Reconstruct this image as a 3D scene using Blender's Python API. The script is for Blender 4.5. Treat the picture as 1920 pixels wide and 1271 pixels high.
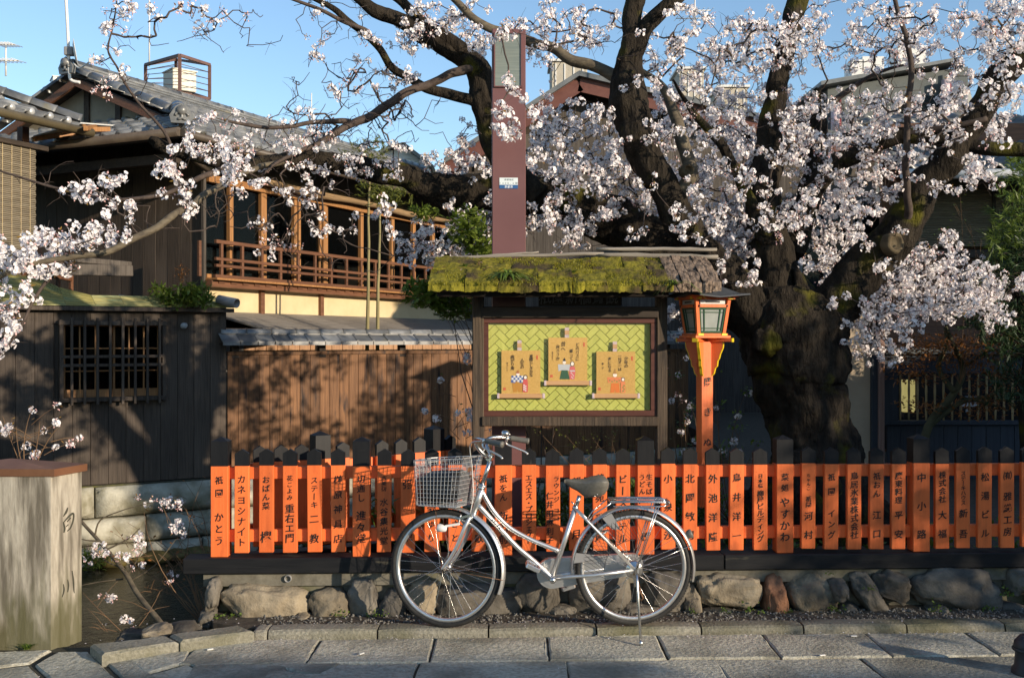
import bpy, math, random
import numpy as np
from mathutils import Vector, Matrix, noise
random.seed(11)
R = math.radians
scene = bpy.context.scene
for o in list(bpy.data.objects): bpy.data.objects.remove(o)

# ------------------------------------------------------------------ camera, sky, sun, exposure
F, CX, CY, EYE = 1950.0, 960.0, 635.5, 1.68          # focal length in photo pixels, optical centre, eye height
cam_d = bpy.data.cameras.new('camera'); cam = bpy.data.objects.new('camera', cam_d)
scene.collection.objects.link(cam)
cam.location = (0, 0, EYE); cam.rotation_euler = (R(90), 0, 0)
cam_d.sensor_width = 36.0; cam_d.lens = 36.0 * F / 1920.0
cam_d.clip_start = 0.05; cam_d.clip_end = 3000
scene.camera = cam
SUN_AZ, SUN_EL = 53.0, 13.0                            # degrees right of straight behind the camera, elevation
sun_dir = Vector((math.sin(R(SUN_AZ)) * math.cos(R(SUN_EL)), -math.cos(R(SUN_AZ)) * math.cos(R(SUN_EL)), math.sin(R(SUN_EL))))
world = bpy.data.worlds.new('World'); scene.world = world; world.use_nodes = True
wn = world.node_tree; wn.nodes.clear()
wo = wn.nodes.new('ShaderNodeOutputWorld'); wb = wn.nodes.new('ShaderNodeBackground'); ws = wn.nodes.new('ShaderNodeTexSky')
ws.sky_type = 'NISHITA'; ws.sun_disc = False; ws.sun_elevation = R(SUN_EL); ws.sun_rotation = R(180 - SUN_AZ)
ws.altitude = 50; ws.air_density = 1.0; ws.dust_density = 0.25; ws.ozone_density = 2.4
wb.inputs['Strength'].default_value = 0.15
wn.links.new(ws.outputs[0], wb.inputs['Color']); wn.links.new(wb.outputs[0], wo.inputs['Surface'])
sun_d = bpy.data.lights.new('sun', 'SUN'); sun_d.energy = 4.3; sun_d.angle = R(0.53); sun_d.color = (1.0, 0.84, 0.64)
sun = bpy.data.objects.new('sun', sun_d); scene.collection.objects.link(sun)
sun.rotation_euler = (-sun_dir).to_track_quat('-Z', 'Y').to_euler(); sun.location = sun_dir * 40
vs = scene.view_settings
vs.view_transform = 'Standard'; vs.look = 'None'; vs.gamma = 1.0; vs.use_curve_mapping = False; vs.exposure = 0.62
scene.cycles.max_bounces = 6; scene.cycles.diffuse_bounces = 3; scene.cycles.transparent_max_bounces = 8
scene.cycles.use_denoising = True

# ------------------------------------------------------------------ helpers
def P(x, y, Y): return Vector(((x - CX) / F * Y, Y, EYE - (y - CY) / F * Y))      # photo measurement at a known distance
def G(x, y, z=0.0):                                                                # the same, on a level of known height
    Y = (EYE - z) * F / (y - CY); return Vector(((x - CX) / F * Y, Y, z))
MW = {}
col = scene.collection.objects
def thing(name, label, cat, loc=(0, 0, 0), rz=0.0, group=None, kind=None):
    o = bpy.data.objects.new(name, None); col.link(o); o.empty_display_size = 0.1
    o.location = loc; o.rotation_euler = (0, 0, rz)
    MW[o.name] = Matrix.Translation(Vector(loc)) @ Matrix.Rotation(rz, 4, 'Z')
    tag(o, label, cat, group, kind); return o
def tag(o, label=None, cat=None, group=None, kind=None):
    if label: o['label'] = label
    if cat: o['category'] = cat
    if group: o['group'] = group
    if kind: o['kind'] = kind
    return o
def link(name, mesh, parent=None, loc=(0, 0, 0), mat=None):
    o = bpy.data.objects.new(name, mesh); col.link(o)
    m = mat if mat is not None else Matrix.Translation(Vector(loc))
    if parent: o.parent = parent
    o.matrix_local = m
    MW[o.name] = (MW[parent.name] if parent else Matrix()) @ m
    return o
def frame(x, y, z):   # 3x3 with those columns
    return Matrix((x, y, z)).transposed()
class MB:
    def __init__(s): s.v = []; s.f = []; s.m = []; s.s = []
    def add(s, vs, fs, mi=0, smooth=False):
        b = len(s.v); s.v.extend([tuple(v) for v in vs])
        for f in fs: s.f.append(tuple(i + b for i in f)); s.m.append(mi); s.s.append(smooth)
        return s
    def box(s, c, d, rot=None, mi=0, bev=0.0):
        c = Vector(c); hx, hy, hz = d[0] / 2, d[1] / 2, d[2] / 2
        if bev <= 0:
            vs = [Vector((sx * hx, sy * hy, sz * hz)) for sx in (-1, 1) for sy in (-1, 1) for sz in (-1, 1)]
            fs = [(0, 1, 3, 2), (4, 6, 7, 5), (0, 4, 5, 1), (2, 3, 7, 6), (0, 2, 6, 4), (1, 5, 7, 3)]
        else:
            b = min(bev, hx * .9, hy * .9, hz * .9); vs = []; ix = {}
            for sx in (-1, 1):
                for sy in (-1, 1):
                    for sz in (-1, 1):
                        for a in range(3):
                            ix[sx, sy, sz, a] = len(vs)
                            vs.append(Vector((sx * (hx - (b if a != 0 else 0)), sy * (hy - (b if a != 1 else 0)), sz * (hz - (b if a != 2 else 0)))))
            fs = []
            for a in range(3):
                for sg in (-1, 1):
                    q = []
                    for p in ((-1, -1), (-1, 1), (1, 1), (1, -1)):
                        k = list(p); k.insert(a, sg); q.append(ix[k[0], k[1], k[2], a])
                    fs.append(q)
            for a in range(3):
                b1, b2 = [k for k in range(3) if k != a]
                for s1 in (-1, 1):
                    for s2 in (-1, 1):
                        q = []
                        for sa, ax in ((-1, b1), (1, b1), (1, b2), (-1, b2)):
                            k = [0, 0, 0]; k[a] = sa; k[b1] = s1; k[b2] = s2; q.append(ix[k[0], k[1], k[2], ax])
                        fs.append(q)
            for sx in (-1, 1):
                for sy in (-1, 1):
                    for sz in (-1, 1): fs.append([ix[sx, sy, sz, a] for a in range(3)])
            g = []
            for f in fs:
                n = (vs[f[1]] - vs[f[0]]).cross(vs[f[2]] - vs[f[0]]); ctr = sum((vs[i] for i in f), Vector()) / len(f)
                g.append(f if n.dot(ctr) > 0 else f[::-1])
            fs = g
        if rot is not None: vs = [rot @ v for v in vs]
        return s.add([c + v for v in vs], fs, mi)
    def bar(s, a, b, w, h, mi=0, bev=0.0, up=(0, 0, 1)):       # box from a to b; w across, h along "up"
        a = Vector(a); b = Vector(b); x = (b - a); L = x.length; x.normalize(); u = Vector(up)
        y = u.cross(x)
        if y.length < 1e-4: y = Vector((0, 1, 0)).cross(x)
        y.normalize(); z = x.cross(y)
        return s.box((a + b) / 2, (L, w, h), frame(x, y, z), mi, bev)
    def tube(s, pts, rad, n=8, mi=0, cap=True, smooth=True, rough=0.0, rs=3.0, closed=False):
        pts = [Vector(p) for p in pts]; k = len(pts)
        if not hasattr(rad, '__len__'): rad = [rad] * k
        prev = None; vs = []
        for i, p in enumerate(pts):
            if closed: t = pts[(i + 1) % k] - pts[i - 1]
            else: t = pts[min(i + 1, k - 1)] - pts[max(i - 1, 0)]
            if t.length < 1e-9: t = Vector((0, 0, 1))
            t.normalize()
            if prev is None: prev = Vector((0, 0, 1)) if abs(t.z) < .9 else Vector((0, 1, 0))
            a = prev - t * prev.dot(t)
            if a.length < 1e-6: a = t.orthogonal()
            a.normalize(); b = t.cross(a); prev = a
            for j in range(n):
                th = 2 * math.pi * j / n; d = a * math.cos(th) + b * math.sin(th); r = rad[i]
                if rough:
                    q = p + d * r
                    r *= 1 + rough * (noise.noise(q * rs) + .5 * noise.noise(q * rs * 2.7) + .35 * noise.noise(q * rs * 6) + (.45 * abs(noise.noise(Vector((q.x * 13, q.y * 13, q.z * 3.2)))) if n > 20 else 0))
                vs.append(p + d * r)
        fs = []
        rng = k if closed else k - 1
        for i in range(rng):
            for j in range(n):
                a0 = i * n + j; a1 = i * n + (j + 1) % n; b0 = ((i + 1) % k) * n + j; b1 = ((i + 1) % k) * n + (j + 1) % n
                fs.append((a0, a1, b1, b0))
        s.add(vs, fs, mi, smooth)
        if cap and not closed: s.f.append(tuple(len(s.v) - len(vs) + j for j in range(n))[::-1]); s.m.append(mi); s.s.append(False); s.f.append(tuple(len(s.v) - n + j for j in range(n))); s.m.append(mi); s.s.append(False)
        return s
    def prism(s, poly, d, mi=0, smooth=False):                  # polygon (3-D points) pushed along d
        n = len(poly); d = Vector(d); poly = [Vector(p) for p in poly]
        vs = poly + [p + d for p in poly]
        nm = Vector()
        for i in range(n): nm += (poly[i] - poly[0]).cross(poly[(i + 1) % n] - poly[0])
        fl = nm.dot(d) > 0
        fs = [tuple(range(n))[::-1] if fl else tuple(range(n)), tuple(range(n, 2 * n)) if fl else tuple(range(n, 2 * n))[::-1]]
        for i in range(n):
            j = (i + 1) % n; q = (i, j, n + j, n + i); fs.append(q if fl else q[::-1])
        return s.add(vs, fs, mi, smooth)
    def lathe(s, c, prof, n=16, axis=(0, 0, 1), mi=0, smooth=True):   # prof: (radius, height)
        z = Vector(axis).normalized(); x = z.orthogonal().normalized(); y = z.cross(x); c = Vector(c); vs = []
        for r, h in prof:
            for j in range(n):
                th = 2 * math.pi * j / n; vs.append(c + z * h + (x * math.cos(th) + y * math.sin(th)) * r)
        fs = []
        for i in range(len(prof) - 1):
            for j in range(n): fs.append((i * n + j, i * n + (j + 1) % n, (i + 1) * n + (j + 1) % n, (i + 1) * n + j))
        return s.add(vs, fs, mi, smooth)
    def mesh(s, name, mats, inv=None, org=None):
        me = bpy.data.meshes.new(name); v = np.array(s.v, dtype=np.float64).reshape(-1, 3)
        if inv is not None:
            A = np.array(inv); v = v @ A[:3, :3].T + A[:3, 3]
        if org is not None: v = v - np.array(org)
        me.from_pydata(v.tolist(), [], s.f)
        for m in (mats if isinstance(mats, (list, tuple)) else [mats]): me.materials.append(m)
        me.polygons.foreach_set('material_index', s.m); me.polygons.foreach_set('use_smooth', s.s)
        me.update(); return me
    def build(s, name, mats, parent=None, local=False, org=None):
        # org: the piece's own origin, in the same coordinates as the vertices
        inv = None if (local or parent is None) else MW[parent.name].inverted()
        o_l = None
        if org is not None:
            o_l = Vector(org) if inv is None else inv @ Vector(org)
        me = s.mesh(name, mats, inv, o_l)
        return link(name, me, parent, o_l if o_l is not None else (0, 0, 0))
    def center(s):
        v = np.array(s.v); return Vector(((v.min(0) + v.max(0)) / 2).tolist())
def copy_tree(o, parent=None):
    c = o.copy(); col.link(c); c.parent = parent
    MW[c.name] = MW[o.name]
    for ch in list(o.children): copy_tree(ch, c)
    return c
def catmull(pts, sub=6):
    P_ = [np.array(p, float) for p in pts]; out = []
    for i in range(len(P_) - 1):
        p0 = P_[max(i - 1, 0)]; p1 = P_[i]; p2 = P_[i + 1]; p3 = P_[min(i + 2, len(P_) - 1)]
        for k in range(sub):
            t = k / sub
            out.append(.5 * (2 * p1 + (p2 - p0) * t + (2 * p0 - 5 * p1 + 4 * p2 - p3) * t * t + (3 * p1 - p0 - 3 * p2 + p3) * t ** 3))
    out.append(P_[-1]); return out

# ------------------------------------------------------------------ materials
MAT = {}
def M(name, c1, c2=None, scale=6.0, stretch=(1, 1, 1), rough=.6, bump=.15, metal=0.0, spec=.35, rnd=.12, lo=.3, hi=.7, detail=6, c3=None, s3=2.0, c3lo=.55, c3hi=.7, bdist=.01, coat=0.0, st3=(1, 1, 1), sss=0.0):
    if name in MAT: return MAT[name]
    m = bpy.data.materials.new(name); m.use_nodes = True; nt = m.node_tree; b = nt.nodes['Principled BSDF']; L = nt.links.new
    tc = nt.nodes.new('ShaderNodeTexCoord'); oi = nt.nodes.new('ShaderNodeObjectInfo'); ad = nt.nodes.new('ShaderNodeVectorMath'); ad.operation = 'ADD'
    sc_ = nt.nodes.new('ShaderNodeVectorMath'); sc_.operation = 'SCALE'; sc_.inputs['Scale'].default_value = 41.3
    cb = nt.nodes.new('ShaderNodeCombineXYZ')
    for k in range(3): L(oi.outputs['Random'], cb.inputs[k])
    L(cb.outputs[0], sc_.inputs[0]); L(tc.outputs['Object'], ad.inputs[0]); L(sc_.outputs[0], ad.inputs[1])
    mp = nt.nodes.new('ShaderNodeMapping'); mp.inputs['Scale'].default_value = stretch; L(ad.outputs[0], mp.inputs[0])
    nz = nt.nodes.new('ShaderNodeTexNoise'); nz.inputs['Scale'].default_value = scale; nz.inputs['Detail'].default_value = detail; nz.inputs['Roughness'].default_value = .62
    L(mp.outputs[0], nz.inputs['Vector'])
    rp = nt.nodes.new('ShaderNodeValToRGB'); rp.color_ramp.elements[0].position = lo; rp.color_ramp.elements[1].position = hi
    c2 = c2 or tuple(min(1, c * 1.25) for c in c1)
    rp.color_ramp.elements[0].color = (*c1, 1); rp.color_ramp.elements[1].color = (*c2, 1); L(nz.outputs['Fac'], rp.inputs['Fac'])
    last = rp.outputs[0]
    if c3:
        mp3 = nt.nodes.new('ShaderNodeMapping'); mp3.inputs['Scale'].default_value = st3; L(ad.outputs[0], mp3.inputs[0])
        n3 = nt.nodes.new('ShaderNodeTexNoise'); n3.inputs['Scale'].default_value = s3; n3.inputs['Detail'].default_value = 5; L(mp3.outputs[0], n3.inputs['Vector'])
        r3 = nt.nodes.new('ShaderNodeMapRange'); r3.inputs[1].default_value = c3lo; r3.inputs[2].default_value = c3hi; L(n3.outputs['Fac'], r3.inputs[0])
        mx = nt.nodes.new('ShaderNodeMix'); mx.data_type = 'RGBA'; mx.inputs[7].default_value = (*c3, 1); L(r3.outputs[0], mx.inputs[0]); L(last, mx.inputs[6]); last = mx.outputs[2]
    if rnd:
        mr = nt.nodes.new('ShaderNodeMapRange'); mr.inputs[3].default_value = 1 - rnd; mr.inputs[4].default_value = 1 + rnd; L(oi.outputs['Random'], mr.inputs[0])
        hs = nt.nodes.new('ShaderNodeHueSaturation'); L(mr.outputs[0], hs.inputs['Value']); L(last, hs.inputs['Color']); last = hs.outputs[0]
    L(last, b.inputs['Base Color'])
    b.inputs['Roughness'].default_value = rough; b.inputs['Metallic'].default_value = metal; b.inputs['Specular IOR Level'].default_value = spec
    if coat: b.inputs['Coat Weight'].default_value = coat; b.inputs['Coat Roughness'].default_value = .15
    if bump:
        bp = nt.nodes.new('ShaderNodeBump'); bp.inputs['Strength'].default_value = bump; bp.inputs['Distance'].default_value = bdist
        L(nz.outputs['Fac'], bp.inputs['Height']); L(bp.outputs[0], b.inputs['Normal'])
    MAT[name] = m; return m
def plain(name, c, rough=.5, metal=0.0, spec=.4, trans=None):
    if name in MAT: return MAT[name]
    m = bpy.data.materials.new(name); m.use_nodes = True; b = m.node_tree.nodes['Principled BSDF']
    b.inputs['Base Color'].default_value = (*c, 1); b.inputs['Roughness'].default_value = rough; b.inputs['Metallic'].default_value = metal; b.inputs['Specular IOR Level'].default_value = spec
    MAT[name] = m; return m
def leafy(name, c, c2, tr=.35, rough=.5, scale=9.0, rnd=.15):
    m = M(name, c, c2, scale=scale, rough=rough, bump=0, rnd=rnd); nt = m.node_tree; b = nt.nodes['Principled BSDF']; out = nt.nodes['Material Output']
    src = b.inputs['Base Color'].links[0].from_socket
    t = nt.nodes.new('ShaderNodeBsdfTranslucent'); nt.links.new(src, t.inputs['Color']); mx = nt.nodes.new('ShaderNodeMixShader'); mx.inputs[0].default_value = tr
    nt.links.new(b.outputs[0], mx.inputs[1]); nt.links.new(t.outputs[0], mx.inputs[2]); nt.links.new(mx.outputs[0], out.inputs['Surface']); return m
V_ = (14, 14, .55)     # grain running upright
vermilion = M('vermilion_paint', (.68, .135, .030), (.75, .165, .042), scale=7, stretch=(9, 9, .5), rough=.5, bump=.32, rnd=.15, c3=(.50, .105, .028), s3=7, st3=(2.5, 2.5, .8), c3lo=.50, c3hi=.78, bdist=.004)
black_paint = M('black_paint', (.005, .0055, .007), (.011, .011, .012), scale=8, stretch=(5, 5, .7), rough=.5, bump=.2, spec=.25, c3=(.05, .045, .04), s3=16, c3lo=.70, c3hi=.80, bdist=.004)
beam_black = M('beam_black_paint', (.006, .0065, .008), (.014, .014, .015), scale=6, stretch=(.6, 8, 8), rough=.5, bump=.3, spec=.25, c3=(.06, .055, .04), s3=4, c3lo=.66, c3hi=.74, st3=(1, 5, 5), bdist=.004)
ink = M('black_ink', (.008, .007, .007), (.014, .012, .012), rough=.6, bump=0, rnd=0)
wood_black = M('charred_plank', (.030, .0215, .0155), (.074, .055, .041), scale=5, stretch=V_, rough=.72, bump=.5, rnd=.25, c3=(.088, .068, .052), s3=1.6, st3=(1, 1, .35), c3lo=.5, c3hi=.75)
wood_brown = M('brown_plank', (.085, .036, .0135), (.205, .096, .038), scale=4, stretch=V_, rough=.65, bump=.5, rnd=.25, c3=(.025, .012, .008), s3=9, st3=(1, 1, .22), c3lo=.55, c3hi=.70)
wood_warm = M('warm_cedar', (.22, .10, .036), (.36, .18, .068), scale=4, stretch=V_, rough=.5, bump=.25, rnd=.12)
wood_rail = M('dark_cedar_rail', (.085, .035, .018), (.16, .072, .036), scale=4, stretch=(.7, 9, 9), rough=.55, bump=.25, rnd=.15)
wood_post = M('weathered_post', (.030, .021, .014), (.095, .066, .042), scale=5, stretch=V_, rough=.75, bump=.7, rnd=.1, c3=(.03, .022, .016), s3=14, st3=(1, 1, .3), c3lo=.52, c3hi=.68)
wood_grey = M('grey_weathered_wood', (.13, .115, .095), (.27, .24, .20), scale=4, stretch=(.6, 10, 10), rough=.8, bump=.6, rnd=.15)
wood_greyv = M('grey_weathered_board', (.040, .032, .026), (.105, .09, .075), scale=4, stretch=V_, rough=.8, bump=.6, rnd=.2)
wood_dark = M('dark_beam', (.022, .016, .012), (.05, .036, .026), scale=4, stretch=(1, 6, 6), rough=.7, bump=.4, rnd=.15)
bark_strip = M('bark_strip', (.10, .068, .045), (.33, .245, .18), scale=7, stretch=(7, .8, 7), rough=.9, bump=1.0, rnd=.2, bdist=.02, c3=(.05, .035, .025), s3=8, st3=(5, .8, 5), c3lo=.5, c3hi=.65)
cream = M('cream_plaster', (.48, .375, .215), (.56, .45, .27), scale=3, rough=.9, bump=.1, rnd=.04)
beige = M('beige_plaster', (.36, .29, .21), (.42, .345, .25), scale=3, rough=.9, bump=.1, rnd=.04)
plaster_dk = M('old_grey_plaster', (.19, .17, .13), (.28, .25, .19), scale=3, rough=.9, bump=.2, rnd=.04)
tile_m = M('smoked_roof_tile', (.070, .073, .074), (.20, .203, .20), scale=5, rough=.34, bump=.12, rnd=.35, spec=.6, c3=(.20, .17, .09), s3=3.5, c3lo=.62, c3hi=.8)
copper_m = M('verdigris_sheet', (.22, .195, .06), (.33, .30, .115), scale=2.5, stretch=(1, 4, 1), rough=.55, bump=.15, rnd=.12, c3=(.16, .22, .12), s3=2.5, c3lo=.5, c3hi=.7)
granite = M('granite_slab', (.245, .232, .178), (.49, .468, .378), scale=42, rough=.85, bump=1.0, rnd=.2, detail=4, c3=(.145, .135, .10), s3=2.2, c3lo=.46, c3hi=.72, bdist=.012)
kerb_m = M('kerb_granite', (.14, .133, .105), (.27, .255, .205), scale=55, rough=.85, bump=.7, rnd=.12, detail=3, c3=(.11, .105, .06), s3=2.6, c3lo=.45, c3hi=.7, bdist=.012)
grout = M('dark_joint_soil', (.028, .026, .018), (.075, .07, .045), scale=30, rough=.95, bump=.6, rnd=0, c3=(.10, .095, .02), s3=3, c3lo=.55, c3hi=.7)
soil = M('garden_soil', (.035, .028, .02), (.085, .07, .05), scale=18, rough=.95, bump=.8, rnd=0)
boulder_g = M('boulder_grey', (.065, .057, .046), (.165, .148, .12), scale=7, rough=.85, bump=.9, rnd=.3, bdist=.025, c3=(.045, .042, .037), s3=3.2, c3lo=.5, c3hi=.68)
boulder_t = M('boulder_tan', (.14, .112, .074), (.34, .285, .20), scale=8, rough=.85, bump=.9, rnd=.2, bdist=.03, c3=(.055, .05, .042), s3=4, c3lo=.5, c3hi=.66)
boulder_r = M('boulder_red', (.15, .065, .032), (.27, .14, .08), scale=9, rough=.9, bump=1.0, rnd=.1, bdist=.03)
concrete = M('old_concrete', (.09, .082, .062), (.18, .167, .132), scale=14, rough=.9, bump=.5, rnd=.06, c3=(.085, .09, .025), s3=1.8, c3lo=.55, c3hi=.7)
wallstone = M('canal_wall_stone', (.24, .225, .17), (.44, .42, .34), scale=5, rough=.85, bump=.6, rnd=.16, bdist=.05, c3=(.15, .135, .08), s3=3.0, c3lo=.48, c3hi=.68)
steel_b = M('brown_steel', (.125, .055, .054), (.155, .072, .07), scale=2, rough=.42, bump=.02, rnd=.03)
silver = M('silver_frame', (.58, .58, .57), (.68, .68, .67), scale=20, rough=.33, metal=.85, bump=0, rnd=0)
chrome = M('worn_chrome', (.55, .54, .52), (.66, .66, .65), scale=30, rough=.24, metal=1.0, bump=0, rnd=0, c3=(.30, .20, .11), s3=24, c3lo=.64, c3hi=.74)
rust = M('rusty_steel', (.10, .05, .03), (.28, .16, .09), scale=40, rough=.6, metal=.5, bump=.2, rnd=0)
rubber = M('tyre_rubber', (.012, .012, .012), (.034, .032, .029), scale=25, rough=.7, bump=.2, rnd=0)
grey_rubber = M('grey_vinyl', (.105, .10, .085), (.145, .138, .12), scale=60, rough=.48, bump=.06, rnd=0)
metal_w = plain('white_metal', (.62, .62, .60), .45)
iron = M('dark_iron', (.02, .02, .022), (.04, .04, .042), rough=.5, bump=.1, rnd=0)
pipe_g = plain('grey_pipe', (.22, .22, .22), .5)
glass_dk = bpy.data.materials.new('window_glass'); glass_dk.use_nodes = True
_n = glass_dk.node_tree; _b = _n.nodes['Principled BSDF']; _b.inputs['Base Color'].default_value = (.008, .009, .01, 1); _b.inputs['Roughness'].default_value = .04
_t = _n.nodes.new('ShaderNodeBsdfTransparent'); _t.inputs[0].default_value = (.55, .58, .56, 1); _x = _n.nodes.new('ShaderNodeMixShader'); _x.inputs[0].default_value = .16
_n.links.new(_t.outputs[0], _x.inputs[1]); _n.links.new(_b.outputs[0], _x.inputs[2]); _n.links.new(_x.outputs[0], _n.nodes['Material Output'].inputs['Surface'])
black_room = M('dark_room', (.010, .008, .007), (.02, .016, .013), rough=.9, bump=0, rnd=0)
bamboo_m = M('bamboo_blind', (.10, .083, .058), (.20, .17, .122), scale=3, stretch=(1, 1, 16), rough=.75, bump=.3, rnd=.2)
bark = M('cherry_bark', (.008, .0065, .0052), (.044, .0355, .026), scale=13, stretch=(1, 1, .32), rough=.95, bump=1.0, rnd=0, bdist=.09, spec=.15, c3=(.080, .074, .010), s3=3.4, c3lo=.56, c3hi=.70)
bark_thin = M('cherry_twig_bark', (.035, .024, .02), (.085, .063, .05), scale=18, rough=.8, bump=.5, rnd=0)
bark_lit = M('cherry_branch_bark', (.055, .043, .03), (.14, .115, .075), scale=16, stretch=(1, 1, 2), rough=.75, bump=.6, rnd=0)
petal = leafy('cherry_petal', (.92, .865, .865), (.95, .915, .91), tr=.34, rough=.7, scale=5, rnd=.03)
petal_c = plain('blossom_heart', (.74, .56, .50), .7)
bud_m = plain('pink_bud', (.66, .40, .38), .6)
young_leaf = leafy('bronze_leaf', (.22, .11, .03), (.30, .20, .05), tr=.3)
leaf_g = leafy('garden_leaf', (.055, .10, .015), (.16, .22, .035), tr=.35, scale=6)
leaf_d = leafy('dark_needle', (.016, .04, .013), (.04, .075, .022), tr=.2, scale=4)
leaf_y = leafy('sunny_cedar', (.10, .12, .018), (.17, .18, .03), tr=.3)
leaf_o = leafy('maple_leaf_bronze', (.20, .075, .02), (.30, .13, .035), tr=.35)
leaf_n = leafy('nandina_leaf', (.11, .175, .025), (.25, .31, .055), tr=.4, scale=5)
dry_stem = M('dry_stem', (.10, .055, .03), (.20, .12, .06), rough=.8, bump=0, rnd=.1)
moss_m = M('bright_moss', (.075, .070, .005), (.22, .19, .014), scale=14, rough=.95, bump=1.0, rnd=.15, bdist=.03, c3=(.05, .034, .014), s3=4.2, c3lo=.48, c3hi=.62)
moss_b = leafy('moss_blade', (.13, .13, .008), (.30, .27, .02), tr=.3, scale=9)
# ------------------------------------------------------------------ the setting
S_ = .036                                             # the street front runs 2 degrees off square to the camera
def YL(a, x): return a / (1 - S_ * (x - CX) / F)       # distance of the street-parallel line through (0, a) at photo column x
def PL(x, y, a): return P(x, y, YL(a, x))
FRX = Vector((1, S_, 0)).normalized(); FRY = Vector((-S_, 1, 0)).normalized(); FR = frame(FRX, FRY, Vector((0, 0, 1)))
FRZ = math.atan(S_)
def fl(X, a, z): return Vector((X, a + S_ * X, z))
def slab(mb, poly, z0, z1, bev=.008, jit=.004):
    poly = [Vector((p[0], p[1], 0)) for p in poly]; n = len(poly); c = sum(poly, Vector()) / n
    if jit > 0:
        fine = []
        for i in range(n):
            a_, b_ = poly[i], poly[(i + 1) % n]; m_ = max(1, int((b_ - a_).length / .06)); nn = Vector((-(b_ - a_).y, (b_ - a_).x, 0)).normalized()
            for k_ in range(m_):
                q_ = a_.lerp(b_, k_ / m_); fine.append(q_ + nn * (.007 * noise.noise(q_ * 11 + Vector((0, 0, i))) + .004 * noise.noise(q_ * 37)))
        poly = fine; n = len(poly)
    area = sum(poly[i].x * poly[(i + 1) % n].y - poly[(i + 1) % n].x * poly[i].y for i in range(n))
    if area < 0: poly = poly[::-1]
    low = [(p.x, p.y, z0) for p in poly]; mid = [(p.x, p.y, z1 - bev) for p in poly]
    top = []
    for p in poly:
        d = (c - p).normalized(); q = p + d * bev * 1.5; top.append((q.x, q.y, z1 + random.uniform(-jit, jit) * .5))
    fs = [tuple(range(2 * n, 3 * n))]
    for i in range(n):
        j = (i + 1) % n; fs += [(i, j, n + j, n + i), (n + i, n + j, 2 * n + j, 2 * n + i)]
    mb.add(low + mid + top, fs); return mb
def flatpoly(name, poly, z0, z1, mat, label, kind='structure', parent=None):
    mb = MB(); mb.prism([Vector((p[0], p[1], z0)) for p in poly], (0, 0, z1 - z0)); o = mb.build(name, mat, parent)
    if not parent: tag(o, label, None, None, kind)
    return o
# ground to the horizon, below the canal bed
gm = MB(); gm.add([(-900, -300, -1.45), (900, -300, -1.45), (900, 1500, -1.45), (-900, 1500, -1.45)], [(0, 1, 2, 3)])
tag(gm.build('ground', soil), 'dark earth under the whole place', None, None, 'structure')
flatpoly('street', [(-30, -14), (30, -14), (30, 6.02 + S_ * 30), (-1.47, 5.93), (-2.3, 5.72), (-30, 5.1)], -1.43, -.014, grout, 'stone paved lane running along the orange fence')
street = bpy.data.objects['street']
BANK = [(-1.86, 6.315), (-1.25, 6.56), (-.5, 7.02), (.55, 7.9), (1.2, 9.6), (2.5, 11.4), (3.0, 16), (3.0, 40), (40, 40), (40, 6.375 + S_ * 40)]
flatpoly('garden_ground', BANK, -1.43, .20, soil, 'raised dark soil bed behind the orange fence')
LD = Vector((math.cos(R(30)), math.sin(R(30)), 0)); LN = Vector((math.sin(R(30)), -math.cos(R(30)), 0)); L0 = Vector((-3.73, 13.0, 0))
def Lt(px):                                           # distance along the far bank at photo column px
    k = (px - CX) / F; return (k * L0.y - L0.x) / (LD.x - k * LD.y)
def LP(t, z, off=0.0): return L0 + LD * t + LN * off + Vector((0, 0, z))
flatpoly('far_bank', [LP(-12, 0)[:2], LP(7.6, 0)[:2], (2.9, 40), (-40, 60), (-40, 5)], -1.44, -.06, soil, 'far bank of the canal carrying the timber houses')
wm = MB(); wm.add([(-14, 4.5, -.97), (6, 4.5, -.97), (6, 19, -.97), (-14, 19, -.97)], [(0, 1, 2, 3)])
water = M('canal_water', (.012, .010, .006), (.022, .019, .011), scale=9, rough=.08, bump=.5, rnd=0, spec=.32, bdist=.03)
tag(wm.build('water', water), 'dark shallow canal water below the timber houses', None, None, 'structure')
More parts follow.
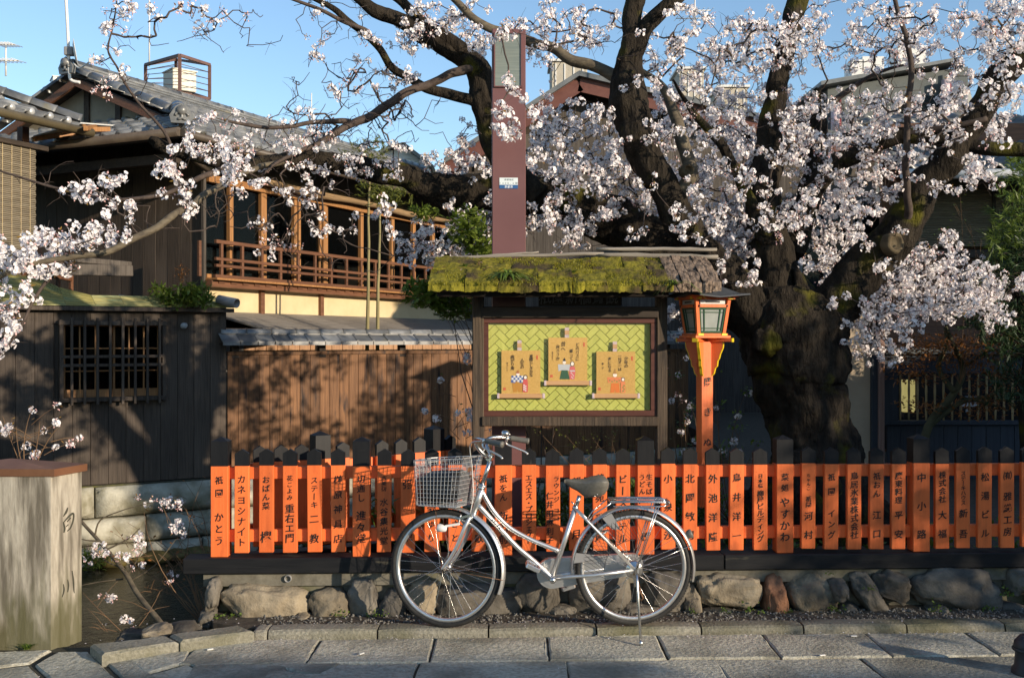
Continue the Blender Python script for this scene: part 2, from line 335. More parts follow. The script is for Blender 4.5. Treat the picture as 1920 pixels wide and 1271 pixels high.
# canal retaining wall, stone by stone
cw = thing('canal_wall', 'pale granite retaining wall rising from the canal under the dark storehouse', 'retaining wall', LP(-1.5, -.97))
bk = MB(); bk.prism([LP(-9, -1.3, -.02), LP(7.6, -1.3, -.02), LP(7.6, -1.3, .05), LP(-9, -1.3, .05)], (0, 0, 1.25)); bk.build('backing', grout, cw)
rr = random.Random(5)
for zi, (z0, z1) in enumerate(((-1.05, -.74), (-.735, -.42), (-.415, -.055))):
    t = -9 + rr.uniform(0, .5)
    while t < 7.5:
        w = rr.uniform(.55, 1.25)
        if zi == 2: w = rr.uniform(.9, 1.7)
        mb = MB(); h = (z1 - z0) + rr.uniform(-.015, .0); c = LP(t + w / 2, z0 + h / 2, .08 + rr.uniform(0, .05))
        nx, nz = 11, 6; vs_ = []; fs_ = []
        for side in (0, 1):
            for i in range(nx):
                for k in range(nz):
                    u = (i / (nx - 1) - .5); v = (k / (nz - 1) - .5); e = max(abs(u), abs(v)) > .49
                    d = (-.06 if e else .01) + .05 * noise.noise(Vector((t + u * w * 3.5, zi * 9 + v * 3, 3.3))) + .03 * noise.noise(Vector((t + u * w * 9, zi * 9 + v * 8, 1.3)))
                    vs_.append(c + LD * (u * (w - .012)) + Vector((0, 0, v * (h - .01))) + LN * ((.10 + d) if side else -.06))
        for i in range(nx - 1):
            for k in range(nz - 1):
                a = nx * nz + i * nz + k; fs_.append((a, a + nz, a + nz + 1, a + 1))
        def ring(i, k): return i * nz + k
        edge = [(i, 0) for i in range(nx)] + [(nx - 1, k) for k in range(1, nz)] + [(i, nz - 1) for i in range(nx - 2, -1, -1)] + [(0, k) for k in range(nz - 2, 0, -1)]
        for q in range(len(edge)):
            a = ring(*edge[q]); b = ring(*edge[(q + 1) % len(edge)]); fs_.append((a, b, b + nx * nz, a + nx * nz))
        mb.add(vs_, fs_, 0, True); mb.build('stone', wallstone, cw, org=c)
        t += w + .012
# paving stones: four rows parallel to the kerb, then the skewed stones of the bridge approach
def stone(poly, z1=0.0, z0=-.10, name='paving_stone', mat=None, parent=None, bev=.007):
    mb = MB(); c = sum((Vector((p[0], p[1], 0)) for p in poly), Vector()) / len(poly)
    pp = [Vector((p[0], p[1], 0)) + Vector((random.uniform(-.004, .004), random.uniform(-.004, .004), 0)) for p in poly]
    slab(mb, pp, z0, z1 + random.uniform(-.003, .003), bev); return mb.build(name, mat or granite, parent or street, org=c)
Xs = [P(x, 0, 5.62).x for x in (360, 588, 810, 1028, 1245, 1453, 1660, 1861)] + [3.25, 3.95, 4.6, 5.3]
for i in range(len(Xs) - 1):
    g = .006; stone([fl(Xs[i] + g, 5.445, 0), fl(Xs[i + 1] - g, 5.44, 0), fl(Xs[i + 1] - g, 5.868, 0), fl(Xs[i] + g, 5.868, 0)])
rows = [(5.43, 5.02), (5.01, 4.66), (4.65, 4.2), (4.19, 3.75), (3.74, 3.3)]
for r_, (a1, a0) in enumerate(rows):
    x = -1.62 + .1 * r_ + random.uniform(-.1, .1)
    while x < 5.0:
        w = random.choice((.52, .68, .83, .61)) + random.uniform(-.06, .06)
        sk = random.uniform(-.03, .03)
        stone([fl(x, a0, 0), fl(x + w - .010, a0, 0), fl(x + w - .010 + sk, a1 - .004, 0), fl(x + sk, a1 - .004, 0)]); x += w
for poly in ([(232, 1229), (356, 1219), (347, 1241), (268, 1262)], [(172, 1215), (216, 1210), (318, 1290), (262, 1300)], [(68, 1244), (108, 1221), (164, 1220), (248, 1300), (150, 1316), (92, 1272)],
             [(-60, 1221), (94, 1217), (56, 1240), (-80, 1258)], [(-90, 1262), (52, 1247), (82, 1272), (140, 1318), (-120, 1330)], [(276, 1264), (350, 1244), (446, 1299), (328, 1296)], [(504, 1241.5), (640, 1243), (600, 1262), (566, 1262)], [(356, 1243), (500, 1243), (560, 1262), (450, 1300)],
             [(-120, 1336), (140, 1324), (250, 1306), (330, 1420), (-180, 1420)], [(262, 1306), (320, 1298), (440, 1306), (560, 1268), (640, 1420), (345, 1420)]):
    stone([G(x, y) for x, y in poly], bev=.009)
# kerb
kerb = thing('kerb', 'low rounded granite kerb between paving and gravel strip', None, fl(0, 5.94, 0), kind='structure')
kx = [P(x, 0, 5.9).x for x in (478, 506, 709, 916, 1119, 1317, 1512, 1710, 1900)] + [3.5, 4.15, 4.8, 5.5]
prof = [(5.884, -.10), (5.884, .018), (5.890, .034), (5.905, .044), (5.955, .047), (6.01, .044), (6.01, -.10)]
for i in range(len(kx) - 1):
    a, b = kx[i] + .005, kx[i + 1] - .005; mb = MB(); n = len(prof); vs_ = []; dz = random.uniform(-.004, .004); segs = 7
    for k in range(segs):
        X = a + (b - a) * k / (segs - 1); e = .006 if k in (0, segs - 1) else 0
        for (y, z) in prof: vs_.append(fl(X, y + (e if y < 5.9 else 0) + .004 * noise.noise(Vector((X * 9, z * 20, 1))), z + dz - (e if z > 0 else 0) + .003 * noise.noise(Vector((X * 7, y * 9, 5)))))
    fs_ = []
    for k in range(segs - 1):
        for j in range(n - 1): fs_.append((k * n + j, (k + 1) * n + j, (k + 1) * n + j + 1, k * n + j + 1))
    fs_ += [tuple(range(n)), tuple(range((segs - 1) * n, segs * n))[::-1]]
    mb.add(vs_, fs_); mb.build('kerb_stone', kerb_m, kerb, org=fl((a + b) / 2, 5.94, 0))
for top in ([(168, 1207), (313, 1189), (335, 1201), (190, 1224)], [(317, 1188.5), (449, 1171), (476, 1182), (339, 1200.5)]):
    stone([G(x, y, .06) for x, y in top], z1=.06, z0=-.12, name='kerb_stone', mat=kerb_m, parent=kerb, bev=.012)
# gravel strip and soil under it
flatpoly('gravel_bed', [fl(-1.52, 6.0, 0)[:2], fl(8, 6.0, 0)[:2], fl(8, 6.40, 0)[:2], fl(-1.86, 6.40, 0)[:2], fl(-1.74, 6.12, 0)[:2]], -1.42, .03, soil, 'strip of bare soil at the foot of the boulders')
gb = MB(); rr = random.Random(3)
for i in range(2600):
    X = rr.uniform(-1.5, 4.4); a = 6.02 + rr.random() ** 1.3 * .28; r = rr.uniform(.004, .012); c = fl(X, a, .03 + r * .3)
    ax = [Vector((rr.gauss(0, 1), rr.gauss(0, 1), rr.gauss(0, 1) * .6)).normalized() * r * rr.uniform(.7, 1.3) for _ in range(2)]
    z = ax[0].cross(ax[1]); z = z.normalized() * r * .7 if z.length else Vector((0, 0, r))
    gb.add([c + ax[0], c + ax[1], c - ax[0], c - ax[1], c + z, c - z], [(0, 1, 4), (1, 2, 4), (2, 3, 4), (3, 0, 4), (1, 0, 5), (2, 1, 5), (3, 2, 5), (0, 3, 5)])
gravel_m = M('gravel', (.07, .066, .058), (.20, .19, .17), scale=60, rough=.9, bump=0, rnd=0)
tag(gb.build('gravel', gravel_m), 'fine dark gravel strewn between kerb and boulders', 'gravel', None, 'stuff')
# ------------------------------------------------------------------ boulder wall under the fence
bw = thing('boulder_wall', 'low wall of rounded natural boulders under the orange fence', 'stone wall', fl(0, 6.33, 0))
mb = MB(); mb.prism([fl(-1.86, 6.335, .19), fl(9, 6.335, .19), fl(9, 6.50, .19), fl(-1.86, 6.50, .19)], (0, 0, .082)); mb.build('concrete_footing', concrete, bw)
mb = MB(); mb.prism([fl(-1.84, 6.372, -.1), fl(9, 6.372, -.1), fl(9, 6.46, -.1), fl(-1.84, 6.46, -.1)], (0, 0, .289)); mb.build('mortar', concrete, bw)
def ico(sub=3):
    import bmesh
    bm = bmesh.new(); bmesh.ops.create_icosphere(bm, subdivisions=sub, radius=1); v = [x.co.copy() for x in bm.verts]; f = [tuple(q.index for q in p.verts) for p in bm.faces]; bm.free(); return v, f
ICO3 = ico(4); ICO2 = ico(2); ICO1 = ico(1)
def boulder(cx, cy, w, h, mat, tilt=0.0, sq=.6, dep=.24, a=6.33, parent=None, name='boulder', seed=0):
    Y = YL(a, cx); c = P(cx, cy, Y); k = Y / F; hw, hh = w * k / 2, h * k / 2; vs_ = []; so = Vector((cx * .37 + seed, cy * .21, seed * 1.7))
    rb = random.Random(seed * 17 + int(cx)); cuts = []
    for _ in range(13):
        nn = Vector((rb.gauss(0, 1), rb.gauss(0, 1), rb.gauss(0, 1))).normalized(); cuts.append((nn, rb.uniform(.66, .9)))
    ct, st = math.cos(tilt), math.sin(tilt)
    for v in ICO3[0]:
        q = Vector([math.copysign(abs(t) ** sq, t) for t in v])
        q = q / max(1.0, max(abs(t) for t in q))
        for nn, dd in cuts:
            ex = q.dot(nn) - dd * (abs(nn.x) + abs(nn.y) + abs(nn.z)) ** .55
            if ex > 0: q = q - nn * ex * .9
        d = 1 + .11 * noise.noise(v * 1.2 + so) + .10 * noise.noise(v * 2.6 + so) + .05 * noise.noise(v * 6 + so)
        rid = abs(noise.noise(v * 1.9 + so * 1.3)); d -= .10 * max(0, .18 - rid) / .18
        fac = noise.noise(Vector((round(v.x * 1.6), round(v.y * 1.6), round(v.z * 1.6))) + so); d += .03 * fac
        x, y, z = q.x * hw * d, q.y * dep / 2 * d, q.z * hh * d
        vs_.append(c + FRX * (x * ct - z * st) + FRY * y + Vector((0, 0, x * st + z * ct)))
    mb = MB(); mb.add(vs_, ICO3[1], 0, True); return mb.build(name, mat, parent, org=c)
g_, t_, r_ = boulder_g, boulder_t, boulder_r
for i, (cx, cy, w, h, m, ti) in enumerate([(497, 1131, 158, 84, t_, -.04), (619, 1136, 80, 72, t_, .1), (683, 1128, 58, 92, g_, .25), (735, 1142, 52, 76, g_, -.1), (795, 1124, 56, 84, t_, .1), (893, 1132, 172, 88, g_, 0), (1008, 1112, 92, 88, g_, 0),
        (1052, 1152, 66, 44, g_, 0), (1128, 1108, 122, 80, g_, .05), (1196, 1150, 80, 50, g_, .1), (1250, 1108, 92, 80, g_, -.1), (1293, 1136, 38, 78, t_, .1), (1366, 1106, 124, 66, t_, -.05), (1345, 1157, 76, 34, g_, 0),
        (1450, 1124, 46, 98, r_, .05), (1521, 1116, 100, 84, t_, 0), (1590, 1150, 46, 42, g_, 0), (1628, 1120, 44, 118, g_, .55), (1668, 1097, 84, 58, g_, -.3), (1700, 1158, 66, 34, g_, 0), (1797, 1104, 190, 86, g_, -.05), (1880, 1146, 78, 44, g_, 0), (1912, 1088, 60, 52, g_, 0),
        (1980, 1115, 110, 90, g_, 0), (2090, 1118, 120, 90, t_, 0), (2210, 1115, 130, 90, g_, 0), (404, 1112, 26, 66, g_, -.1), (392, 1157, 34, 30, g_, 0), (570, 1160, 30, 26, t_, 0), (650, 1165, 26, 20, g_, 0), (850, 1172, 40, 18, g_, 0), (960, 1165, 36, 24, g_, 0), (1415, 1165, 30, 20, t_, 0), (1570, 1105, 34, 40, g_, 0), (1755, 1150, 40, 36, g_, .2)]):
    boulder(cx, cy, w, h, m, ti, sq=random.uniform(.6, .85), dep=random.uniform(.2, .28), a=6.335 if h > 40 else 6.28, parent=bw, seed=i)
for x, y in ((540, 1084),):
    c = PL(x, y, 6.328); mb = MB(); mb.lathe(c, [(.0175, -.03), (.0175, .012), (.0215, .012), (.0225, .0), (.0225, -.05)], 18, FRY * -1); mb.lathe(c, [(.0, -.028), (.0174, -.028)], 18, FRY * -1, mi=1); mb.build('drain_pipe', [pipe_g, black_room], bw, org=c)
for i, (bx_, by_, w_, h_, m_, lab_) in enumerate(((345, 1192, 76, 44, g_, 'dark wet boulder at the canal edge right of the small tan one'), (262, 1204, 80, 50, g_, 'dark wet boulder at the canal edge beside the bridge pillar'), (310, 1222, 120, 60, g_, 'broad dark boulder half hidden behind the left kerb stones'))):
    o = boulder(bx_, by_, w_, h_, m_, 0, a=6.05, seed=70 + i); tag(o, lab_, 'boulder')
o = boulder(296, 1183, 50, 26, t_, 0, a=5.97, seed=9); tag(o, 'small tan boulder lying by the canal edge behind the kerb stones', 'boulder')
# bridge pillar with carved name
A = G(95, 1214); ang = R(17)
pr = Vector((math.sin(ang), math.cos(ang), 0)); plft = Vector((-1, .02, 0)).normalized()
pl = thing('bridge_pillar', 'weathered stone bridge pillar with copper cap and carved characters', 'pillar', A)
W_, D_, H_ = .62, .245, .955
base = [A, A + pr * D_, A + pr * D_ + plft * W_, A + plft * W_]
pil_m = M('old_pillar_stone', (.25, .225, .18), (.42, .385, .315), scale=9, stretch=(5, 5, 1.0), rough=.85, bump=.4, rnd=0, c3=(.12, .105, .08), s3=4.5, st3=(3.5, 3.5, .40), c3lo=.49, c3hi=.64)
nt = pil_m.node_tree; b_ = nt.nodes['Principled BSDF']; src = b_.inputs['Base Color'].links[0].from_socket           # algae and soot creeping up from the wet foot of the stone
tc_ = nt.nodes.new('ShaderNodeTexCoord'); sx_ = nt.nodes.new('ShaderNodeSeparateXYZ'); nt.links.new(tc_.outputs['Object'], sx_.inputs[0])
nz_ = nt.nodes.new('ShaderNodeTexNoise'); nz_.inputs['Scale'].default_value = 7; mp_ = nt.nodes.new('ShaderNodeMapping'); mp_.inputs['Scale'].default_value = (2.5, 2.5, .7); nt.links.new(tc_.outputs['Object'], mp_.inputs[0]); nt.links.new(mp_.outputs[0], nz_.inputs['Vector'])
ma_ = nt.nodes.new('ShaderNodeMath'); ma_.operation = 'MULTIPLY_ADD'; ma_.inputs[1].default_value = .9; nt.links.new(nz_.outputs['Fac'], ma_.inputs[0]); 
mi_ = nt.nodes.new('ShaderNodeMath'); mi_.operation = 'MULTIPLY'; mi_.inputs[1].default_value = -1.0; nt.links.new(sx_.outputs['Z'], mi_.inputs[0]); nt.links.new(mi_.outputs[0], ma_.inputs[2])
mr_ = nt.nodes.new('ShaderNodeMapRange'); mr_.inputs[1].default_value = .02; mr_.inputs[2].default_value = .36; mr_.inputs[4].default_value = .85; nt.links.new(ma_.outputs[0], mr_.inputs[0])
mx_ = nt.nodes.new('ShaderNodeMix'); mx_.data_type = 'RGBA'; mx_.inputs[7].default_value = (.075, .072, .03, 1); nt.links.new(mr_.outputs[0], mx_.inputs[0]); nt.links.new(src, mx_.inputs[6]); nt.links.new(mx_.outputs[2], b_.inputs['Base Color'])
mb = MB(); slab(mb, base, -.03, H_, .004, 0); mb.build('shaft', pil_m, pl)
cc = sum(base, Vector()) / 4; ex = [cc + (p - cc) * 1.05 + (p - cc).normalized() * .012 for p in base]
copper_b = M('brown_copper', (.15, .070, .038), (.22, .11, .06), scale=5, rough=.38, metal=.3, bump=.05, rnd=0)
mb = MB(); n = 4
vs_ = [p + Vector((0, 0, H_ - .022)) for p in ex] + [p + Vector((0, 0, H_ + .018)) for p in ex] + [cc + Vector((0, 0, H_ + .062))]
mb.add(vs_, [(3, 2, 1, 0)] + [(i, (i + 1) % 4, 4 + (i + 1) % 4, 4 + i) for i in range(4)] + [(4 + i, 4 + (i + 1) % 4, 8) for i in range(4)]); mb.build('copper_cap', copper_b, pl)
PILLAR = (A, pr, D_, plft)
c = G(0, 1213); mb = MB(); mb.box(c + Vector((-.02, -.06, .085)), (.085, .03, .17), bev=.008); tag(mb.build('stone_marker', M('pale_marble', (.45, .40, .35), (.58, .54, .48), scale=4, rough=.5, bump=.1, rnd=0), org=c), 'small pale stone marker leaning at the foot of the bridge pillar', 'marker')
# ------------------------------------------------------------------ brush lettering
_tc = bpy.data.curves.new('glyph_source', 'FONT'); _to = bpy.data.objects.new('glyph_source', _tc); col.link(_to)
_tc.resolution_u = 2; _tc.offset = .014
GL = {}
def glyph(ch):
    if ch not in GL:
        _tc.body = ch; dg = bpy.context.evaluated_depsgraph_get(); dg.update()
        me = bpy.data.meshes.new_from_object(_to.evaluated_get(dg)); v = []
        for q in me.vertices:
            x, y = q.co.x - .5, q.co.y - .38
            y += .10 * x + .02 * math.sin(6 * x + ord(ch)); x += .015 * math.sin(7 * y + ord(ch)) + .03 * y
            v.append((x, y))
        GL[ch] = (v, [tuple(p.vertices) for p in me.polygons]); bpy.data.meshes.remove(me)
    return GL[ch]
def write(mb, ch, c, size, rx, up=Vector((0, 0, 1)), mi=0, sx=1.0):
    v, f = glyph(ch); mb.add([c + rx * (x * size * sx) + up * (y * size) for x, y in v], f, mi)
def column(mb, txt, x, y0, y1, size, a, eps, ink_i=0, plane=None, each=None):
    n = len(txt); plane = plane or (lambda px, py: PL(px, py, a))
    for i, ch in enumerate(txt):
        if ch == ' ': continue
        y = y0 if n == 1 else y0 + (y1 - y0) * i / (n - 1)
        c = plane(x, y); k = c.y / F
        if ch == 'ー': ch = '｜' if False else '丨'
        if each:
            m1 = MB(); write(m1, ch, c - FRY * eps, size * 1.12 * k, FRX); m1.build('character', ink, each, org=c)
        else: write(mb, ch, c - FRY * eps, size * 1.12 * k, FRX, mi=ink_i)
# ------------------------------------------------------------------ the orange fence
AF = 6.340                                            # plane of the board faces
fence = thing('picket_fence', 'orange and black picket fence with names brushed on every board, along the street', 'fence', fl(.6, 6.4, .27))
mb = MB(); rng_ = [(-1.975, 1.29), (1.295, 3.2), (3.205, 8.0)]
for i, (x0, x1) in enumerate(rng_):
    mb = MB(); mb.bar(fl(x0, 6.372, .318), fl(x1, 6.372, .318), .15, .095, bev=.006); mb.build('base_beam', beam_black, fence, org=fl((x0 + x1) / 2, 6.37, .318))
ZT, ZB = .913, .387
for z0, z1 in ((.830, .904), (.449, .524)):
    mb = MB(); mb.bar(fl(-1.74, 6.395, (z0 + z1) / 2), fl(8, 6.395, (z0 + z1) / 2), .045, z1 - z0, bev=.004); mb.build('rail', vermilion, fence, org=fl(2, 6.39, z0))
def picket_mesh(w, d, zb, zo, zs, zt, name, square=False):
    mb = MB(); mb.box((0, d / 2, (zb + zo) / 2), (w, d, zo - zb), bev=.003)
    h = w / 2 - .001; dd = .001
    vs_ = []
    for z, k in ((zo, 1.0), (zs, 1.0)):
        vs_ += [(-h, dd, z), (h, dd, z), (h, d - dd, z), (-h, d - dd, z)]
    fs_ = [(0, 1, 5, 4), (1, 2, 6, 5), (2, 3, 7, 6), (3, 0, 4, 7)]
    if square:
        vs_.append((0, d / 2, zt)); fs_ += [(4, 5, 8), (5, 6, 8), (6, 7, 8), (7, 4, 8)]
    else:
        vs_ += [(0, dd, zt), (0, d - dd, zt)]; fs_ += [(4, 5, 8), (5, 6, 9, 8), (6, 7, 9), (7, 4, 8, 9)]
    mb.add(vs_, fs_, 1)
    for nz_ in (.868, .485):
        for nx_ in (-.022, .022): mb.lathe((nx_, -.0002, nz_), [(.0034, 0), (.0028, .0012), (.0, .0016)], 6, (0, -1, 0), 0)
    return mb.mesh(name, [vermilion, black_paint])
PK = picket_mesh(.087, .032, ZB, ZT, .988, 1.014, 'picket')
PO = picket_mesh(.104, .10, .366, ZT, 1.062, 1.088, 'post', True)
B = [(411, 1, [('祇園', 900, 924, 14), ('かとう', 969, 1013, 16)]), (453, 0, [('カネヨシナイト', 898, 1016, 15)]), (499, 0, [('おばん菜', 899, 948, 13), ('欅', 1006, 1006, 20)]), (543.5, 0, [('花こよみ', 896, 932, 10), ('重右エ門', 953, 1008, 16)]),
     (589.5, 0, [('ステーキ', 900, 946, 12), ('二', 972, 972, 16), ('教', 1009, 1009, 16)]), (634, 0, [('榊原神具店', 899, 1009, 15)]), (677, 1, [('切通し', 898, 933, 14), ('進々堂', 966, 1009, 17)]), (720, 0, [('古美術', 896, 916, 9), ('水谷集光堂', 941, 1013, 14)]),
     (764.5, 0, [('彌', 907, 907, 17), ('栄', 1006, 1006, 16)]), (809, 0, [('家', 956, 956, 15), ('ゆ', 983, 983, 13), ('り', 1008, 1008, 14)]), (853.5, 0, [('の', 956, 956, 13), ('さと', 982, 1008, 14)]), (898, 0, [('花見', 897, 917, 13), ('室町歌', 945, 1009, 15)]),
     (944, 1, [('祇をん', 897, 932, 14), ('新門前', 967, 1010, 17)]), (992, 0, [('エスエス・プロジェクト', 895, 1013, 12)]), (1037, 0, [('R', [(1043.5, 'ラウンジ', 897, 936, 10), (1043.5, 'ココ', 957, 971, 10), (1031, '仁井田麻利子', 929, 1012, 13)])]), (1081, 0, [('望', 902, 902, 15), ('月', 1001, 1001, 17)]),
     (1125, 0, [('茶苑瑞庵', 896, 1007, 15)]), (1168, 0, [('ビースホテル', 898, 1009, 15)]), (1211, 1, [('R', [(1217.5, '生そば', 894, 921, 11), (1204, 'うどん', 894, 921, 11), (1211, '常盤', 957, 1006, 17)])]), (1253, 0, [('小泉沙', 897, 1003, 15)]), (1294, 0, [('北岡敏男', 897, 1003, 16)]),
     (1337, 0, [('外池洋隆', 897, 1006, 16)]), (1381.5, 0, [('鳥井洋一', 895, 1004, 15)]), (1426, 0, [('日本橋', 892, 910, 8), ('柳屋ビルディング', 925, 1009, 12)]), (1472, 1, [('菜処', 894, 914, 13), ('やすかわ', 941, 1006, 17)]), (1516, 0, [('ちゃんこ', 891, 915, 7), ('祇園', 935, 946, 10), ('河村', 967, 1002, 15)]),
     (1559, 0, [('祇園', 894, 921, 13), ('イング', 962, 1002, 13)]), (1602, 0, [('鳥居氷業株式会社', 892, 1002, 14)]), (1644, 0, [('祇おん', 892, 925, 13), ('江口', 965, 1000, 15)]), (1685, 0, [('廣東料理', 891, 937, 13), ('平安', 965, 1001, 15)]), (1728, 1, [('中小路', 895, 1001, 16)]),
     (1767, 0, [('株式会社', 890, 935, 13), ('大福', 965, 1000, 15)]), (1806, 0, [('ステーキハウス', 887, 942, 9), ('新吾', 962, 1000, 15)]), (1847, 0, [('松湯ビル', 894, 999, 15)]), (1889, 0, [('㈲', 891, 891, 15), ('雅織工房', 930, 996, 15)]), (1929, 0, [('西村', 900, 985, 15)]),
     (1970, 0, []), (2012, 1, []), (2054, 0, []), (2095, 0, []), (2136, 0, []), (2178, 0, []), (2220, 0, []), (2262, 1, [])]
for x, kind, txt in B:
    Y = YL(AF if not kind else AF - .012, x); X = (x - CX) / F * Y
    o = link('post' if kind else 'picket', PO if kind else PK, fence, mat=MW[fence.name].inverted() @ Matrix.Translation((X, Y, random.uniform(-.005, .004))) @ Matrix.Rotation(FRZ + random.uniform(-.012, .012), 4, 'Z') @ (Matrix.Translation((0, 0, .6)) @ Matrix.Rotation(random.uniform(-.007, .007), 4, 'Y') @ Matrix.Translation((0, 0, -.6)) if not kind else Matrix()))
    if not txt: continue
    mb = MB()
    aa = AF if not kind else AF - .012
    for t in txt:
        if t[0] == 'R':
            for (xx, s, y0, y1, sz) in t[1]: column(None, s, xx, y0, y1, sz, aa, .0025, each=o)
        else: column(None, t[0], x, t[1], t[2], t[3], aa, .0025, each=o)
# the fence's return along the canal
fb = thing('picket_fence', 'unlettered orange and black picket fence running back along the canal behind the street fence', 'fence', (-1.2, 6.7, .27))
path = [Vector((-1.70, 6.47, 0)), Vector((-1.22, 6.66, 0)), Vector((-.52, 7.12, 0)), Vector((-.36, 7.28, 0))]
for i in range(len(path) - 1):
    a, b = path[i], path[i + 1]; d = (b - a).normalized(); rz = math.atan2(d.y, d.x); L = (b - a).length; nrm = Vector((d.y, -d.x, 0))
    for zc, w in ((.867, .07), (.487, .07)):
        mb = MB(); mb.bar(a + nrm * -.03 + Vector((0, 0, zc)), b + nrm * -.03 + Vector((0, 0, zc)), .045, w, bev=.004); mb.build('rail', vermilion, fb, org=(a + b) / 2)
    mb = MB(); mb.bar(a - d * .05 + Vector((0, 0, .27)), b + Vector((0, 0, .27)), .13, .15, bev=.006); mb.build('base_beam', beam_black, fb, org=(a + b) / 2)
    n = max(2, round(L / .145))
    for k in range(0 if i else 1, n):
        p = a + d * (L * k / n); isp = (k == 0)
        q = p + nrm * .03
        o = link('post' if isp else 'picket', PO if isp else PK, fb, mat=MW[fb.name].inverted() @ Matrix.Translation((q.x, q.y, random.uniform(-.003, .003))) @ Matrix.Rotation(rz + (0 if isp else 0), 4, 'Z'))
# ------------------------------------------------------------------ notice board with mossy roof
AK = 6.95                                             # plane of the posts' faces
YK = YL(AK, 1065); KP = lambda x, y, a=AK: PL(x, y, a)
ko = thing('notice_board', 'roofed wooden notice board with moss covered roof behind the fence', 'notice board', KP(1068, 1040))
zr = lambda y, a=AK: KP(1068, y, a).z
for x0, x1 in ((885, 907), (1231, 1251)):
    a, b = KP(x0, 900), KP(x1, 900); w = (b - a).length; c = (a + b) / 2
    mb = MB(); mb.box((c.x, c.y + w / 2, (.15 + zr(545)) / 2), (w, w * 1.1, zr(545) - .15), FR, bev=.006); mb.build('post', wood_post, ko, org=c)
def kbeam(name, x0, x1, y0, y1, a, dep, mat, bev=.005, parent=None):
    p, q = PL(x0, (y0 + y1) / 2, a), PL(x1, (y0 + y1) / 2, a); h = (y1 - y0) * p.y / F
    mb = MB(); mb.bar(p + FRY * dep / 2, q + FRY * dep / 2, dep, h, bev=bev); return mb.build(name, mat, parent or ko, org=(p + q) / 2)
kbeam('lower_beam', 903, 1235, 781, 799, AK - .02, .10, wood_post)
kbeam('upper_beam', 903, 1235, 575, 596, AK - .015, .08, wood_dark)
kbeam('name_board', 1010, 1166, 545, 574, AK + .02, .02, wood_dark)
mb = MB()
for i, ch in enumerate('祇園新橋景観'): write(mb, ch, KP(1022 + i * 25, 558, AK + .02) - FRY * .003, .09, FRX)
mb.build('lettering', M('faded_grey_paint', (.10, .10, .10), (.14, .14, .14), rough=.7, bump=0, rnd=0), [o for o in ko.children if o.name.startswith('name_board')][0])
fr_m = M('red_brown_frame', (.060, .019, .013), (.095, .033, .022), scale=4, stretch=(.6, 8, 8), rough=.45, bump=.1, rnd=.05)
for n_, x0, x1, y0, y1 in (('frame_rail', 904, 1233, 596, 606), ('frame_rail', 904, 1233, 770, 780), ('frame_stile', 904, 916, 606, 770), ('frame_stile', 1220, 1233, 606, 770)):
    p = KP(x0, y0, AK + .012); q = KP(x1, y1, AK + .012); c = (p + q) / 2
    mb = MB(); mb.box(c + FRY * .02, ((q - p).dot(FRX), .04, abs(q.z - p.z)), FR, bev=.003); mb.build(n_, fr_m, ko, org=c)
# panel of woven bamboo strips, each strip a piece
AP = AK + .045
p = KP(914, 604, AP); q = KP(1222, 772, AP); c = (p + q) / 2; PWd, PHt = (q - p).dot(FRX), abs(q.z - p.z)
gapm = M('panel_gap', (.25, .265, .065), (.30, .31, .08), rough=.8, bump=0, rnd=0)
mb = MB(); mb.box(c + FRY * .012, (PWd, .012, PHt), FR); panel = mb.build('panel', gapm, ko, org=c)
strip_m = M('yellow_green_bamboo', (.36, .38, .075), (.45, .46, .11), scale=5, stretch=(9, 9, 1), rough=.5, bump=.06, rnd=.06)
wS, lS = .044, .096          # strip width and length; basket herringbone
def clip(poly, hw, hh):
    for ax, sg, lim in ((0, 1, hw), (0, -1, hw), (1, 1, hh), (1, -1, hh)):
        out = []
        for i in range(len(poly)):
            a, b = poly[i], poly[(i + 1) % len(poly)]; da, db = lim - sg * a[ax], lim - sg * b[ax]
            if da >= 0: out.append(a)
            if da * db < 0: t = da / (da - db); out.append((a[0] + (b[0] - a[0]) * t, a[1] + (b[1] - a[1]) * t))
        poly = out
        if len(poly) < 3: return []
    return poly
w, L2 = wS, lS; cells = {}
for row in range(-30, 31):
    for s in range(-14, 15):
        for kind in (0, 1):                           # herringbone: one lying and one standing strip per step
            if kind == 0: x0, y0, x1, y1 = row * w, row * w, row * w + L2, row * w + w
            else: x0, y0, x1, y1 = row * w + L2, row * w + w - L2, row * w + L2 + w, row * w + w
            dx, dy = s * L2, -s * L2
            pts = [(x0 + dx, y0 + dy), (x1 + dx, y0 + dy), (x1 + dx, y1 + dy), (x0 + dx, y1 + dy)]
            g = .0014; cx_, cy_ = sum(t[0] for t in pts) / 4, sum(t[1] for t in pts) / 4
            pts = [(t[0] - math.copysign(g / 2, t[0] - cx_), t[1] - math.copysign(g / 2, t[1] - cy_)) for t in pts]
            rot = [((a - b) * .7071, (a + b) * .7071) for a, b in pts]
            cl = clip(rot, PWd / 2 - .004, PHt / 2 - .004)
            if len(cl) < 3: continue
            key = (round(sum(t[0] for t in rot), 3), round(sum(t[1] for t in rot), 3))
            if key in cells: continue
            cells[key] = 1
            cen = Vector((sum(t[0] for t in cl) / len(cl), sum(t[1] for t in cl) / len(cl)))
            lo_ = [c + FRX * t[0] + Vector((0, 0, t[1])) + FRY * .006 for t in cl]
            hi_ = [c + FRX * (t[0] + (cen[0] - t[0]) * .05) + Vector((0, 0, t[1] + (cen[1] - t[1]) * .05)) + FRY * (-.001 + .001 * kind) for t in cl]
            mb = MB(); n = len(cl); mb.add(lo_ + hi_, [tuple(range(n, 2 * n))] + [(i, (i + 1) % n, n + (i + 1) % n, n + i) for i in range(n)])
            mb.build('bamboo_strip', strip_m, panel, org=c + FRX * cen[0] + Vector((0, 0, cen[1])))
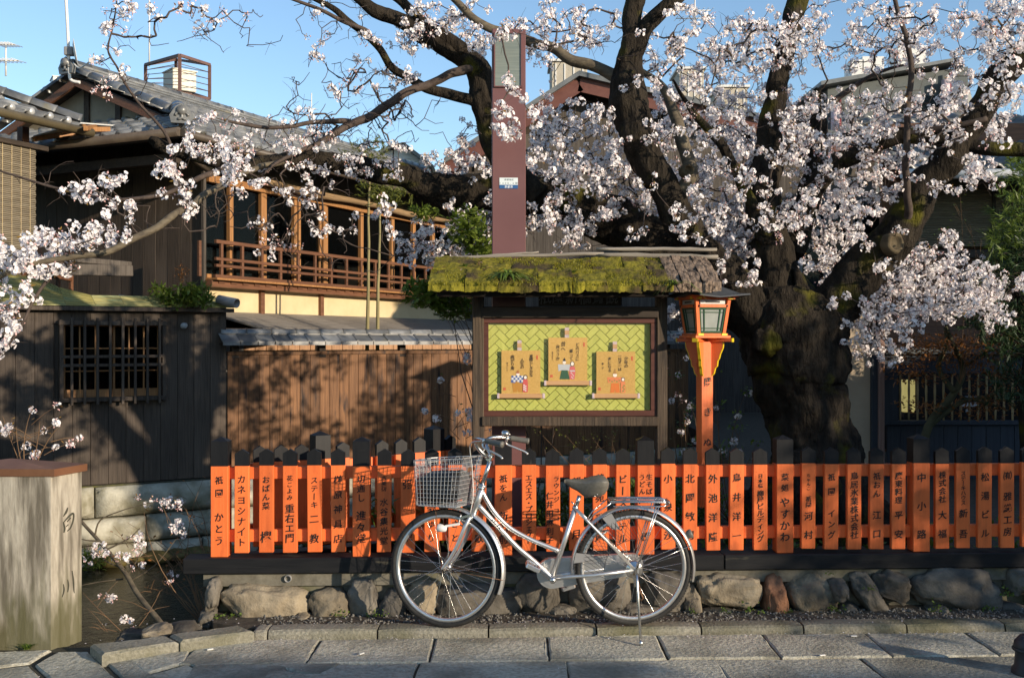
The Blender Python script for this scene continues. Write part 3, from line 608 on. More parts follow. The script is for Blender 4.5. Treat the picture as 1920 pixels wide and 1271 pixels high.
# glazing in front of the panel
cover = bpy.data.materials.new('clear_cover'); cover.use_nodes = True; _n = cover.node_tree
_t = _n.nodes.new('ShaderNodeBsdfTransparent'); _g = _n.nodes.new('ShaderNodeBsdfGlossy'); _g.inputs['Roughness'].default_value = .08; _x = _n.nodes.new('ShaderNodeMixShader'); _x.inputs[0].default_value = .025
_n.links.new(_t.outputs[0], _x.inputs[1]); _n.links.new(_g.outputs[0], _x.inputs[2]); _n.links.new(_x.outputs[0], _n.nodes['Material Output'].inputs['Surface'])
mb = MB(); mb.box(c - FRY * .027, (PWd - .012, .003, PHt - .012), FR); mb.build('glass', cover, ko, org=c)
# roof: sloping deck, moss covered shingles, bark strips, ridge logs
E0 = fl(0, 6.56, 0); zE = 2.005; zR = 2.215; aE, aR = 6.56, 7.06
def rp(x, f, up=0.0):                                 # point on the roof: photo column x at the eave, f from eave 0 to ridge 1
    X = (x - CX) / F * YL(aE, x); a = aE + (aR - aE) * f
    X2 = X * (1 - .0 * f)
    return fl(X2, a, zE + (zR - zE) * f + up)
shade_black = M('shade_black_beam', (.008, .006, .005), (.018, .013, .010), scale=4, stretch=(1, 6, 6), rough=.8, bump=.3, spec=.2, rnd=0)  # shade under the eave is put into this near-black beam colour
rn = (rp(1000, 1) - rp(1000, 0)).cross(rp(1100, 0) - rp(1000, 0)); rn = -rn.normalized() if rn.z < 0 else rn.normalized()
mb = MB(); mb.prism([rp(812, .04, -.012), rp(1338, .04, -.012), rp(1338, 1, -.012), rp(812, 1, -.012)], rn * -.03); roof = mb.build('roof', wood_dark, ko)
mb = MB(); mb.bar(rp(818, .14, -.062), rp(1256, .14, -.062), .05, .05, bev=.006); mb.build('eave_beam', shade_black, roof)
mb = MB(); mb.bar(fl(rp(820, 1).x, 7.02, zR - .10), fl(rp(1335, 1).x, 7.02, zR - .10), .09, .10, bev=.006); mb.build('ridge_beam', wood_dark, roof)
mb = MB(); mb.prism([rp(812, 1, -.012), rp(1338, 1, -.012), rp(1338, 1.9, -.19 ), rp(812, 1.9, -.19)], (0, 0, -.03)); mb.build('rear_slope', wood_dark, roof)
def mossboard(x0, x1, f0, f1, h, mat, amp, name, seed, nx=26, ny=12):
    vs_ = []
    for i in range(nx):
        for k in range(ny):
            u, v = i / (nx - 1), k / (ny - 1); x = x0 + (x1 - x0) * u; f = f0 + (f1 - f0) * v
            ed = min(u, 1 - u, v, 1 - v); p = rp(x + 3 * noise.noise(Vector((v * 4, seed, 1))) * (u > .5), f + (.034 * noise.noise(Vector((x * .05, seed, 0))) + .022 * noise.noise(Vector((x * .2, seed, 0)))) * (1 if v < .5 else 0))
            d = h * (1 if ed > 0.001 else (-.6 if v < .01 else .96)) + amp * (noise.noise(p * 9 + Vector((0, 0, seed))) + .6 * noise.noise(p * 22) + .4 * noise.noise(p * 50))
            vs_.append(p + rn * d)
    fs_ = []
    for i in range(nx - 1):
        for k in range(ny - 1): a = i * ny + k; fs_.append((a, a + ny, a + ny + 1, a + 1))
    mb = MB(); mb.add(vs_, fs_, 0, True); c = sum(vs_, Vector()) / len(vs_); return mb.build(name, mat, roof, org=c)
xs = [803, 872, 934, 1010, 1075, 1140, 1205, 1262]
for i in range(len(xs) - 1):
    mossboard(xs[i], xs[i + 1] - 1, -.06, .50, .028 + random.uniform(-.006, .006), moss_m, .016, 'mossy_shingle', i * 3.1)
xs2 = [806, 900, 960, 1050, 1118, 1180, 1225, 1258]
for i in range(len(xs2) - 1):
    mossboard(xs2[i], xs2[i + 1] - 1, .47, 1.0, .022 + random.uniform(-.006, .006), moss_m, .014, 'mossy_shingle', 40 + i * 2.7)
for i, (a, b) in enumerate(((1256, 1278), (1279, 1296), (1297, 1317), (1318, 1334), (1335, 1352))):
    mossboard(a, b, -.03, 1.02, .034 + .006 * (i % 2), bark_strip, .010, 'bark_strip', 90 + i * 5, nx=12, ny=26)
def rlog(x0, y0, x1, y1, r, mat=bark_strip):
    p, q = PL(x0, y0, aR - .01), PL(x1, y1, aR - .01); mb = MB()
    pts = [p.lerp(q, k / 9) + Vector((0, 0, .006 * noise.noise(Vector((k * .7 + x0, 0, 0))))) for k in range(10)]
    mb.tube(pts, [r * (.7 + .3 * min(1, k / 2, (9 - k) / 2 + .4)) for k in range(10)], 9, rough=.25, rs=18); mb.build('ridge_pole', mat, roof, org=p)
rlog(797, 484, 1132, 476, .012, wood_grey); rlog(1118, 477, 1346, 482, .017, wood_grey); rlog(1118, 467, 1344, 468, .014, wood_grey); rlog(900, 480, 1010, 473, .007, wood_grey)
bl = MB(); rr = random.Random(9)
for i in range(9000):
    x = rr.uniform(806, 1264); f = rr.uniform(-.05, 1.0); p0 = rp(x, f)
    if noise.noise(p0 * 5) < -.12 and f > .05: continue
    h = rr.uniform(.006, .018) * (1.3 if f < .05 else 1); d = Vector((rr.gauss(0, .4), rr.gauss(-.3, .4), 1)).normalized(); s = Vector((rr.gauss(0, 1), rr.gauss(0, 1), 0)).normalized() * .003
    b0 = p0 + rn * (.024 if f < .48 else .018); bl.add([b0 - s, b0 + s, b0 + d * h], [(0, 1, 2)])
tag(bl.build('moss', moss_b, roof), None, None, None, 'stuff')
def tuft(name, label, cat, base, n, L, spread, mat, wid=.006, droop=.6, seed=0, parent=None, lean=(0, 0), part='blades'):
    rr = random.Random(seed); mb = MB()
    for i in range(n):
        az = rr.uniform(0, 6.283); l = L * rr.uniform(.55, 1.1); d = Vector((math.cos(az) * spread + lean[0], math.sin(az) * spread + lean[1], 1)).normalized(); p = Vector(base) + Vector((rr.gauss(0, 1), rr.gauss(0, 1), 0)) * L * .10
        w = wid * rr.uniform(.7, 1.2); sd = d.cross(Vector((0, 0, 1))); sd = sd.normalized() if sd.length > 1e-3 else Vector((1, 0, 0)); vs_ = []; m = 5
        for k in range(m):
            t = k / (m - 1); q = p + d * (l * t) + Vector((0, 0, -droop * l * t * t * .6)) + Vector((d.x, d.y, 0)) * (droop * l * t * t * .35); ww = w * (1 - t) ** .6
            vs_ += [q - sd * ww, q + sd * ww]
        mb.add(vs_, [(2 * k, 2 * k + 1, 2 * k + 3, 2 * k + 2) for k in range(m - 1)], 0, True)
    if parent: return mb.build(part, mat, parent)
    o = mb.build(name, mat, org=base); return tag(o, label, cat)
grass_g = leafy('grass_blade', (.07, .13, .018), (.17, .24, .04), tr=.35, scale=4)
tuft('fern', 'large clump of bright green grass growing on the left half of the mossy roof', 'plant', rp(952, .22, .03), 60, .19, .9, grass_g, .010, 1.4, 1, lean=(.15, -.5))
tuft('fern', 'small fern sprig at the upper left of the mossy roof', 'plant', rp(868, .6, .02), 14, .07, .7, grass_g, .005, .8, 2)
tuft('fern', 'thin grass clump at the middle of the mossy roof', 'plant', rp(1075, .35, .03), 22, .08, .9, grass_g, .004, .9, 3)
tuft('fern', 'drooping leaf sprig hanging from the right corner of the mossy roof', 'plant', rp(1268, -.03, .03), 14, .18, .8, grass_g, .009, 2.2, 4, lean=(0, -.6))
lv = MB(); rr = random.Random(4)
dry_leaf = M('dry_leaf', (.20, .12, .08), (.36, .25, .18), rough=.8, bump=0, rnd=.2)
for i in range(18):
    p = rp(rr.uniform(870, 950) if i < 13 else rr.uniform(820, 1240), rr.uniform(.35, .75), .045); a = rr.uniform(0, 6.28); d = Vector((math.cos(a), math.sin(a) * .6, rr.uniform(-.1, .4))) * rr.uniform(.012, .035); s = Vector((-d.y, d.x, .004)) * .45
    m2 = MB(); m2.add([p - d, p + s, p + d, p - s + Vector((0, 0, .006))], [(0, 1, 2), (0, 2, 3)]); o = m2.build('fallen_leaf', dry_leaf, roof, org=p)
# ------------------------------------------------------------------ three hanging poem scrolls
gold = M('gold_card', (.45, .275, .07), (.54, .34, .10), scale=90, rough=.5, bump=.1, rnd=.03, detail=2)
rodm = M('scroll_rod', (.42, .24, .11), (.50, .30, .15), scale=5, stretch=(.6, 8, 8), rough=.5, bump=.05, rnd=.03)
mauve = M('mauve_brocade', (.42, .33, .34), (.52, .44, .46), scale=80, rough=.7, bump=.1, rnd=0, detail=2)
thin_ink = M('brush_ink', (.02, .014, .01), (.035, .025, .018), rough=.6, bump=0, rnd=0)
seal = plain('red_seal', (.50, .10, .045), .6); skin = plain('painted_face', (.75, .66, .58), .6); hair = plain('painted_black', (.02, .018, .02), .6)
ACd = AP - .022
def scroll(x0, y0, x1, y1, cols, label, fig, hx):
    p = PL(x0, y0, ACd); q = PL(x1, y1, ACd); c = (p + q) / 2; k = p.y / F
    t = thing('hanging_scroll', label, 'scroll', PL((x0 + x1) / 2, y1, ACd), group='poem scrolls in the notice board')
    mb = MB(); mb.box(c, ((q - p).dot(FRX), .004, abs(q.z - p.z)), FR, bev=.001); mb.build('card', gold, t, org=c)
    r0, r1 = PL(x0 - 6, y1 + 4, ACd), PL(x1 + 6, y1 + 4, ACd); mb = MB(); mb.bar(r0 - FRY * .004, r1 - FRY * .004, .014, 8.5 * k, bev=.003); mb.build('rod', rodm, t, org=(r0 + r1) / 2)
    for e in (r0, r1):
        mb = MB(); mb.box(e - FRY * .004, (.018, .017, 10 * k), FR, bev=.003); mb.build('rod_end', mauve, t, org=e)
    a, b = PL(hx, y0 - 19, ACd), PL(hx, y0, ACd); mb = MB(); mb.box((a + b) / 2 + FRY * .002, (8 * k, .004, abs(a.z - b.z)), FR); mb.build('hanger', mauve, t, org=a)
    mb = MB(); mb.box((a + b) / 2 - FRY * .001, (8.2 * k, .003, abs(a.z - b.z) * .42), FR); mb.build('hanger_band', rodm, t, org=a)
    mb = MB()
    for (xx, s, ya, yb, sz) in cols: column(mb, s, xx, ya, yb, sz, ACd, .004)
    tag(mb.build('lettering', thin_ink, t), None, None, None, 'stuff')
    mb = MB()
    for (sx, sy, sw, sh) in ((x1 - 6, y0 + 13, 3, 8), (x0 + 6, y1 - 9, 5, 5)):
        e = PL(sx, sy, ACd); mb.box(e - FRY * .0028, (sw * k, .001, sh * k), FR)
    mb.build('seal', seal, t)
    # the printed couple: flat shapes a hair proud of the card
    mats = []; mb = MB(); lift = [.0030]
    def shape(pts, mat):
        if mat not in mats: mats.append(mat)
        lift[0] += .00012; mb.add([PL(x, y, ACd) - FRY * lift[0] for x, y in pts], [tuple(range(len(pts)))[::-1]], mats.index(mat))
    def disc(x, y, rx, ry, mat): shape([(x + rx * math.cos(i * .628), y + ry * math.sin(i * .628)) for i in range(10)], mat)
    fig(shape, disc); mb.build('painted_couple', mats, t)
def fm(n, c): return plain('print_' + n, c, .7)
def fig_l(shape, disc):
    bx, by = 970, 735
    shape([(bx - 10, by - 20), (bx + 10, by - 20), (bx + 9, by), (bx + 1, by), (bx, by - 8), (bx - 1, by), (bx - 8, by)], fm('ochre', (.42, .20, .03)))
    shape([(bx - 11, by - 31), (bx + 11, by - 31), (bx + 12, by - 18), (bx + 5, by - 17), (bx, by - 22), (bx - 5, by - 17), (bx - 12, by - 18)], fm('blue', (.06, .11, .30)))
    for i in range(3):
        for j in range(6):
            if (i + j) % 2: shape([(bx - 11 + j * 3.7, by - 31 + i * 4), (bx - 7.3 + j * 3.7, by - 31 + i * 4), (bx - 7.3 + j * 3.7, by - 27 + i * 4), (bx - 11 + j * 3.7, by - 27 + i * 4)], fm('pale', (.6, .6, .6)))
    disc(bx + 1, by - 34, 3.4, 3.6, skin); shape([(bx - 3, by - 35), (bx + 4, by - 35), (bx + 1.5, by - 42)], fm('cap', (.35, .12, .04)))
    gx = 985; disc(gx, by - 28, 4.2, 4.4, hair); disc(gx, by - 27.5, 2.8, 3.2, skin)
    shape([(gx - 4, by - 24), (gx + 4, by - 24), (gx + 5, by - 16), (gx + 4.5, by), (gx - 4.5, by), (gx - 5, by - 14)], fm('red', (.50, .09, .08)))
    for i in range(6): shape([(gx - 4 + 3 * (i % 2), by - 14 + i * 2), (gx - 1 + 3 * (i % 2), by - 14 + i * 2), (gx - 1 + 3 * (i % 2), by - 12 + i * 2), (gx - 4 + 3 * (i % 2), by - 12 + i * 2)], fm('pale', (.6, .6, .6)))
def fig_c(shape, disc):
    bx, by = 1058, 711
    shape([(bx - 5, by - 18), (bx + 6, by - 18), (bx + 10, by), (bx - 9, by)], fm('green', (.03, .09, .05)))
    shape([(bx - 12, by - 28), (bx + 12, by - 28), (bx + 11, by - 15), (bx + 5, by - 17), (bx - 5, by - 17), (bx - 11, by - 15)], fm('grey', (.42, .44, .46)))
    disc(bx, by - 32, 3.2, 3.8, skin); shape([(bx - 3, by - 34), (bx + 3, by - 34), (bx + 1, by - 40), (bx - .5, by - 40)], hair)
    gx = 1073; disc(gx, by - 29, 4.2, 5, hair); disc(gx, by - 29, 3, 3.8, skin); shape([(gx - 4.5, by - 26), (gx - 3, by - 18), (gx - 5, by - 19)], hair)
    shape([(gx - 4.5, by - 24), (gx + 4.5, by - 24), (gx + 6, by - 14), (gx + 4, by), (gx - 5, by), (gx - 6, by - 14)], fm('rose', (.52, .12, .12)))
    shape([(gx - 4.8, by - 17), (gx + 4.8, by - 17), (gx + 4.6, by - 14.5), (gx - 4.6, by - 14.5)], fm('grey', (.42, .44, .46)))
    for i in range(5): disc(gx - 2 + (i * 7 % 5), by - 12 + i * 2.5, 1, 1, fm('pale', (.6, .6, .6)))
def fig_r(shape, disc):
    bx, by = 1153, 736
    shape([(bx - 7, by - 18), (bx + 8, by - 18), (bx + 9, by), (bx + 1, by), (bx, by - 7), (bx - 1, by), (bx - 9, by)], fm('orange', (.58, .16, .03)))
    shape([(bx - 15, by - 29), (bx + 12, by - 29), (bx + 12, by - 17), (bx + 4, by - 20), (bx - 5, by - 20), (bx - 13, by - 18)], fm('coral', (.60, .20, .08)))
    for i in range(5): disc(bx - 10 + i * 4.5, by - 23 + (i % 2) * 2, 1.6, 1.2, fm('leaf', (.12, .20, .05)))
    disc(bx, by - 33, 4, 4, skin); shape([(bx - 3.6, by - 35), (bx + 3.6, by - 35), (bx, by - 45)], fm('cap2', (.36, .20, .06)))
    gx = 1168; disc(gx, by - 25, 3.6, 4, hair); disc(gx, by - 24.6, 2.6, 3, skin)
    shape([(gx - 4, by - 21), (gx + 4, by - 21), (gx + 4.5, by), (gx - 4.5, by), (gx - 4.5, by - 12)], fm('coral', (.60, .20, .08)))
    for i in range(4): disc(gx + (i % 2) * 2, by - 3 - i * 3.4, 2, 1.2, fm('leaf', (.12, .20, .05)))
scroll(940, 657, 1013, 738, [(996, '素晴らしきかな', 668, 703, 6.5), (979, '人生の', 675, 688, 7), (961, '曲がり角', 669, 690, 7), (951, '季子かえ', 681, 694, 3)], 'gold scroll card with a blue checked couple, hanging lowest on the left of the board', fig_l, 974)
scroll(1028, 633, 1101, 714, [(1082.5, 'どのバスに', 646, 673, 6.5), (1071, '乗って', 658, 672, 7), (1056, '昔へ', 645, 654, 8.5), (1046, '戻ろうか', 650, 672, 6.5), (1036, '季子かえこ', 661, 674, 3)], 'gold scroll card with grey and green couple, hanging highest, centre of board', fig_c, 1063)
scroll(1118, 659, 1191, 738, [(1174, '少年の', 672, 686, 7), (1162, '一兄才一は', 667, 692, 6.5), (1143, '海になる', 673, 694, 6.5), (1130, '季子', 682, 690, 4)], 'gold scroll card with a couple in orange robes, hanging on the right of the board', fig_r, 1153)
# ------------------------------------------------------------------ brown steel information post
APo = 7.18
p, q = PL(922, 60, APo), PL(985, 60, APo); w = (q - p).length; c = (p + q) / 2; zt = c.z + .02
po = thing('sign_post', 'tall reddish brown steel post rising behind the notice board', 'sign post', (c.x, c.y, .2))
mb = MB(); mb.box((c.x, c.y + .07, (zt + .1) / 2), (w, .14, zt - .1), FR, bev=.004); mb.build('shaft', steel_b, po)
plate_m = M('weathered_text_plate', (.13, .16, .15), (.21, .235, .21), scale=3, stretch=(1, 1, 26), rough=.3, bump=.02, rnd=0, c3=(.26, .26, .20), s3=5, st3=(.6, 1, 3), c3lo=.6, c3hi=.75)
a, b = PL(928, 63, APo - .004), PL(977, 162, APo - .004); cc = (a + b) / 2
mb = MB(); mb.box(cc, ((b - a).dot(FRX), .006, abs(a.z - b.z)), FR); plate = mb.build('text_plate', plate_m, po, org=cc)
for n_, x0, y0, x1, y1 in (('rim', 926, 61, 979, 63.4), ('rim', 926, 161.6, 979, 164), ('rim', 926, 63.4, 928.4, 161.6), ('rim', 976.6, 63.4, 979, 161.6)):
    a, b = PL(x0, y0, APo - .008), PL(x1, y1, APo - .008); mb = MB(); mb.box((a + b) / 2, ((b - a).dot(FRX), .016, abs(a.z - b.z)), FR); mb.build(n_, steel_b, po, org=a)
a, b = PL(936.5, 333.5, APo - .002), PL(971, 347, APo - .002); mb = MB(); mb.box((a + b) / 2, ((b - a).dot(FRX), .003, abs(a.z - b.z)), FR); l1 = mb.build('label_plate', plain('label_white', (.60, .66, .68), .5), po, org=a)
a, b = PL(936.5, 347, APo - .002), PL(971, 354, APo - .002); mb = MB(); mb.box((a + b) / 2, ((b - a).dot(FRX), .003, abs(a.z - b.z)), FR); l2 = mb.build('label_plate', plain('label_blue', (.02, .09, .24), .5), po, org=a)
mb = MB()
for i, ch in enumerate('京都市'): write(mb, ch, PL(948.5 + i * 5.4, 350.6, APo - .0045), 5 * APo / F, FRX)
mb.build('lettering', plain('label_text_white', (.7, .75, .8), .5), l2)
mb = MB()
for i, ch in enumerate('IC30-6幼'): write(mb, ch, PL(939.5 + i * 4.8, 343.6, APo - .0045), 4.6 * APo / F, FRX)
for i, ch in enumerate('美観地区'): write(mb, ch, PL(947.5 + i * 4.6, 337.2, APo - .0045), 3.8 * APo / F, FRX)
mb.build('lettering', plain('label_text_grey', (.16, .20, .22), .5), l1)
# ------------------------------------------------------------------ street lantern
ALn = 6.92
lx = 1321; cL = PL(lx, 900, ALn); kL = cL.y / F; lrot = R(14) + FRZ
lt = thing('street_lantern', 'vermilion wooden street lantern on a lettered post beside the notice board', 'lantern', (cL.x, cL.y, .2), lrot)
def lz(y): return EYE - (y - CY) * kL - .2
def lbox(name, w, d, y0, y1, mat, x=0, y=0, bev=.003, parent=None):
    mb = MB(); mb.box((x, y, (lz(y0) + lz(y1)) / 2), (w, d, lz(y0) - lz(y1)), bev=bev); return mb.build(name, mat, parent or lt, local=True)
yel = plain('yellow_paint', (.75, .50, .015), .45); green = M('green_paint', (.012, .05, .022), (.02, .075, .035), rough=.4, bump=.05, rnd=0)
frost = M('frosted_pane', (.22, .24, .22), (.30, .32, .30), rough=.35, bump=0, rnd=0)
post_ = lbox('post', .098, .098, 640, 950, vermilion)
mb = MB()
for ch, y in (('勝', 715), ('き', 771), ('ぬ', 828)): mb = MB(); write(mb, ch, Vector((.0, -.0515, lz(y))), .062, Vector((1, 0, 0)), sx=1.15); mb.build('character', ink, post_, local=True)
for ang in range(4):                                   # scalloped brackets with yellow edges
    d = Vector((math.cos((ang + .5) * math.pi / 2), math.sin((ang + .5) * math.pi / 2), 0)); s = Vector((-d.y, d.x, 0))
    prof = [(.049, 641), (.155, 641), (.150, 652), (.128, 664), (.120, 672), (.108, 676), (.104, 686), (.088, 690), (.078, 700), (.062, 704), (.049, 708)]
    mb = MB(); mb.prism([d * r + Vector((0, 0, lz(y))) - s * .011 for r, y in prof], s * .022); br = mb.build('bracket', vermilion, lt, local=True)
    mb = MB(); pts = prof[1:]
    for i in range(len(pts) - 1): mb.bar(d * pts[i][0] + Vector((0, 0, lz(pts[i][1]))), d * pts[i + 1][0] + Vector((0, 0, lz(pts[i + 1][1]))), .0225, .005, up=(0, 0, 1) if abs(pts[i][1] - pts[i + 1][1]) < 6 else d)
    mb.build('edge', yel, br, local=True)
lbox('base_plate', .30, .30, 629, 634, vermilion)
for s in (-1, 1):                                      # crossed beams with yellow ends
    for e in (-1, 1): lbox('corner_block', .05, .012, 625, 630.2, yel, e * .10, -.136 if s < 0 else .136)
for ang in (R(45), R(-45)):
    d = Vector((math.cos(ang), math.sin(ang), 0)); mb = MB(); zc_ = lz(637.6); h_ = 6.4 * kL
    mb.bar(d * -.222 + Vector((0, 0, zc_)), d * .222 + Vector((0, 0, zc_)), .045, h_ - (.004 if ang > 0 else 0), bev=.003); bm_ = mb.build('beam', vermilion, lt, local=True)
    for e in (-1, 1): mb = MB(); mb.bar(d * (e * .221) + Vector((0, 0, zc_)), d * (e * .230) + Vector((0, 0, zc_)), .046, h_ + .002); mb.build('beam_end', yel, bm_, local=True)
lbox('lower_frame', .27, .27, 625.2, 629.2, vermilion)
def lant(r, y): return r, lz(y)
body = [(.108, 625), (.138, 577)]
for sx in (-1, 1):
    for sy in (-1, 1):
        mb = MB(); mb.bar((sx * .108, sy * .108, lz(625)), (sx * .140, sy * .140, lz(558)), .028, .028, up=(sx, 0, 0), bev=.002); mb.build('corner_post', vermilion, lt, local=True)
for ang in range(4):
    d = Vector((math.cos(ang * math.pi / 2), math.sin(ang * math.pi / 2), 0)); s = Vector((-d.y, d.x, 0))
    def w_(u, y):                                      # u across, y photo row, on the tapering lantern side
        t = (625 - y) / 48; return d * (.103 + .028 * t) + s * (u * (.098 + .028 * t)) + Vector((0, 0, lz(y)))
    mb = MB(); mb.prism([w_(-.95, 622), w_(.95, 622), w_(.95, 580), w_(-.95, 580)], d * -.006); pane = mb.build('pane', frost, lt, local=True)
    mb = MB()
    for (u0, u1, y0, y1) in ((-1, 1, 624.5, 620.5), (-1, 1, 581, 577.5), (-1, -.82, 620, 581), (.82, 1, 620, 581)): mb.prism([w_(u0, y0) - d * .004, w_(u1, y0) - d * .004, w_(u1, y1) - d * .004, w_(u0, y1) - d * .004], d * .014)
    for (u0, u1, y0, y1) in ((-.6, -.52, 620, 581), (.52, .6, 620, 581), (-.82, .82, 616.5, 615), (-.82, .82, 587, 585.5)): mb.prism([w_(u0, y0), w_(u1, y0), w_(u1, y1), w_(u0, y1)], d * .006)
    mb.build('sash', green, pane, local=True)
    mb = MB(); mb.box(d * .136 + Vector((0, 0, lz(574.5))), (.028 if abs(d.x) > .5 else .25, .25 if abs(d.x) > .5 else .028, 5.5 * kL), bev=.002); mb.build('upper_rail', vermilion, lt, local=True)
    mb = MB(); mb.box(d * .134 + Vector((0, 0, lz(567.2))), (.012 if abs(d.x) > .5 else .21, .21 if abs(d.x) > .5 else .012, 8 * kL)); vp = mb.build('vent_panel', plain('vent_white', (.5, .5, .47), .5), lt, local=True)
    mb = MB(); mb.box(d * .141 + Vector((0, 0, lz(567.2))), (.004 if abs(d.x) > .5 else .12, .12 if abs(d.x) > .5 else .004, 2.6 * kL)); mb.build('vent_slot', hair, vp, local=True)
    mb = MB(); mb.box(d * .155 + Vector((0, 0, lz(558))), (.034 if abs(d.x) > .5 else .36, .36 if abs(d.x) > .5 else .034, 8 * kL), bev=.002); hb = mb.build('head_rail', vermilion, lt, local=True)
    for e in (-1, 1):
        mb = MB(); mb.box(d * .175 + s * (e * .135) + Vector((0, 0, lz(558))), (.010 if abs(d.x) > .5 else .042, .042 if abs(d.x) > .5 else .010, 8.6 * kL)); mb.build('end_cap', yel, hb, local=True)
        mb = MB(); mb.lathe(d * .151 + s * (e * .118) + Vector((0, 0, lz(574.5))), [(.008, 0), (.007, .004), (.0, .006)], 8, d); mb.build('bolt', iron, hb, local=True)
mb = MB(); n = 9                                       # swept hipped roof
copper_d = M('dark_copper_roof', (.028, .032, .035), (.06, .065, .07), scale=5, rough=.45, bump=.1, rnd=0)
prof = [(.34, lz(557)), (.345, lz(560)), (.30, lz(556)), (.20, lz(546)), (.10, lz(534)), (.03, lz(526)), (.0, lz(525))]
prof = [(.245, lz(558)), (.262, lz(560)), (.258, lz(557.5)), (.20, lz(551)), (.12, lz(541)), (.05, lz(531)), (.0, lz(528))]
vs_ = []
for r, z in prof:
    for cx_, cy_ in ((-1, -1), (0, -1.0), (1, -1), (1.0, 0), (1, 1), (0, 1.0), (-1, 1), (-1.0, 0)):
        vs_.append((cx_ * r, cy_ * r, z + (.02 if abs(cx_) + abs(cy_) > 1.5 and r > .2 else 0)))
fs_ = []
for i in range(len(prof) - 1):
    for j in range(8): fs_.append((i * 8 + j, i * 8 + (j + 1) % 8, (i + 1) * 8 + (j + 1) % 8, (i + 1) * 8 + j))
fs_.append(tuple(range(8))[::-1]); mb.add(vs_, fs_); mb.build('roof', copper_d, lt, local=True)
mb = MB(); mb.box((0, 0, lz(556)), (.40, .40, .012), bev=.003); mb.build('soffit', vermilion, lt, local=True)

lt.scale = (.85, .85, 1.0)
# ------------------------------------------------------------------ city bicycle leaning on its side stand
YB = 5.93; KB = YB / F
bike = thing('bicycle', 'silver step-through city bicycle with wire basket parked at the kerb', 'bicycle', ((1010 - CX) * KB, YB, .046))
bo = Vector(bike.location)
lean = R(2.5); bike.rotation_euler = (lean, 0, R(1.6)); MW[bike.name] = Matrix.Translation(bo) @ Matrix.Rotation(R(1.6), 4, 'Z') @ Matrix.Rotation(lean, 4, 'X')
RW = .333; ZC = RW
def b2(x, y, lat=0.0):                                 # photo point of the bicycle's own plane; lat > 0 away from the camera
    return Vector(((x - 1010) * KB, lat, ZC + (1070 - y) * KB))
def part(mb, name, mat, parent=None): return mb.build(name, mat, parent or bike, local=True)
# wheels
def wheel(parent, c, name='wheel'):
    hub = MB(); hub.lathe(c, [(.008, -.062), (.009, -.05), (.024, -.034), (.024, -.030), (.014, -.028), (.014, .028), (.024, .030), (.024, .034), (.009, .05), (.008, .062)], 16, (0, 1, 0))
    w = hub.build(name, chrome, parent, local=True)
    n = 64; ty = MB()
    ring = lambda r, y: [c + Vector((r * math.cos(2 * math.pi * i / n), y, r * math.sin(2 * math.pi * i / n))) for i in range(n)]
    def sweep(mb, prof, closed=True):
        vs_ = []; k = len(prof)
        for r, y in prof: vs_ += ring(r, y)
        fs_ = []
        for i in range(k if closed else k - 1):
            for j in range(n): fs_.append((i * n + j, i * n + (j + 1) % n, ((i + 1) % k) * n + (j + 1) % n, ((i + 1) % k) * n + j))
        mb.add(vs_, fs_, 0, True)
    sweep(ty, [(RW - .0175 + .0175 * math.cos(t), .0175 * math.sin(t)) for t in [2 * math.pi * i / 12 for i in range(12)]]); ty.build('tyre', rubber, w, local=True)
    tr = MB()
    for i in range(120):
        t = 2 * math.pi * i / 120; d = Vector((math.cos(t), 0, math.sin(t))); 
        for sy in (-1, 1): tr.box(c + d * (RW - .003) + Vector((0, sy * .010, 0)), (.004, .007, .009), frame(d, Vector((0, 1, 0)), d.cross(Vector((0, 1, 0)))))
    tr.build('tread', rubber, w, local=True)
    rim = MB(); sweep(rim, [(RW - .030, -.013), (RW - .046, -.012), (RW - .052, -.005), (RW - .052, .005), (RW - .046, .012), (RW - .030, .013)]); rim.build('rim', silver, w, local=True)
    sp = MB()
    for i in range(36):
        t = 2 * math.pi * (i + .5) / 36; sd = 1 if i % 2 else -1; k = 1 if (i // 2) % 2 else -1; th = t + k * 1.15
        a = c + Vector((.022 * math.cos(th), sd * .030, .022 * math.sin(th))); b = c + Vector(((RW - .05) * math.cos(t), sd * .003, (RW - .05) * math.sin(t))); sp.tube([a, b], .0011, 5, cap=False)
    sp.build('spokes', chrome, w, local=True); return w
rear_c = Vector(((1187 - 1010) * KB, 0, ZC)); wheel(bike, rear_c)
# steering assembly turned 19 degrees to its right: built straight, then rotated about the head axis
st = R(-19); ax0 = b2(880, 990); ax1 = b2(918, 872); axd = (ax1 - ax0).normalized()
RS = Matrix.Translation(ax0) @ Matrix.Rotation(st, 4, axd) @ Matrix.Translation(-ax0)
class SB(MB):
    def build(s, name, mats, parent=None, local=True, org=None):
        s.v = [tuple(RS @ Vector(v)) for v in s.v]; return _MB.build(s, name, mats, parent, local)
_MB = MB
front_c = Vector(((835 - 1010) * KB, 0, ZC))
def steer_wheel():
    global MB
    MB = SB
    try: return wheel(bike, front_c)
    finally: MB = _MB
steer_wheel()
fork = SB()
for s in (-1, 1):
    pts = [b2(884, 972, s * .022), b2(876, 992, s * .045), b2(864, 1022, s * .05), b2(850, 1048, s * .052), b2(836, 1067, s * .054), front_c + Vector((0, s * .054, 0))]
    fork.tube(catmull(pts, 4), [.0135 - .0055 * i / 20 for i in range(21)], 10)
fork.tube([b2(884, 974, -.03), b2(884, 974, .03)], .016, 10); part(fork, 'fork', silver)
stem = SB(); stem.tube([b2(904, 915), b2(919, 868)], .0125, 10); stem.lathe(b2(903, 917), [(.021, -.012), (.024, -.008), (.024, 0), (.020, .004), (.024, .008), (.022, .014), (.012, .018)], 14, axd); part(stem, 'stem', chrome)
cl = b2(918, 862)
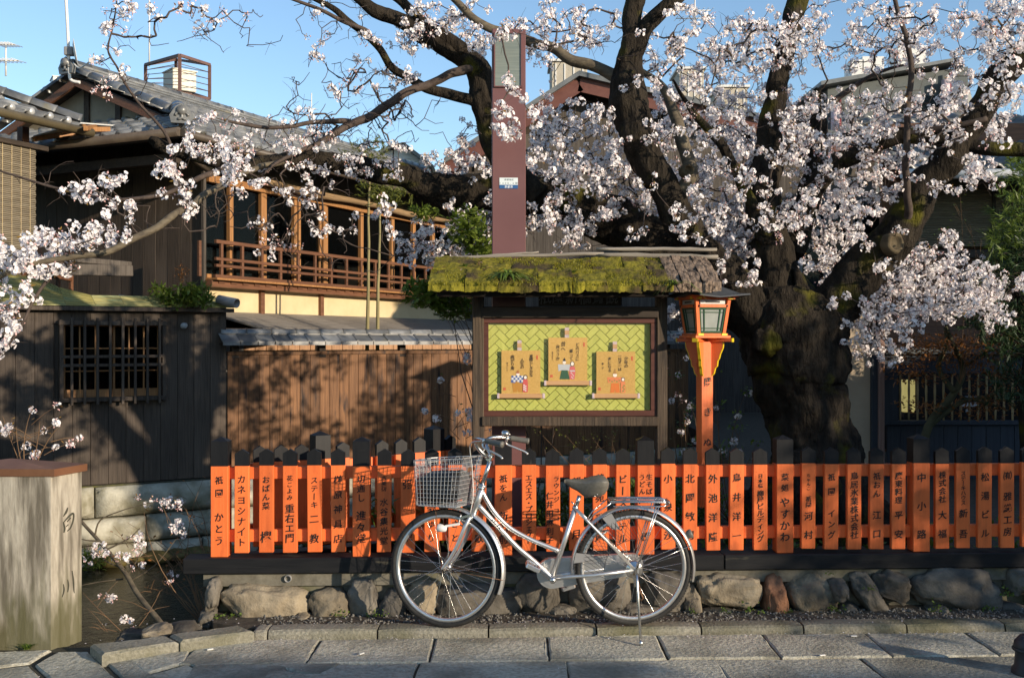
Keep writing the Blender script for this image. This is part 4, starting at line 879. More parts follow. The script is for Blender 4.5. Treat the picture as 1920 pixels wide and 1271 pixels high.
hb = SB(); hb.tube([cl + Vector((0, -.024, 0)), cl + Vector((0, .024, 0))], .019, 12)
for s in (-1, 1):
    pts = [cl, cl + Vector((-.012, s * .05, .012)), cl + Vector((-.05, s * .09, .065)), cl + Vector((-.052, s * .125, .098)), cl + Vector((-.015, s * .175, .108)), cl + Vector((.045, s * .225, .104)), cl + Vector((.11, s * .25, .094))]
    hb.tube(catmull(pts, 6), .011, 10)
handle = part(hb, 'handlebar', chrome)
for s in (-1, 1):
    g = SB(); a = cl + Vector((.05, s * .228, .103)); b = cl + Vector((.155, s * .262, .086)); d = (b - a).normalized()
    g.lathe(a, [(.0, 0), (.0155, .0), (.0165, .01), (.0165, (b - a).length - .012), (.018, (b - a).length - .008), (.018, (b - a).length), (.0, (b - a).length + .004)], 14, d); part(g, 'grip', grey_rubber, handle)
    l = SB(); q = cl + Vector((.035, s * .214, .10)); l.lathe(q - d * .006, [(.0, 0), (.0175, 0), (.0175, .014), (.0, .014)], 12, d)
    l.tube(catmull([q, q + Vector((-.005, s * .006, -.03)), q + Vector((.045, s * .02, -.052)), q + Vector((.10, s * .035, -.075)), q + Vector((.118, s * .04, -.09))], 4), [.007] * 4 + [.0062] * 12 + [.006], 8); part(l, 'brake_lever', silver, handle)
    cb = SB(); cb.tube(catmull([q + Vector((-.01, 0, 0)), q + Vector((-.09, -s * .03, -.02)), b2(888, 880, s * .04), b2(890, 930, s * .03), b2(884, 965, s * .02)], 5), .0026, 6); part(cb, 'brake_cable', metal_w, handle)
be = SB(); q = cl + Vector((.03, .20, .125)); be.lathe(q, [(.0, -.012), (.016, -.012), (.019, -.006), (.026, 0), (.026, .008), (.022, .017), (.012, .024), (.005, .026), (.0, .026)], 18, (0, 0, 1)); be.lathe(q + Vector((.026, -.01, .0)), [(.0, -.006), (.006, -.004), (.006, .004), (.0, .006)], 8); part(be, 'bell', chrome, handle)
# front fender, carried by the fork
def fender(cls, c, r, a0, a1, w, n=40):
    mb = cls(); vs_ = []; prof = [(-w, -.010), (-w * .85, -.003), (-w * .45, .003), (0, .005), (w * .45, .003), (w * .85, -.003), (w, -.010)]
    for i in range(n + 1):
        t = R(a0 + (a1 - a0) * i / n)
        for y, h in prof: vs_.append(c + Vector((math.cos(t) * (r + h), y, math.sin(t) * (r + h))))
        for y, h in prof: vs_.append(c + Vector((math.cos(t) * (r + h - .0016), y, math.sin(t) * (r + h - .0016))))
    k = len(prof); m = 2 * k; fs_ = []
    for i in range(n):
        for j in range(k - 1): fs_ += [(i * m + j, i * m + j + 1, (i + 1) * m + j + 1, (i + 1) * m + j), (i * m + k + j + 1, i * m + k + j, (i + 1) * m + k + j, (i + 1) * m + k + j + 1)]
    mb.add(vs_, fs_, 0, True); return mb
ff = part(fender(SB, front_c, RW + .018, 97, -21, .026), 'front_fender', silver)
sy_ = SB()
for s in (-1, 1):
    t = R(-7); e = front_c + Vector((math.cos(t) * (RW + .02), s * .027, math.sin(t) * (RW + .02))); sy_.tube([front_c + Vector((0, s * .056, 0)), e], .0018, 6)
part(sy_, 'stay', rust, ff)
bs = SB()
for s in (-1, 1): bs.tube([front_c + Vector((0, s * .057, 0)), b2(822, 950, s * .09)], .0024, 6)
part(bs, 'basket_stay', rust)
rf = part(fender(MB, rear_c, RW + .020, 186, -13, .027), 'rear_fender', silver)
sy_ = MB()
for s in (-1, 1):
    t = R(22); sy_.tube([rear_c + Vector((0, s * .058, 0)), rear_c + Vector((math.cos(t) * (RW + .02), s * .028, math.sin(t) * (RW + .02)))], .0022, 6)
part(sy_, 'stay', chrome, rf)
rl = MB(); t = R(31); p0 = rear_c + Vector((math.cos(t) * (RW + .022), 0, math.sin(t) * (RW + .022))); d = Vector((math.cos(t), 0, math.sin(t)))
rl.lathe(p0 - Vector((0, 0, 0)), [(.012, 0), (.022, .006), (.026, .022), (.024, .034), (.0, .036)], 14, (Vector((.8, 0, .35))).normalized()); part(rl, 'tail_light', grey_rubber, rf)
# caliper and dynamo lamp on the front
lp = SB(); q = b2(866, 988, -.01); lp.lathe(b2(828, 993, -.07), [(.0, .05), (.014, .045), (.022, .02), (.024, 0), (.02, -.006), (.0, -.008)], 14, (1, 0, -.15)); lp.bar(b2(840, 990, -.06), b2(866, 985, -.04), .02, .012); part(lp, 'head_lamp', metal_w)
br = SB(); br.bar(b2(866, 975, -.035), b2(888, 968, -.035), .012, .014); br.tube([b2(868, 968, -.04), b2(862, 985, -.03), b2(872, 992, -.02)], .005, 6); br.tube([b2(868, 968, .04), b2(862, 985, .03), b2(872, 992, .02)], .005, 6); part(br, 'brake_caliper', chrome)
# frame
fr = MB()
fr.tube([b2(886, 972), b2(906, 913)], .0185, 14)
for c_, rr_ in ((b2(886, 972), .021), (b2(905, 915), .021)): fr.lathe(c_, [(rr_ - .004, -.008), (rr_, -.005), (rr_, .005), (rr_ - .004, .008)], 14, axd)
fr.tube(catmull([b2(903, 924), b2(924, 961), b2(953, 992), b2(990, 1014), b2(1020, 1027), b2(1047, 1038)], 5), .0135, 12)
fr.tube(catmull([b2(896, 950), b2(934, 992), b2(967, 1028), b2(990, 1048), b2(1014, 1069), b2(1033, 1088)], 5), .0155, 12)
fr.tube([b2(1079, 955), b2(1035, 1088)], .0148, 14)
fr.tube([b2(1035, 1089, -.036), b2(1035, 1089, .036)], .020, 14)
for s in (-1, 1):
    fr.tube([b2(1037, 1088, s * .026), b2(1070, 1084, s * .03), b2(1110, 1080, s * .05), b2(1187, 1070, s * .058)], .0105, 10)
    fr.tube([b2(1078, 958, s * .014), b2(1100, 980, s * .034), b2(1187, 1069, s * .058)], .0085, 10)
    fr.box(b2(1187, 1070, s * .058), (.05, .006, .035))
    fr.tube([b2(1127, 1004, s * .036), b2(1140, 1000, 0)], .006, 6)
fr.tube([b2(1101, 981, -.034), b2(1101, 981, .034)], .009, 8); part(fr, 'frame', silver)
lg = MB()
for i in range(5): lg.bar(b2(922 + i * 3.4, 977 + i * 3.7, -.0165), b2(924 + i * 3.4, 979 + i * 3.7, -.0165), .002, .010 + .004 * (i % 2))
part(lg, 'worn_decal', plain('frame_print', (.06, .08, .10), .5), [o for o in bike.children if o.name.startswith('frame')][0])
sp_ = MB(); sp_.tube([b2(1079, 955), b2(1086, 934)], .0125, 10); sp_.lathe(b2(1078, 957), [(.0, -.008), (.018, -.008), (.018, .008), (.0125, .01)], 12, (b2(1086, 934) - b2(1079, 955)).normalized()); sp_.tube([b2(1070, 945), b2(1078, 952)], .004, 6); part(sp_, 'seat_post', chrome)
# saddle: lofted sections nose to tail
sa = MB(); secs = [(1057, 904, .012, .014), (1061, 903, .020, .026), (1070, 905, .028, .044), (1082, 907, .038, .058), (1096, 907, .060, .070), (1110, 904, .084, .078), (1124, 902, .097, .078), (1133, 902.5, .090, .062), (1138, 905, .066, .036), (1139.5, 908, .036, .014)]
n = 16; vs_ = []
for x, y, hw, h in secs:
    c = b2(x, y)
    for j in range(n):
        t = 2 * math.pi * j / n; cx_, sz_ = math.cos(t), math.sin(t)
        yy = math.copysign(abs(cx_) ** .8, cx_) * hw * (1.0 if sz_ > -.3 else .8); zz = (sz_ * .25 * h if sz_ > 0 else sz_ * h * (.9 if x < 1085 else 1.25))
        vs_.append(c + Vector((0, yy, zz - .005)))
fs_ = [(i * n + j, i * n + (j + 1) % n, (i + 1) * n + (j + 1) % n, (i + 1) * n + j) for i in range(len(secs) - 1) for j in range(n)] + [tuple(range(n)), tuple(range((len(secs) - 1) * n, len(secs) * n))[::-1]]
sa.add(vs_, [f[::-1] for f in fs_], 0, True); sd = part(sa, 'saddle', grey_rubber)
sg = MB()
for s in (-1, 1):
    pts = [b2(1115 + 3.2 * math.cos(t / 2), 928 + .5 * t, s * (.045 + .006 * math.sin(t))) for t in [i * .5 for i in range(20)]]; sg.tube(pts, .003, 5)
part(sg, 'spring', chrome, sd)
# chain case on the far side
cc = MB(); A_, B_, ra, rb = b2(1036, 1085), b2(1188, 1069), .088, .062
d = (B_ - A_); L = d.length; d.normalize(); up = Vector((-d.z, 0, d.x)); ph = math.asin((ra - rb) / L); prof = []
for i in range(17):
    t = math.pi / 2 + ph * -1 + (math.pi + 0 * ph) * i / 16; prof.append(A_ + d * math.cos(t) * ra + up * math.sin(t) * ra)
for i in range(17):
    t = -math.pi / 2 + math.pi * i / 16; prof.append(B_ + d * math.cos(t) * rb + up * math.sin(t) * rb)
prof = [p + Vector((0, .05, 0)) for p in prof]; cen = (A_ + B_) / 2 + Vector((0, .05, 0))
cc.prism(prof, (0, .03, 0)); inn = [cen + (p - cen) * .93 - Vector((0, .004, 0)) for p in prof]; cc.prism(inn, (0, .006, 0)); inn = [cen + (p - cen) * .80 - Vector((0, .007, 0)) for p in prof]; cc.prism(inn, (0, .004, 0)); part(cc, 'chain_case', silver)
hb_ = MB(); hb_.lathe(rear_c, [(.0, -.062), (.012, -.062), (.014, -.056), (.046, -.052), (.05, -.046), (.05, -.030), (.022, -.028)], 20, (0, 1, 0)); part(hb_, 'hub_brake', chrome)
# cranks and pedals
ck = MB(); ck.bar(b2(1035, 1089, -.05), b2(1003, 1062, -.058), .012, .02, bev=.003); ck.lathe(b2(1035, 1089), [(.0, -.062), (.016, -.062), (.018, -.054), (.018, -.04)], 12, (0, 1, 0)); part(ck, 'crank', chrome)
ck = MB(); ck.bar(b2(1035, 1089, .10), b2(1067, 1116, .108), .012, .02, bev=.003); part(ck, 'crank', chrome)
for x, y, lat, tl in ((997, 1057, -.115, .45), (1069, 1119, .16, -.3)):
    pd = MB(); c = b2(x, y, lat); rx_ = Matrix.Rotation(tl, 3, 'Y')
    for s in (-1, 1):
        pd.box(c + rx_ @ Vector((s * .034, 0, 0)), (.014, .085, .024), rx_, bev=.003); pd.box(c + rx_ @ Vector((0, s * .044, 0)), (.075, .008, .026), rx_, bev=.003)
    pd.tube([c + Vector((0, -.045, 0)), c + Vector((0, .05 if lat < 0 else -.05, 0))], .008, 8)
    for k in range(3): pd.box(c + rx_ @ Vector((-.018 + k * .018, 0, 0)), (.006, .08, .016), rx_)
    pedal = part(pd, 'pedal', silver); rfm = MB(); rfm.box(c + rx_ @ Vector((.0415, 0, 0)), (.002, .05, .013), rx_); part(rfm, 'reflector', plain('amber', (.55, .22, .03), .3), pedal)
# rear rack
rk = MB()
for lat in (-.07, -.028, .028, .07):
    pts = [b2(1142, 943, lat), b2(1180, 942, lat), b2(1240, 943, lat), b2(1252, 946, lat * .75)]; rk.tube(pts, .0042, 8)
for x in (1142, 1195, 1228, 1252): rk.tube([b2(x, 944, -.07 if x < 1250 else -.05), b2(x, 944, .07 if x < 1250 else .05)], .0042, 8)
for lat in (-.07, .07):
    rk.tube([b2(1146, 950, lat), b2(1240, 950, lat), b2(1252, 946, lat * .75)], .0035, 8)
    for x in (1226, 1231): rk.tube([b2(x, 950, lat), b2(1190 + (x - 1226) * .4, 1068, lat * .9)], .0032, 8)
    rk.tube([b2(1142, 944, lat), b2(1112, 966, lat * .6), b2(1101, 981, lat * .4)], .004, 8)
part(rk, 'rear_rack', chrome)
# coat guard net beside the rear wheel
ng = MB()
for s in (-1,):
    for i in range(17):
        t = R(92 + i * 5.2); a = rear_c + Vector((math.cos(t) * .345, s * .034, math.sin(t) * .345)); t2 = R(92 + i * 5.2 + 22); b = rear_c + Vector((math.cos(t2) * .17, s * .05, math.sin(t2) * .17)); ng.tube([a, b], .0011, 4, cap=False)
        t2 = R(92 + i * 5.2 - 22); b = rear_c + Vector((math.cos(t2) * .17, s * .05, math.sin(t2) * .17)); ng.tube([a, b], .0011, 4, cap=False)
    for r in (.17, .345): ng.tube([rear_c + Vector((math.cos(R(90 + k * 6)) * r, s * (.05 if r < .2 else .034), math.sin(R(90 + k * 6)) * r)) for k in range(16)], .0018, 5)
part(ng, 'coat_guard', iron)
for a_, w_ in ((112, 10), (164, 14)):
    gp = MB(); pts = []
    for r, t in ((.345, a_), (.345, a_ + 10), (.26, a_ + 10 - w_ * .3), (.24, a_ - w_ * .3)): pts.append(rear_c + Vector((math.cos(R(t)) * r, -.036, math.sin(R(t)) * r)))
    gp.prism(pts, (0, -.003, 0)); part(gp, 'guard_plate', pipe_g)
# side stand, planted on the paving in front of the kerb
ks = MB(); tip = Vector((b2(1192, 1070).x, -.245, -.046 + .004)); tip = MW[bike.name].inverted() @ Vector((bo.x + b2(1192, 0).x, YB - .235, .006))
ks.tube([rear_c + Vector((.01, -.07, -.01)), rear_c + Vector((.012, -.085, -.06)), tip], .0075, 8); ks.lathe(tip, [(.0, -.004), (.011, -.004), (.010, .02), (.0, .024)], 10); ks.bar(rear_c + Vector((.0, -.066, .01)), rear_c + Vector((.008, -.075, -.09)), .006, .03); part(ks, 'side_stand', chrome)
kl = MB(); kl.tube([rear_c + Vector((.015, -.075, -.05)), rear_c + Vector((.03, -.09, -.12)), rear_c + Vector((.045, -.09, -.15)), rear_c + Vector((.03, -.09, -.165))], .005, 8); part(kl, 'stand_lever', rust)
# wire basket, turned with the handlebar
bt = SB(); z0, z1 = b2(0, 951).z, b2(0, 866).z
def bk_(u, v, h):                                      # u 0 front..1 back, v -1..1 across, h 0..1 up
    xf = (1 - u) * (784 + 5 * (1 - h)) + u * (884 - 11 * (1 - h)); zz = z0 + (z1 + .018 * u - z0) * h if True else 0
    hw = (.165 + .02 * h) * (1 - .10 * (1 - u) ** 2)
    return Vector(((xf - 1010) * KB, v * hw, z0 + (z1 - z0) * h + .02 * (u - .5) * h))
NW = .0015
def loop(h, r): bt.tube([bk_(u, v, h) for u, v in [(0, -.8), (.1, -1), (1, -1), (1, 1), (.1, 1), (0, .8)]], r, 6, closed=True, smooth=False)
for i in range(12): loop(i / 11, NW if 0 < i < 11 else .0034)
for i in range(13):
    u = .08 + .92 * i / 12
    for v in (-1, 1): bt.tube([bk_(u, v, 0), bk_(u, v, 1)], NW, 5, cap=False)
    bt.tube([bk_(u, -1, 0), bk_(u, 1, 0)], NW, 5, cap=False)
for i in range(17):
    v = -1 + 2 * i / 16
    for u in (0, 1): bt.tube([bk_(u, v * (.8 if u == 0 else 1), 0), bk_(u, v * (.8 if u == 0 else 1), 1)], NW, 5, cap=False)
    bt.tube([bk_(0, v * .8, 0), bk_(1, v, 0)], NW, 5, cap=False)
bask = part(bt, 'basket', M('basket_wire', (.36, .37, .38), (.46, .47, .48), rough=.4, metal=.4, bump=0, rnd=0))
br_ = SB(); br_.bar(bk_(1, 0, .62), b2(903, 912), .012, .006); br_.bar(bk_(1, -.35, .75), bk_(1, .35, .75), .006, .02); part(br_, 'basket_bracket', rust, bask)
# black rain cover stuffed in the basket: a thing of its own
bg = SB(); c = (bk_(.48, 0, 0) + bk_(.48, 0, .78)) / 2; vs_ = []
for v in ICO3[0]:
    q = Vector([math.copysign(abs(t) ** .55, t) for t in v]); q /= max(1, max(abs(t) for t in q))
    d = 1 + .10 * noise.noise(v * 2.2) + .07 * abs(noise.noise(v * 5)) - .05 * abs(noise.noise(v * 9 + Vector((3, 0, 0))))
    vs_.append(c + Vector((q.x * .128 * d, q.y * .150 * d, q.z * .088 * d + .01 * q.x)))
bg.add(vs_, ICO3[1], 0, True)
vinyl = M('black_nylon', (.004, .0045, .006), (.010, .011, .014), scale=12, rough=.42, bump=.8, rnd=0, spec=.5, bdist=.02)
bg.v = [tuple(MW[bike.name] @ (RS @ Vector(v))) for v in bg.v]
o = _MB.build(bg, 'nylon_bag', vinyl, org=MW[bike.name] @ (RS @ (c - Vector((0, 0, .09))))); tag(o, 'crumpled black nylon cover stuffed into the bicycle basket', 'bag')
# ------------------------------------------------------------------ houses on the far bank
Zv = Vector((0, 0, 1))
# one pantile: a shallow trough with a roll, 0.27 wide, exposed 0.25
def tile_mesh(w=.27, l=.30, name='roof_tile', r=.045):
    mb = MB(); prof = [(-w / 2, .0), (-w / 2 + .03, .045), (-w / 2 + .07, .06), (-w / 2 + .115, .04), (-w / 2 + .14, .008), (w * .22, .0), (w / 2 - .01, .012), (w / 2 + .02, .03)]
    vs_ = []
    for (y, dz) in ((-.02, .040), (l - .02, 0)):
        for x, z in prof: vs_.append((x, y, z + dz))
    k = len(prof)
    for x, z in prof: vs_.append((x, -.02, z + .040 - .034))
    fs_ = [(j, j + 1, k + j + 1, k + j) for j in range(k - 1)] + [(j + 1, j, 2 * k + j, 2 * k + j + 1) for j in range(k - 1)]
    mb.add(vs_, fs_, 0, True); return mb.mesh(name, tile_m)
TILE = tile_mesh()
def tile_roof(parent, org, xdir, ydir, cols, rows, keep, maxobj=300, px=.27, py=.25):
    """org: left eave corner (parent-local); xdir along the eave; ydir up the slope; keep(u, v) says whether a tile lies on the roof"""
    x = Vector(xdir).normalized(); y = Vector(ydir).normalized(); z = x.cross(y); fr3 = frame(x, y, z).to_4x4(); n = 0; rest = MB()
    tv = [v.co.copy() for v in TILE.vertices]; tf = [tuple(p.vertices) for p in TILE.polygons]
    for r in range(rows):
        for c in range(cols):
            u, v = (c + .5) * px, r * py
            if not keep(u, v + .12): continue
            m = Matrix.Translation(Vector(org) + x * u + y * v + z * random.uniform(0, .006)) @ fr3 @ Matrix.Rotation(random.uniform(-.015, .015), 4, 'Z')
            if n < maxobj: link('roof_tile', TILE, parent, mat=m); n += 1
            else: rest.add([m @ q for q in tv], tf, 0, True)
    if rest.v: tag(rest.build('roof_tiles', tile_m, parent, local=True), None, None, None, 'stuff')
def ridge(parent, a, b, r=.10, name='ridge_tile', seg=.30):
    a, b = Vector(a), Vector(b); d = b - a; n = max(2, round(d.length / seg)); 
    for i in range(n):
        p, q = a + d * (i / n), a + d * ((i + 1) / n - .006 / d.length); mb = MB(); dn = d.normalized(); s = dn.cross(Zv).normalized(); u = s.cross(dn)
        vs_ = []
        for e, k in ((p, 1.08), (p + (q - p) * .12, 1.0), (q, 1.0)):
            for j in range(9):
                t = math.pi * j / 8; vs_.append(e + s * math.cos(t) * r * k + u * math.sin(t) * r * k)
        fs_ = [(g * 9 + j, g * 9 + j + 1, (g + 1) * 9 + j + 1, (g + 1) * 9 + j) for g in range(2) for j in range(8)] + [tuple(range(9))[::-1], tuple(range(18, 27))]
        mb.add(vs_, fs_, 0, True); mb.build(name, tile_m, parent, local=True, org=(p + q) / 2)
def plank_wall(parent, a, b, z0, z1, w, mat, out, name='plank', th=.018, gap=.003, jit=.004, holes=(), battens=None, zt=None):
    """upright planks from a to b (xy, parent-local); out: outward normal; holes: (u0, u1, z0, z1)"""
    a, b = Vector((a[0], a[1], 0)), Vector((b[0], b[1], 0)); d = (b - a); L = d.length; d.normalize(); n = round(L / w); w = L / n; out = Vector(out).normalized()
    for i in range(n):
        u0, u1 = i * w + gap / 2, (i + 1) * w - gap / 2; spans = [(z0, z1 if zt is None else zt((u0 + u1) / 2))]
        for (h0, h1, y0, y1) in holes:
            if u1 > h0 + .01 and u0 < h1 - .01:
                spans = [s for (s0, s1) in spans for s in ((s0, min(s1, y0)), (max(s0, y1), s1)) if s[1] - s[0] > .02]
        for (s0, s1) in spans:
            c = a + d * ((u0 + u1) / 2) + out * (random.uniform(0, jit)) + Vector((0, 0, (s0 + s1) / 2))
            mb = MB(); mb.box((0, 0, 0), (u1 - u0, th, s1 - s0), frame(d, -out, Zv) if d.cross(-out).z > 0 else frame(d, out, Zv), bev=.003)
            me = mb.mesh(name, mat); link(name, me, parent, c)
# ---- dark plank storehouse on the canal wall, green copper roof
st = thing('storehouse', 'low charred plank storehouse with barred window and green copper roof', 'building', LP(-2, -.05), R(30))
tO = -2.0
def SL(px): return Lt(px) - tO                        # local x at a photo column
xl, xr = Lt(-160) - tO, Lt(424) - tO; ztop = 2.09 + .05
def LZ(px, py): Y = LP(Lt(px), 0).y; return EYE - (py - CY) * Y / F + .05
wx0, wx1, wz0, wz1 = SL(117), SL(302), LZ(210, 745), LZ(210, 608)
plank_wall(st, (xl, 0), (xr, 0), .01, ztop, .195, wood_black, (0, -1, 0), holes=[(wx0 - xl, wx1 - xl, wz0, wz1)])
mb = MB(); mb.box(((xl + xr) / 2, 1.0, ztop / 2 - .02), (xr - xl - .02, 1.9, ztop - .06)); 
mb = MB()
for (p, q) in (((xl, .03), (wx0, .03)), ((wx1, .03), (xr, .03))): mb.box(((p[0] + q[0]) / 2, .03, ztop / 2), (q[0] - p[0], .02, ztop - .05))
mb.box(((wx0 + wx1) / 2, .03, wz0 / 2), (wx1 - wx0, .02, wz0)); mb.box(((wx0 + wx1) / 2, .03, (wz1 + ztop - .05) / 2), (wx1 - wx0, .02, ztop - .05 - wz1))
mb.box((xr - .012, .9, ztop / 2), (.02, 1.8, ztop - .05)); mb.box((xl + .012, .9, ztop / 2), (.02, 1.8, ztop - .05)); mb.box(((xl + xr) / 2, 1.8, ztop / 2), (xr - xl, .02, ztop - .05)); mb.build('wall', wood_black, st, local=True)
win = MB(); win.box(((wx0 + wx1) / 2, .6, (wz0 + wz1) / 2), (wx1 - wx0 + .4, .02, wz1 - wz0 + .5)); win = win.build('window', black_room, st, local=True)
def wb(name, x, z, w, h, y, d, mat): mb = MB(); mb.box((x, y, z), (w, d, h), bev=.003); return mb.build(name, mat, win, local=True, org=(x, y, z))
wc = (wx0 + wx1) / 2; wz = (wz0 + wz1) / 2
for z, h in ((wz1 + .012, .05), (wz0 - .015, .05)): wb('frame', wc, z, wx1 - wx0 + .10, h, -.05, .10, wood_black)
for x in (wx0 - .02, wx1 + .02): wb('frame', x, wz, .045, wz1 - wz0 + .10, -.05, .09, wood_black)
for i in range(8): wb('bar', wx0 + (wx1 - wx0) * (i + .62) / 7.9, wz, .03, wz1 - wz0 + .15, -.115, .035, wood_black)
for px_y in (668, 684): wb('bar', wc, LZ(210, px_y), wx1 - wx0 + .04, .035, -.085, .025, wood_black)
for k in range(2):
    x0 = wx0 + (wx1 - wx0) * k / 2; x1 = x0 + (wx1 - wx0) / 2
    for i in range(4): wb('sash_bar', x0 + .02 + (x1 - x0 - .04) * i / 3, wz, .028 if i in (0, 3) else .018, wz1 - wz0, .03 + .03 * k, .025, wood_warm)
    for i in range(4): wb('sash_bar', (x0 + x1) / 2, wz0 + .05 + (wz1 - wz0 - .07) * i / 3, x1 - x0, .10 if i == 0 else .016, .031 + .03 * k, .022, wood_warm)
    wb('pane', (x0 + x1) / 2, wz, x1 - x0 - .02, wz1 - wz0, .045 + .03 * k, .003, glass_dk)
# roof sheets
e0, e1 = xl - .1, SL(430) + .03
xk = SL(123); yk0 = 1.15
nS = 11
def roofz(y): return ztop + .02 + y * .36
for i in range(nS):
    x0, x1 = e0 + (e1 - e0) * i / nS, e0 + (e1 - e0) * (i + 1) / nS
    def yb(x): return 1.3 if x < xk - .4 else max(.28, 1.3 - (x - xk + .4) * 1.9) if x < xk + .15 else .28 + 0.0 * x
    for (ya, yb_) in ((-.10, .0), ):
        pass
    for j in range(8):
        f0, f1 = j / 8, (j + 1) / 8; A0, A1 = -.12 + (yb(x0) + .12) * f0, -.12 + (yb(x0) + .12) * f1; B0, B1 = -.12 + (yb(x1) + .12) * f0, -.12 + (yb(x1) + .12) * f1
        lift = .012; mb = MB(); mb.prism([(x0, A0, roofz(A0) + lift), (x1 - .004, B0, roofz(B0) + lift), (x1 - .004, B1, roofz(B1)), (x0, A1, roofz(A1))], (0, 0, -.012)); mb.build('copper_sheet', copper_m, st, local=True, org=((x0 + x1) / 2, A0, roofz(A0)))
mb = MB(); mb.bar((e0, -.11, roofz(-.11) - .035), (e1, -.11, roofz(-.11) - .035), .03, .05, bev=.004); mb.build('eave_board', wood_black, st, local=True)
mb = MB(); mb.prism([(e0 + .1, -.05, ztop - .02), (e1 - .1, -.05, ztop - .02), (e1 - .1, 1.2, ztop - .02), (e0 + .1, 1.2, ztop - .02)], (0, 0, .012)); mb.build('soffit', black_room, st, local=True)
x = SL(343); z = LZ(343, 611); mb = MB(); mb.lathe((x, -.06, z), [(.0, .03), (.025, .028), (.04, .012), (.045, -.004), (.04, -.012), (.0, -.014)], 16, (0, -.7, -.4)); mb.tube([(x, 0, z + .02), (x, -.05, z + .02)], .012, 8); tag(mb.build('wall_lamp', plain('lamp_grey', (.34, .36, .38), .4), st, local=True, org=(x, 0, z)), 'small pale outdoor lamp')
mb = MB(); mb.tube([(SL(235) , .5, LZ(235, 555)), (SL(300), .42, LZ(300, 566)), (SL(400), .3, LZ(400, 572))], .04, 12); mb.build('drain_pipe', pipe_g, st, local=True)
mb = MB(); p = LP(Lt(408), 2.17, .06); q = LP(Lt(432), 2.12, .30); mb.lathe(p, [(.06, 0), (.06, (q - p).length), (.052, (q - p).length), (.052, .02)], 14, (q - p).normalized()); mb.build('downpipe_end', pipe_g, st)
# ---- brown plank garden wall with tiled coping
bw_ = thing('plank_wall', 'reddish brown plank garden wall with grey tiled coping', 'garden wall', LP(Lt(426), -.06), R(30))
t0 = Lt(426); xe = Lt(1290) - t0
def BZ(px, py): Y = LP(Lt(px), 0).y; return EYE - (py - CY) * Y / F + .06
ztb = BZ(440, 664)
plank_wall(bw_, (0, 0), (xe, 0), .0, ztb, .135, wood_brown, (0, -1, 0))
mb = MB(); mb.bar((0, .01, ztb + .01), (xe, .01, ztb + .01), .07, .045, bev=.004); mb.build('top_rail', wood_brown, bw_, local=True)
zc = BZ(440, 648)
for i in range(7): mb = MB(); mb.box((.1 + i * 1.15, .03, (ztb + zc) / 2), (.09, .09, zc - ztb + .1), bev=.004); mb.build('strut', wood_dark, bw_, local=True)
mb = MB(); mb.bar((-.1, .03, zc + .03), (xe, .03, zc + .03), .30, .02); mb.build('coping_board', wood_dark, bw_, local=True)
n = int(xe / .222)
CT = MB(); CT.prism([(0, -.22, .0), (.212, -.22, .0), (.212, -.02, .10), (0, -.02, .10)], (0, 0, .016)); CT.prism([(-.012, -.215, .012), (.02, -.215, .012), (.02, -.02, .112), (-.012, -.02, .112)], (0, 0, .014)); CT.prism([(-.0, -.224, -.035), (.212, -.224, -.035), (.212, -.21, -.03), (0, -.21, -.03)], (0, 0, .05)); CTm = CT.mesh('coping_tile', tile_m)
CB = MB(); CB.prism([(0, .22, .0), (.212, .22, .0), (.212, .02, .10), (0, .02, .10)], (0, 0, .016)); CBm = CB.mesh('rear_coping_tile', tile_m)
for i in range(n):
    m = Matrix.Translation((-.1 + i * .222, .03, zc + .04)) @ Matrix.Rotation(random.uniform(-.01, .01), 4, 'Y'); link('coping_tile', CTm, bw_, mat=m); link('coping_tile', CBm, bw_, mat=m)
ridge(bw_, (-.08, .03, zc + .155), (xe - .05, .03, zc + .155), .062, seg=.33)
mb = MB(); mb.bar((-.08, .03, zc + .135), (xe - .05, .03, zc + .135), .10, .05); mb.build('coping_bed', tile_m, bw_, local=True)
# pale inner fence glimpsed in the gap under the coping
mi = thing('inner_fence', 'pale board fence seen through the gap under the tiled coping', 'fence', LP(t0 + .3, -.06, -1.2), R(30))
for i in range(30): mb = MB(); mb.box((i * .16 - .8, 0, .85), (.155, .02, 1.7), bev=.003); mb.build('board', wood_warm if i > 6 else wood_grey, mi, local=True, org=(i * .16 - .8, 0, .85))
# ---- two-storey timber teahouse; long side faces right, gable towards the storehouse
HA = R(65); C0 = Vector((-4.15, 14.0, -.06))
th = thing('timber_house', 'two-storey timber house with glazed upper floor, railing and tiled hip roof', 'house', C0, HA)
hu = Vector((math.cos(HA), math.sin(HA), 0)); hv = Vector((-math.sin(HA), math.cos(HA), 0))
def ht(px, off=0.0):
    o = C0 + hv * off; k = (px - CX) / F; return (k * o.y - o.x) / (hu.x - k * hu.y)
HZ = .06
LH = 9.0; WH = 4.2
def hb(name, x0, x1, z0, z1, y, d, mat, bev=.004, parent=None):
    mb = MB(); mb.box(((x0 + x1) / 2, y, (z0 + z1) / 2 + HZ), (x1 - x0, d, z1 - z0), bev=bev); return mb.build(name, mat, parent or th, local=True, org=((x0 + x1) / 2, y, (z0 + z1) / 2 + HZ))
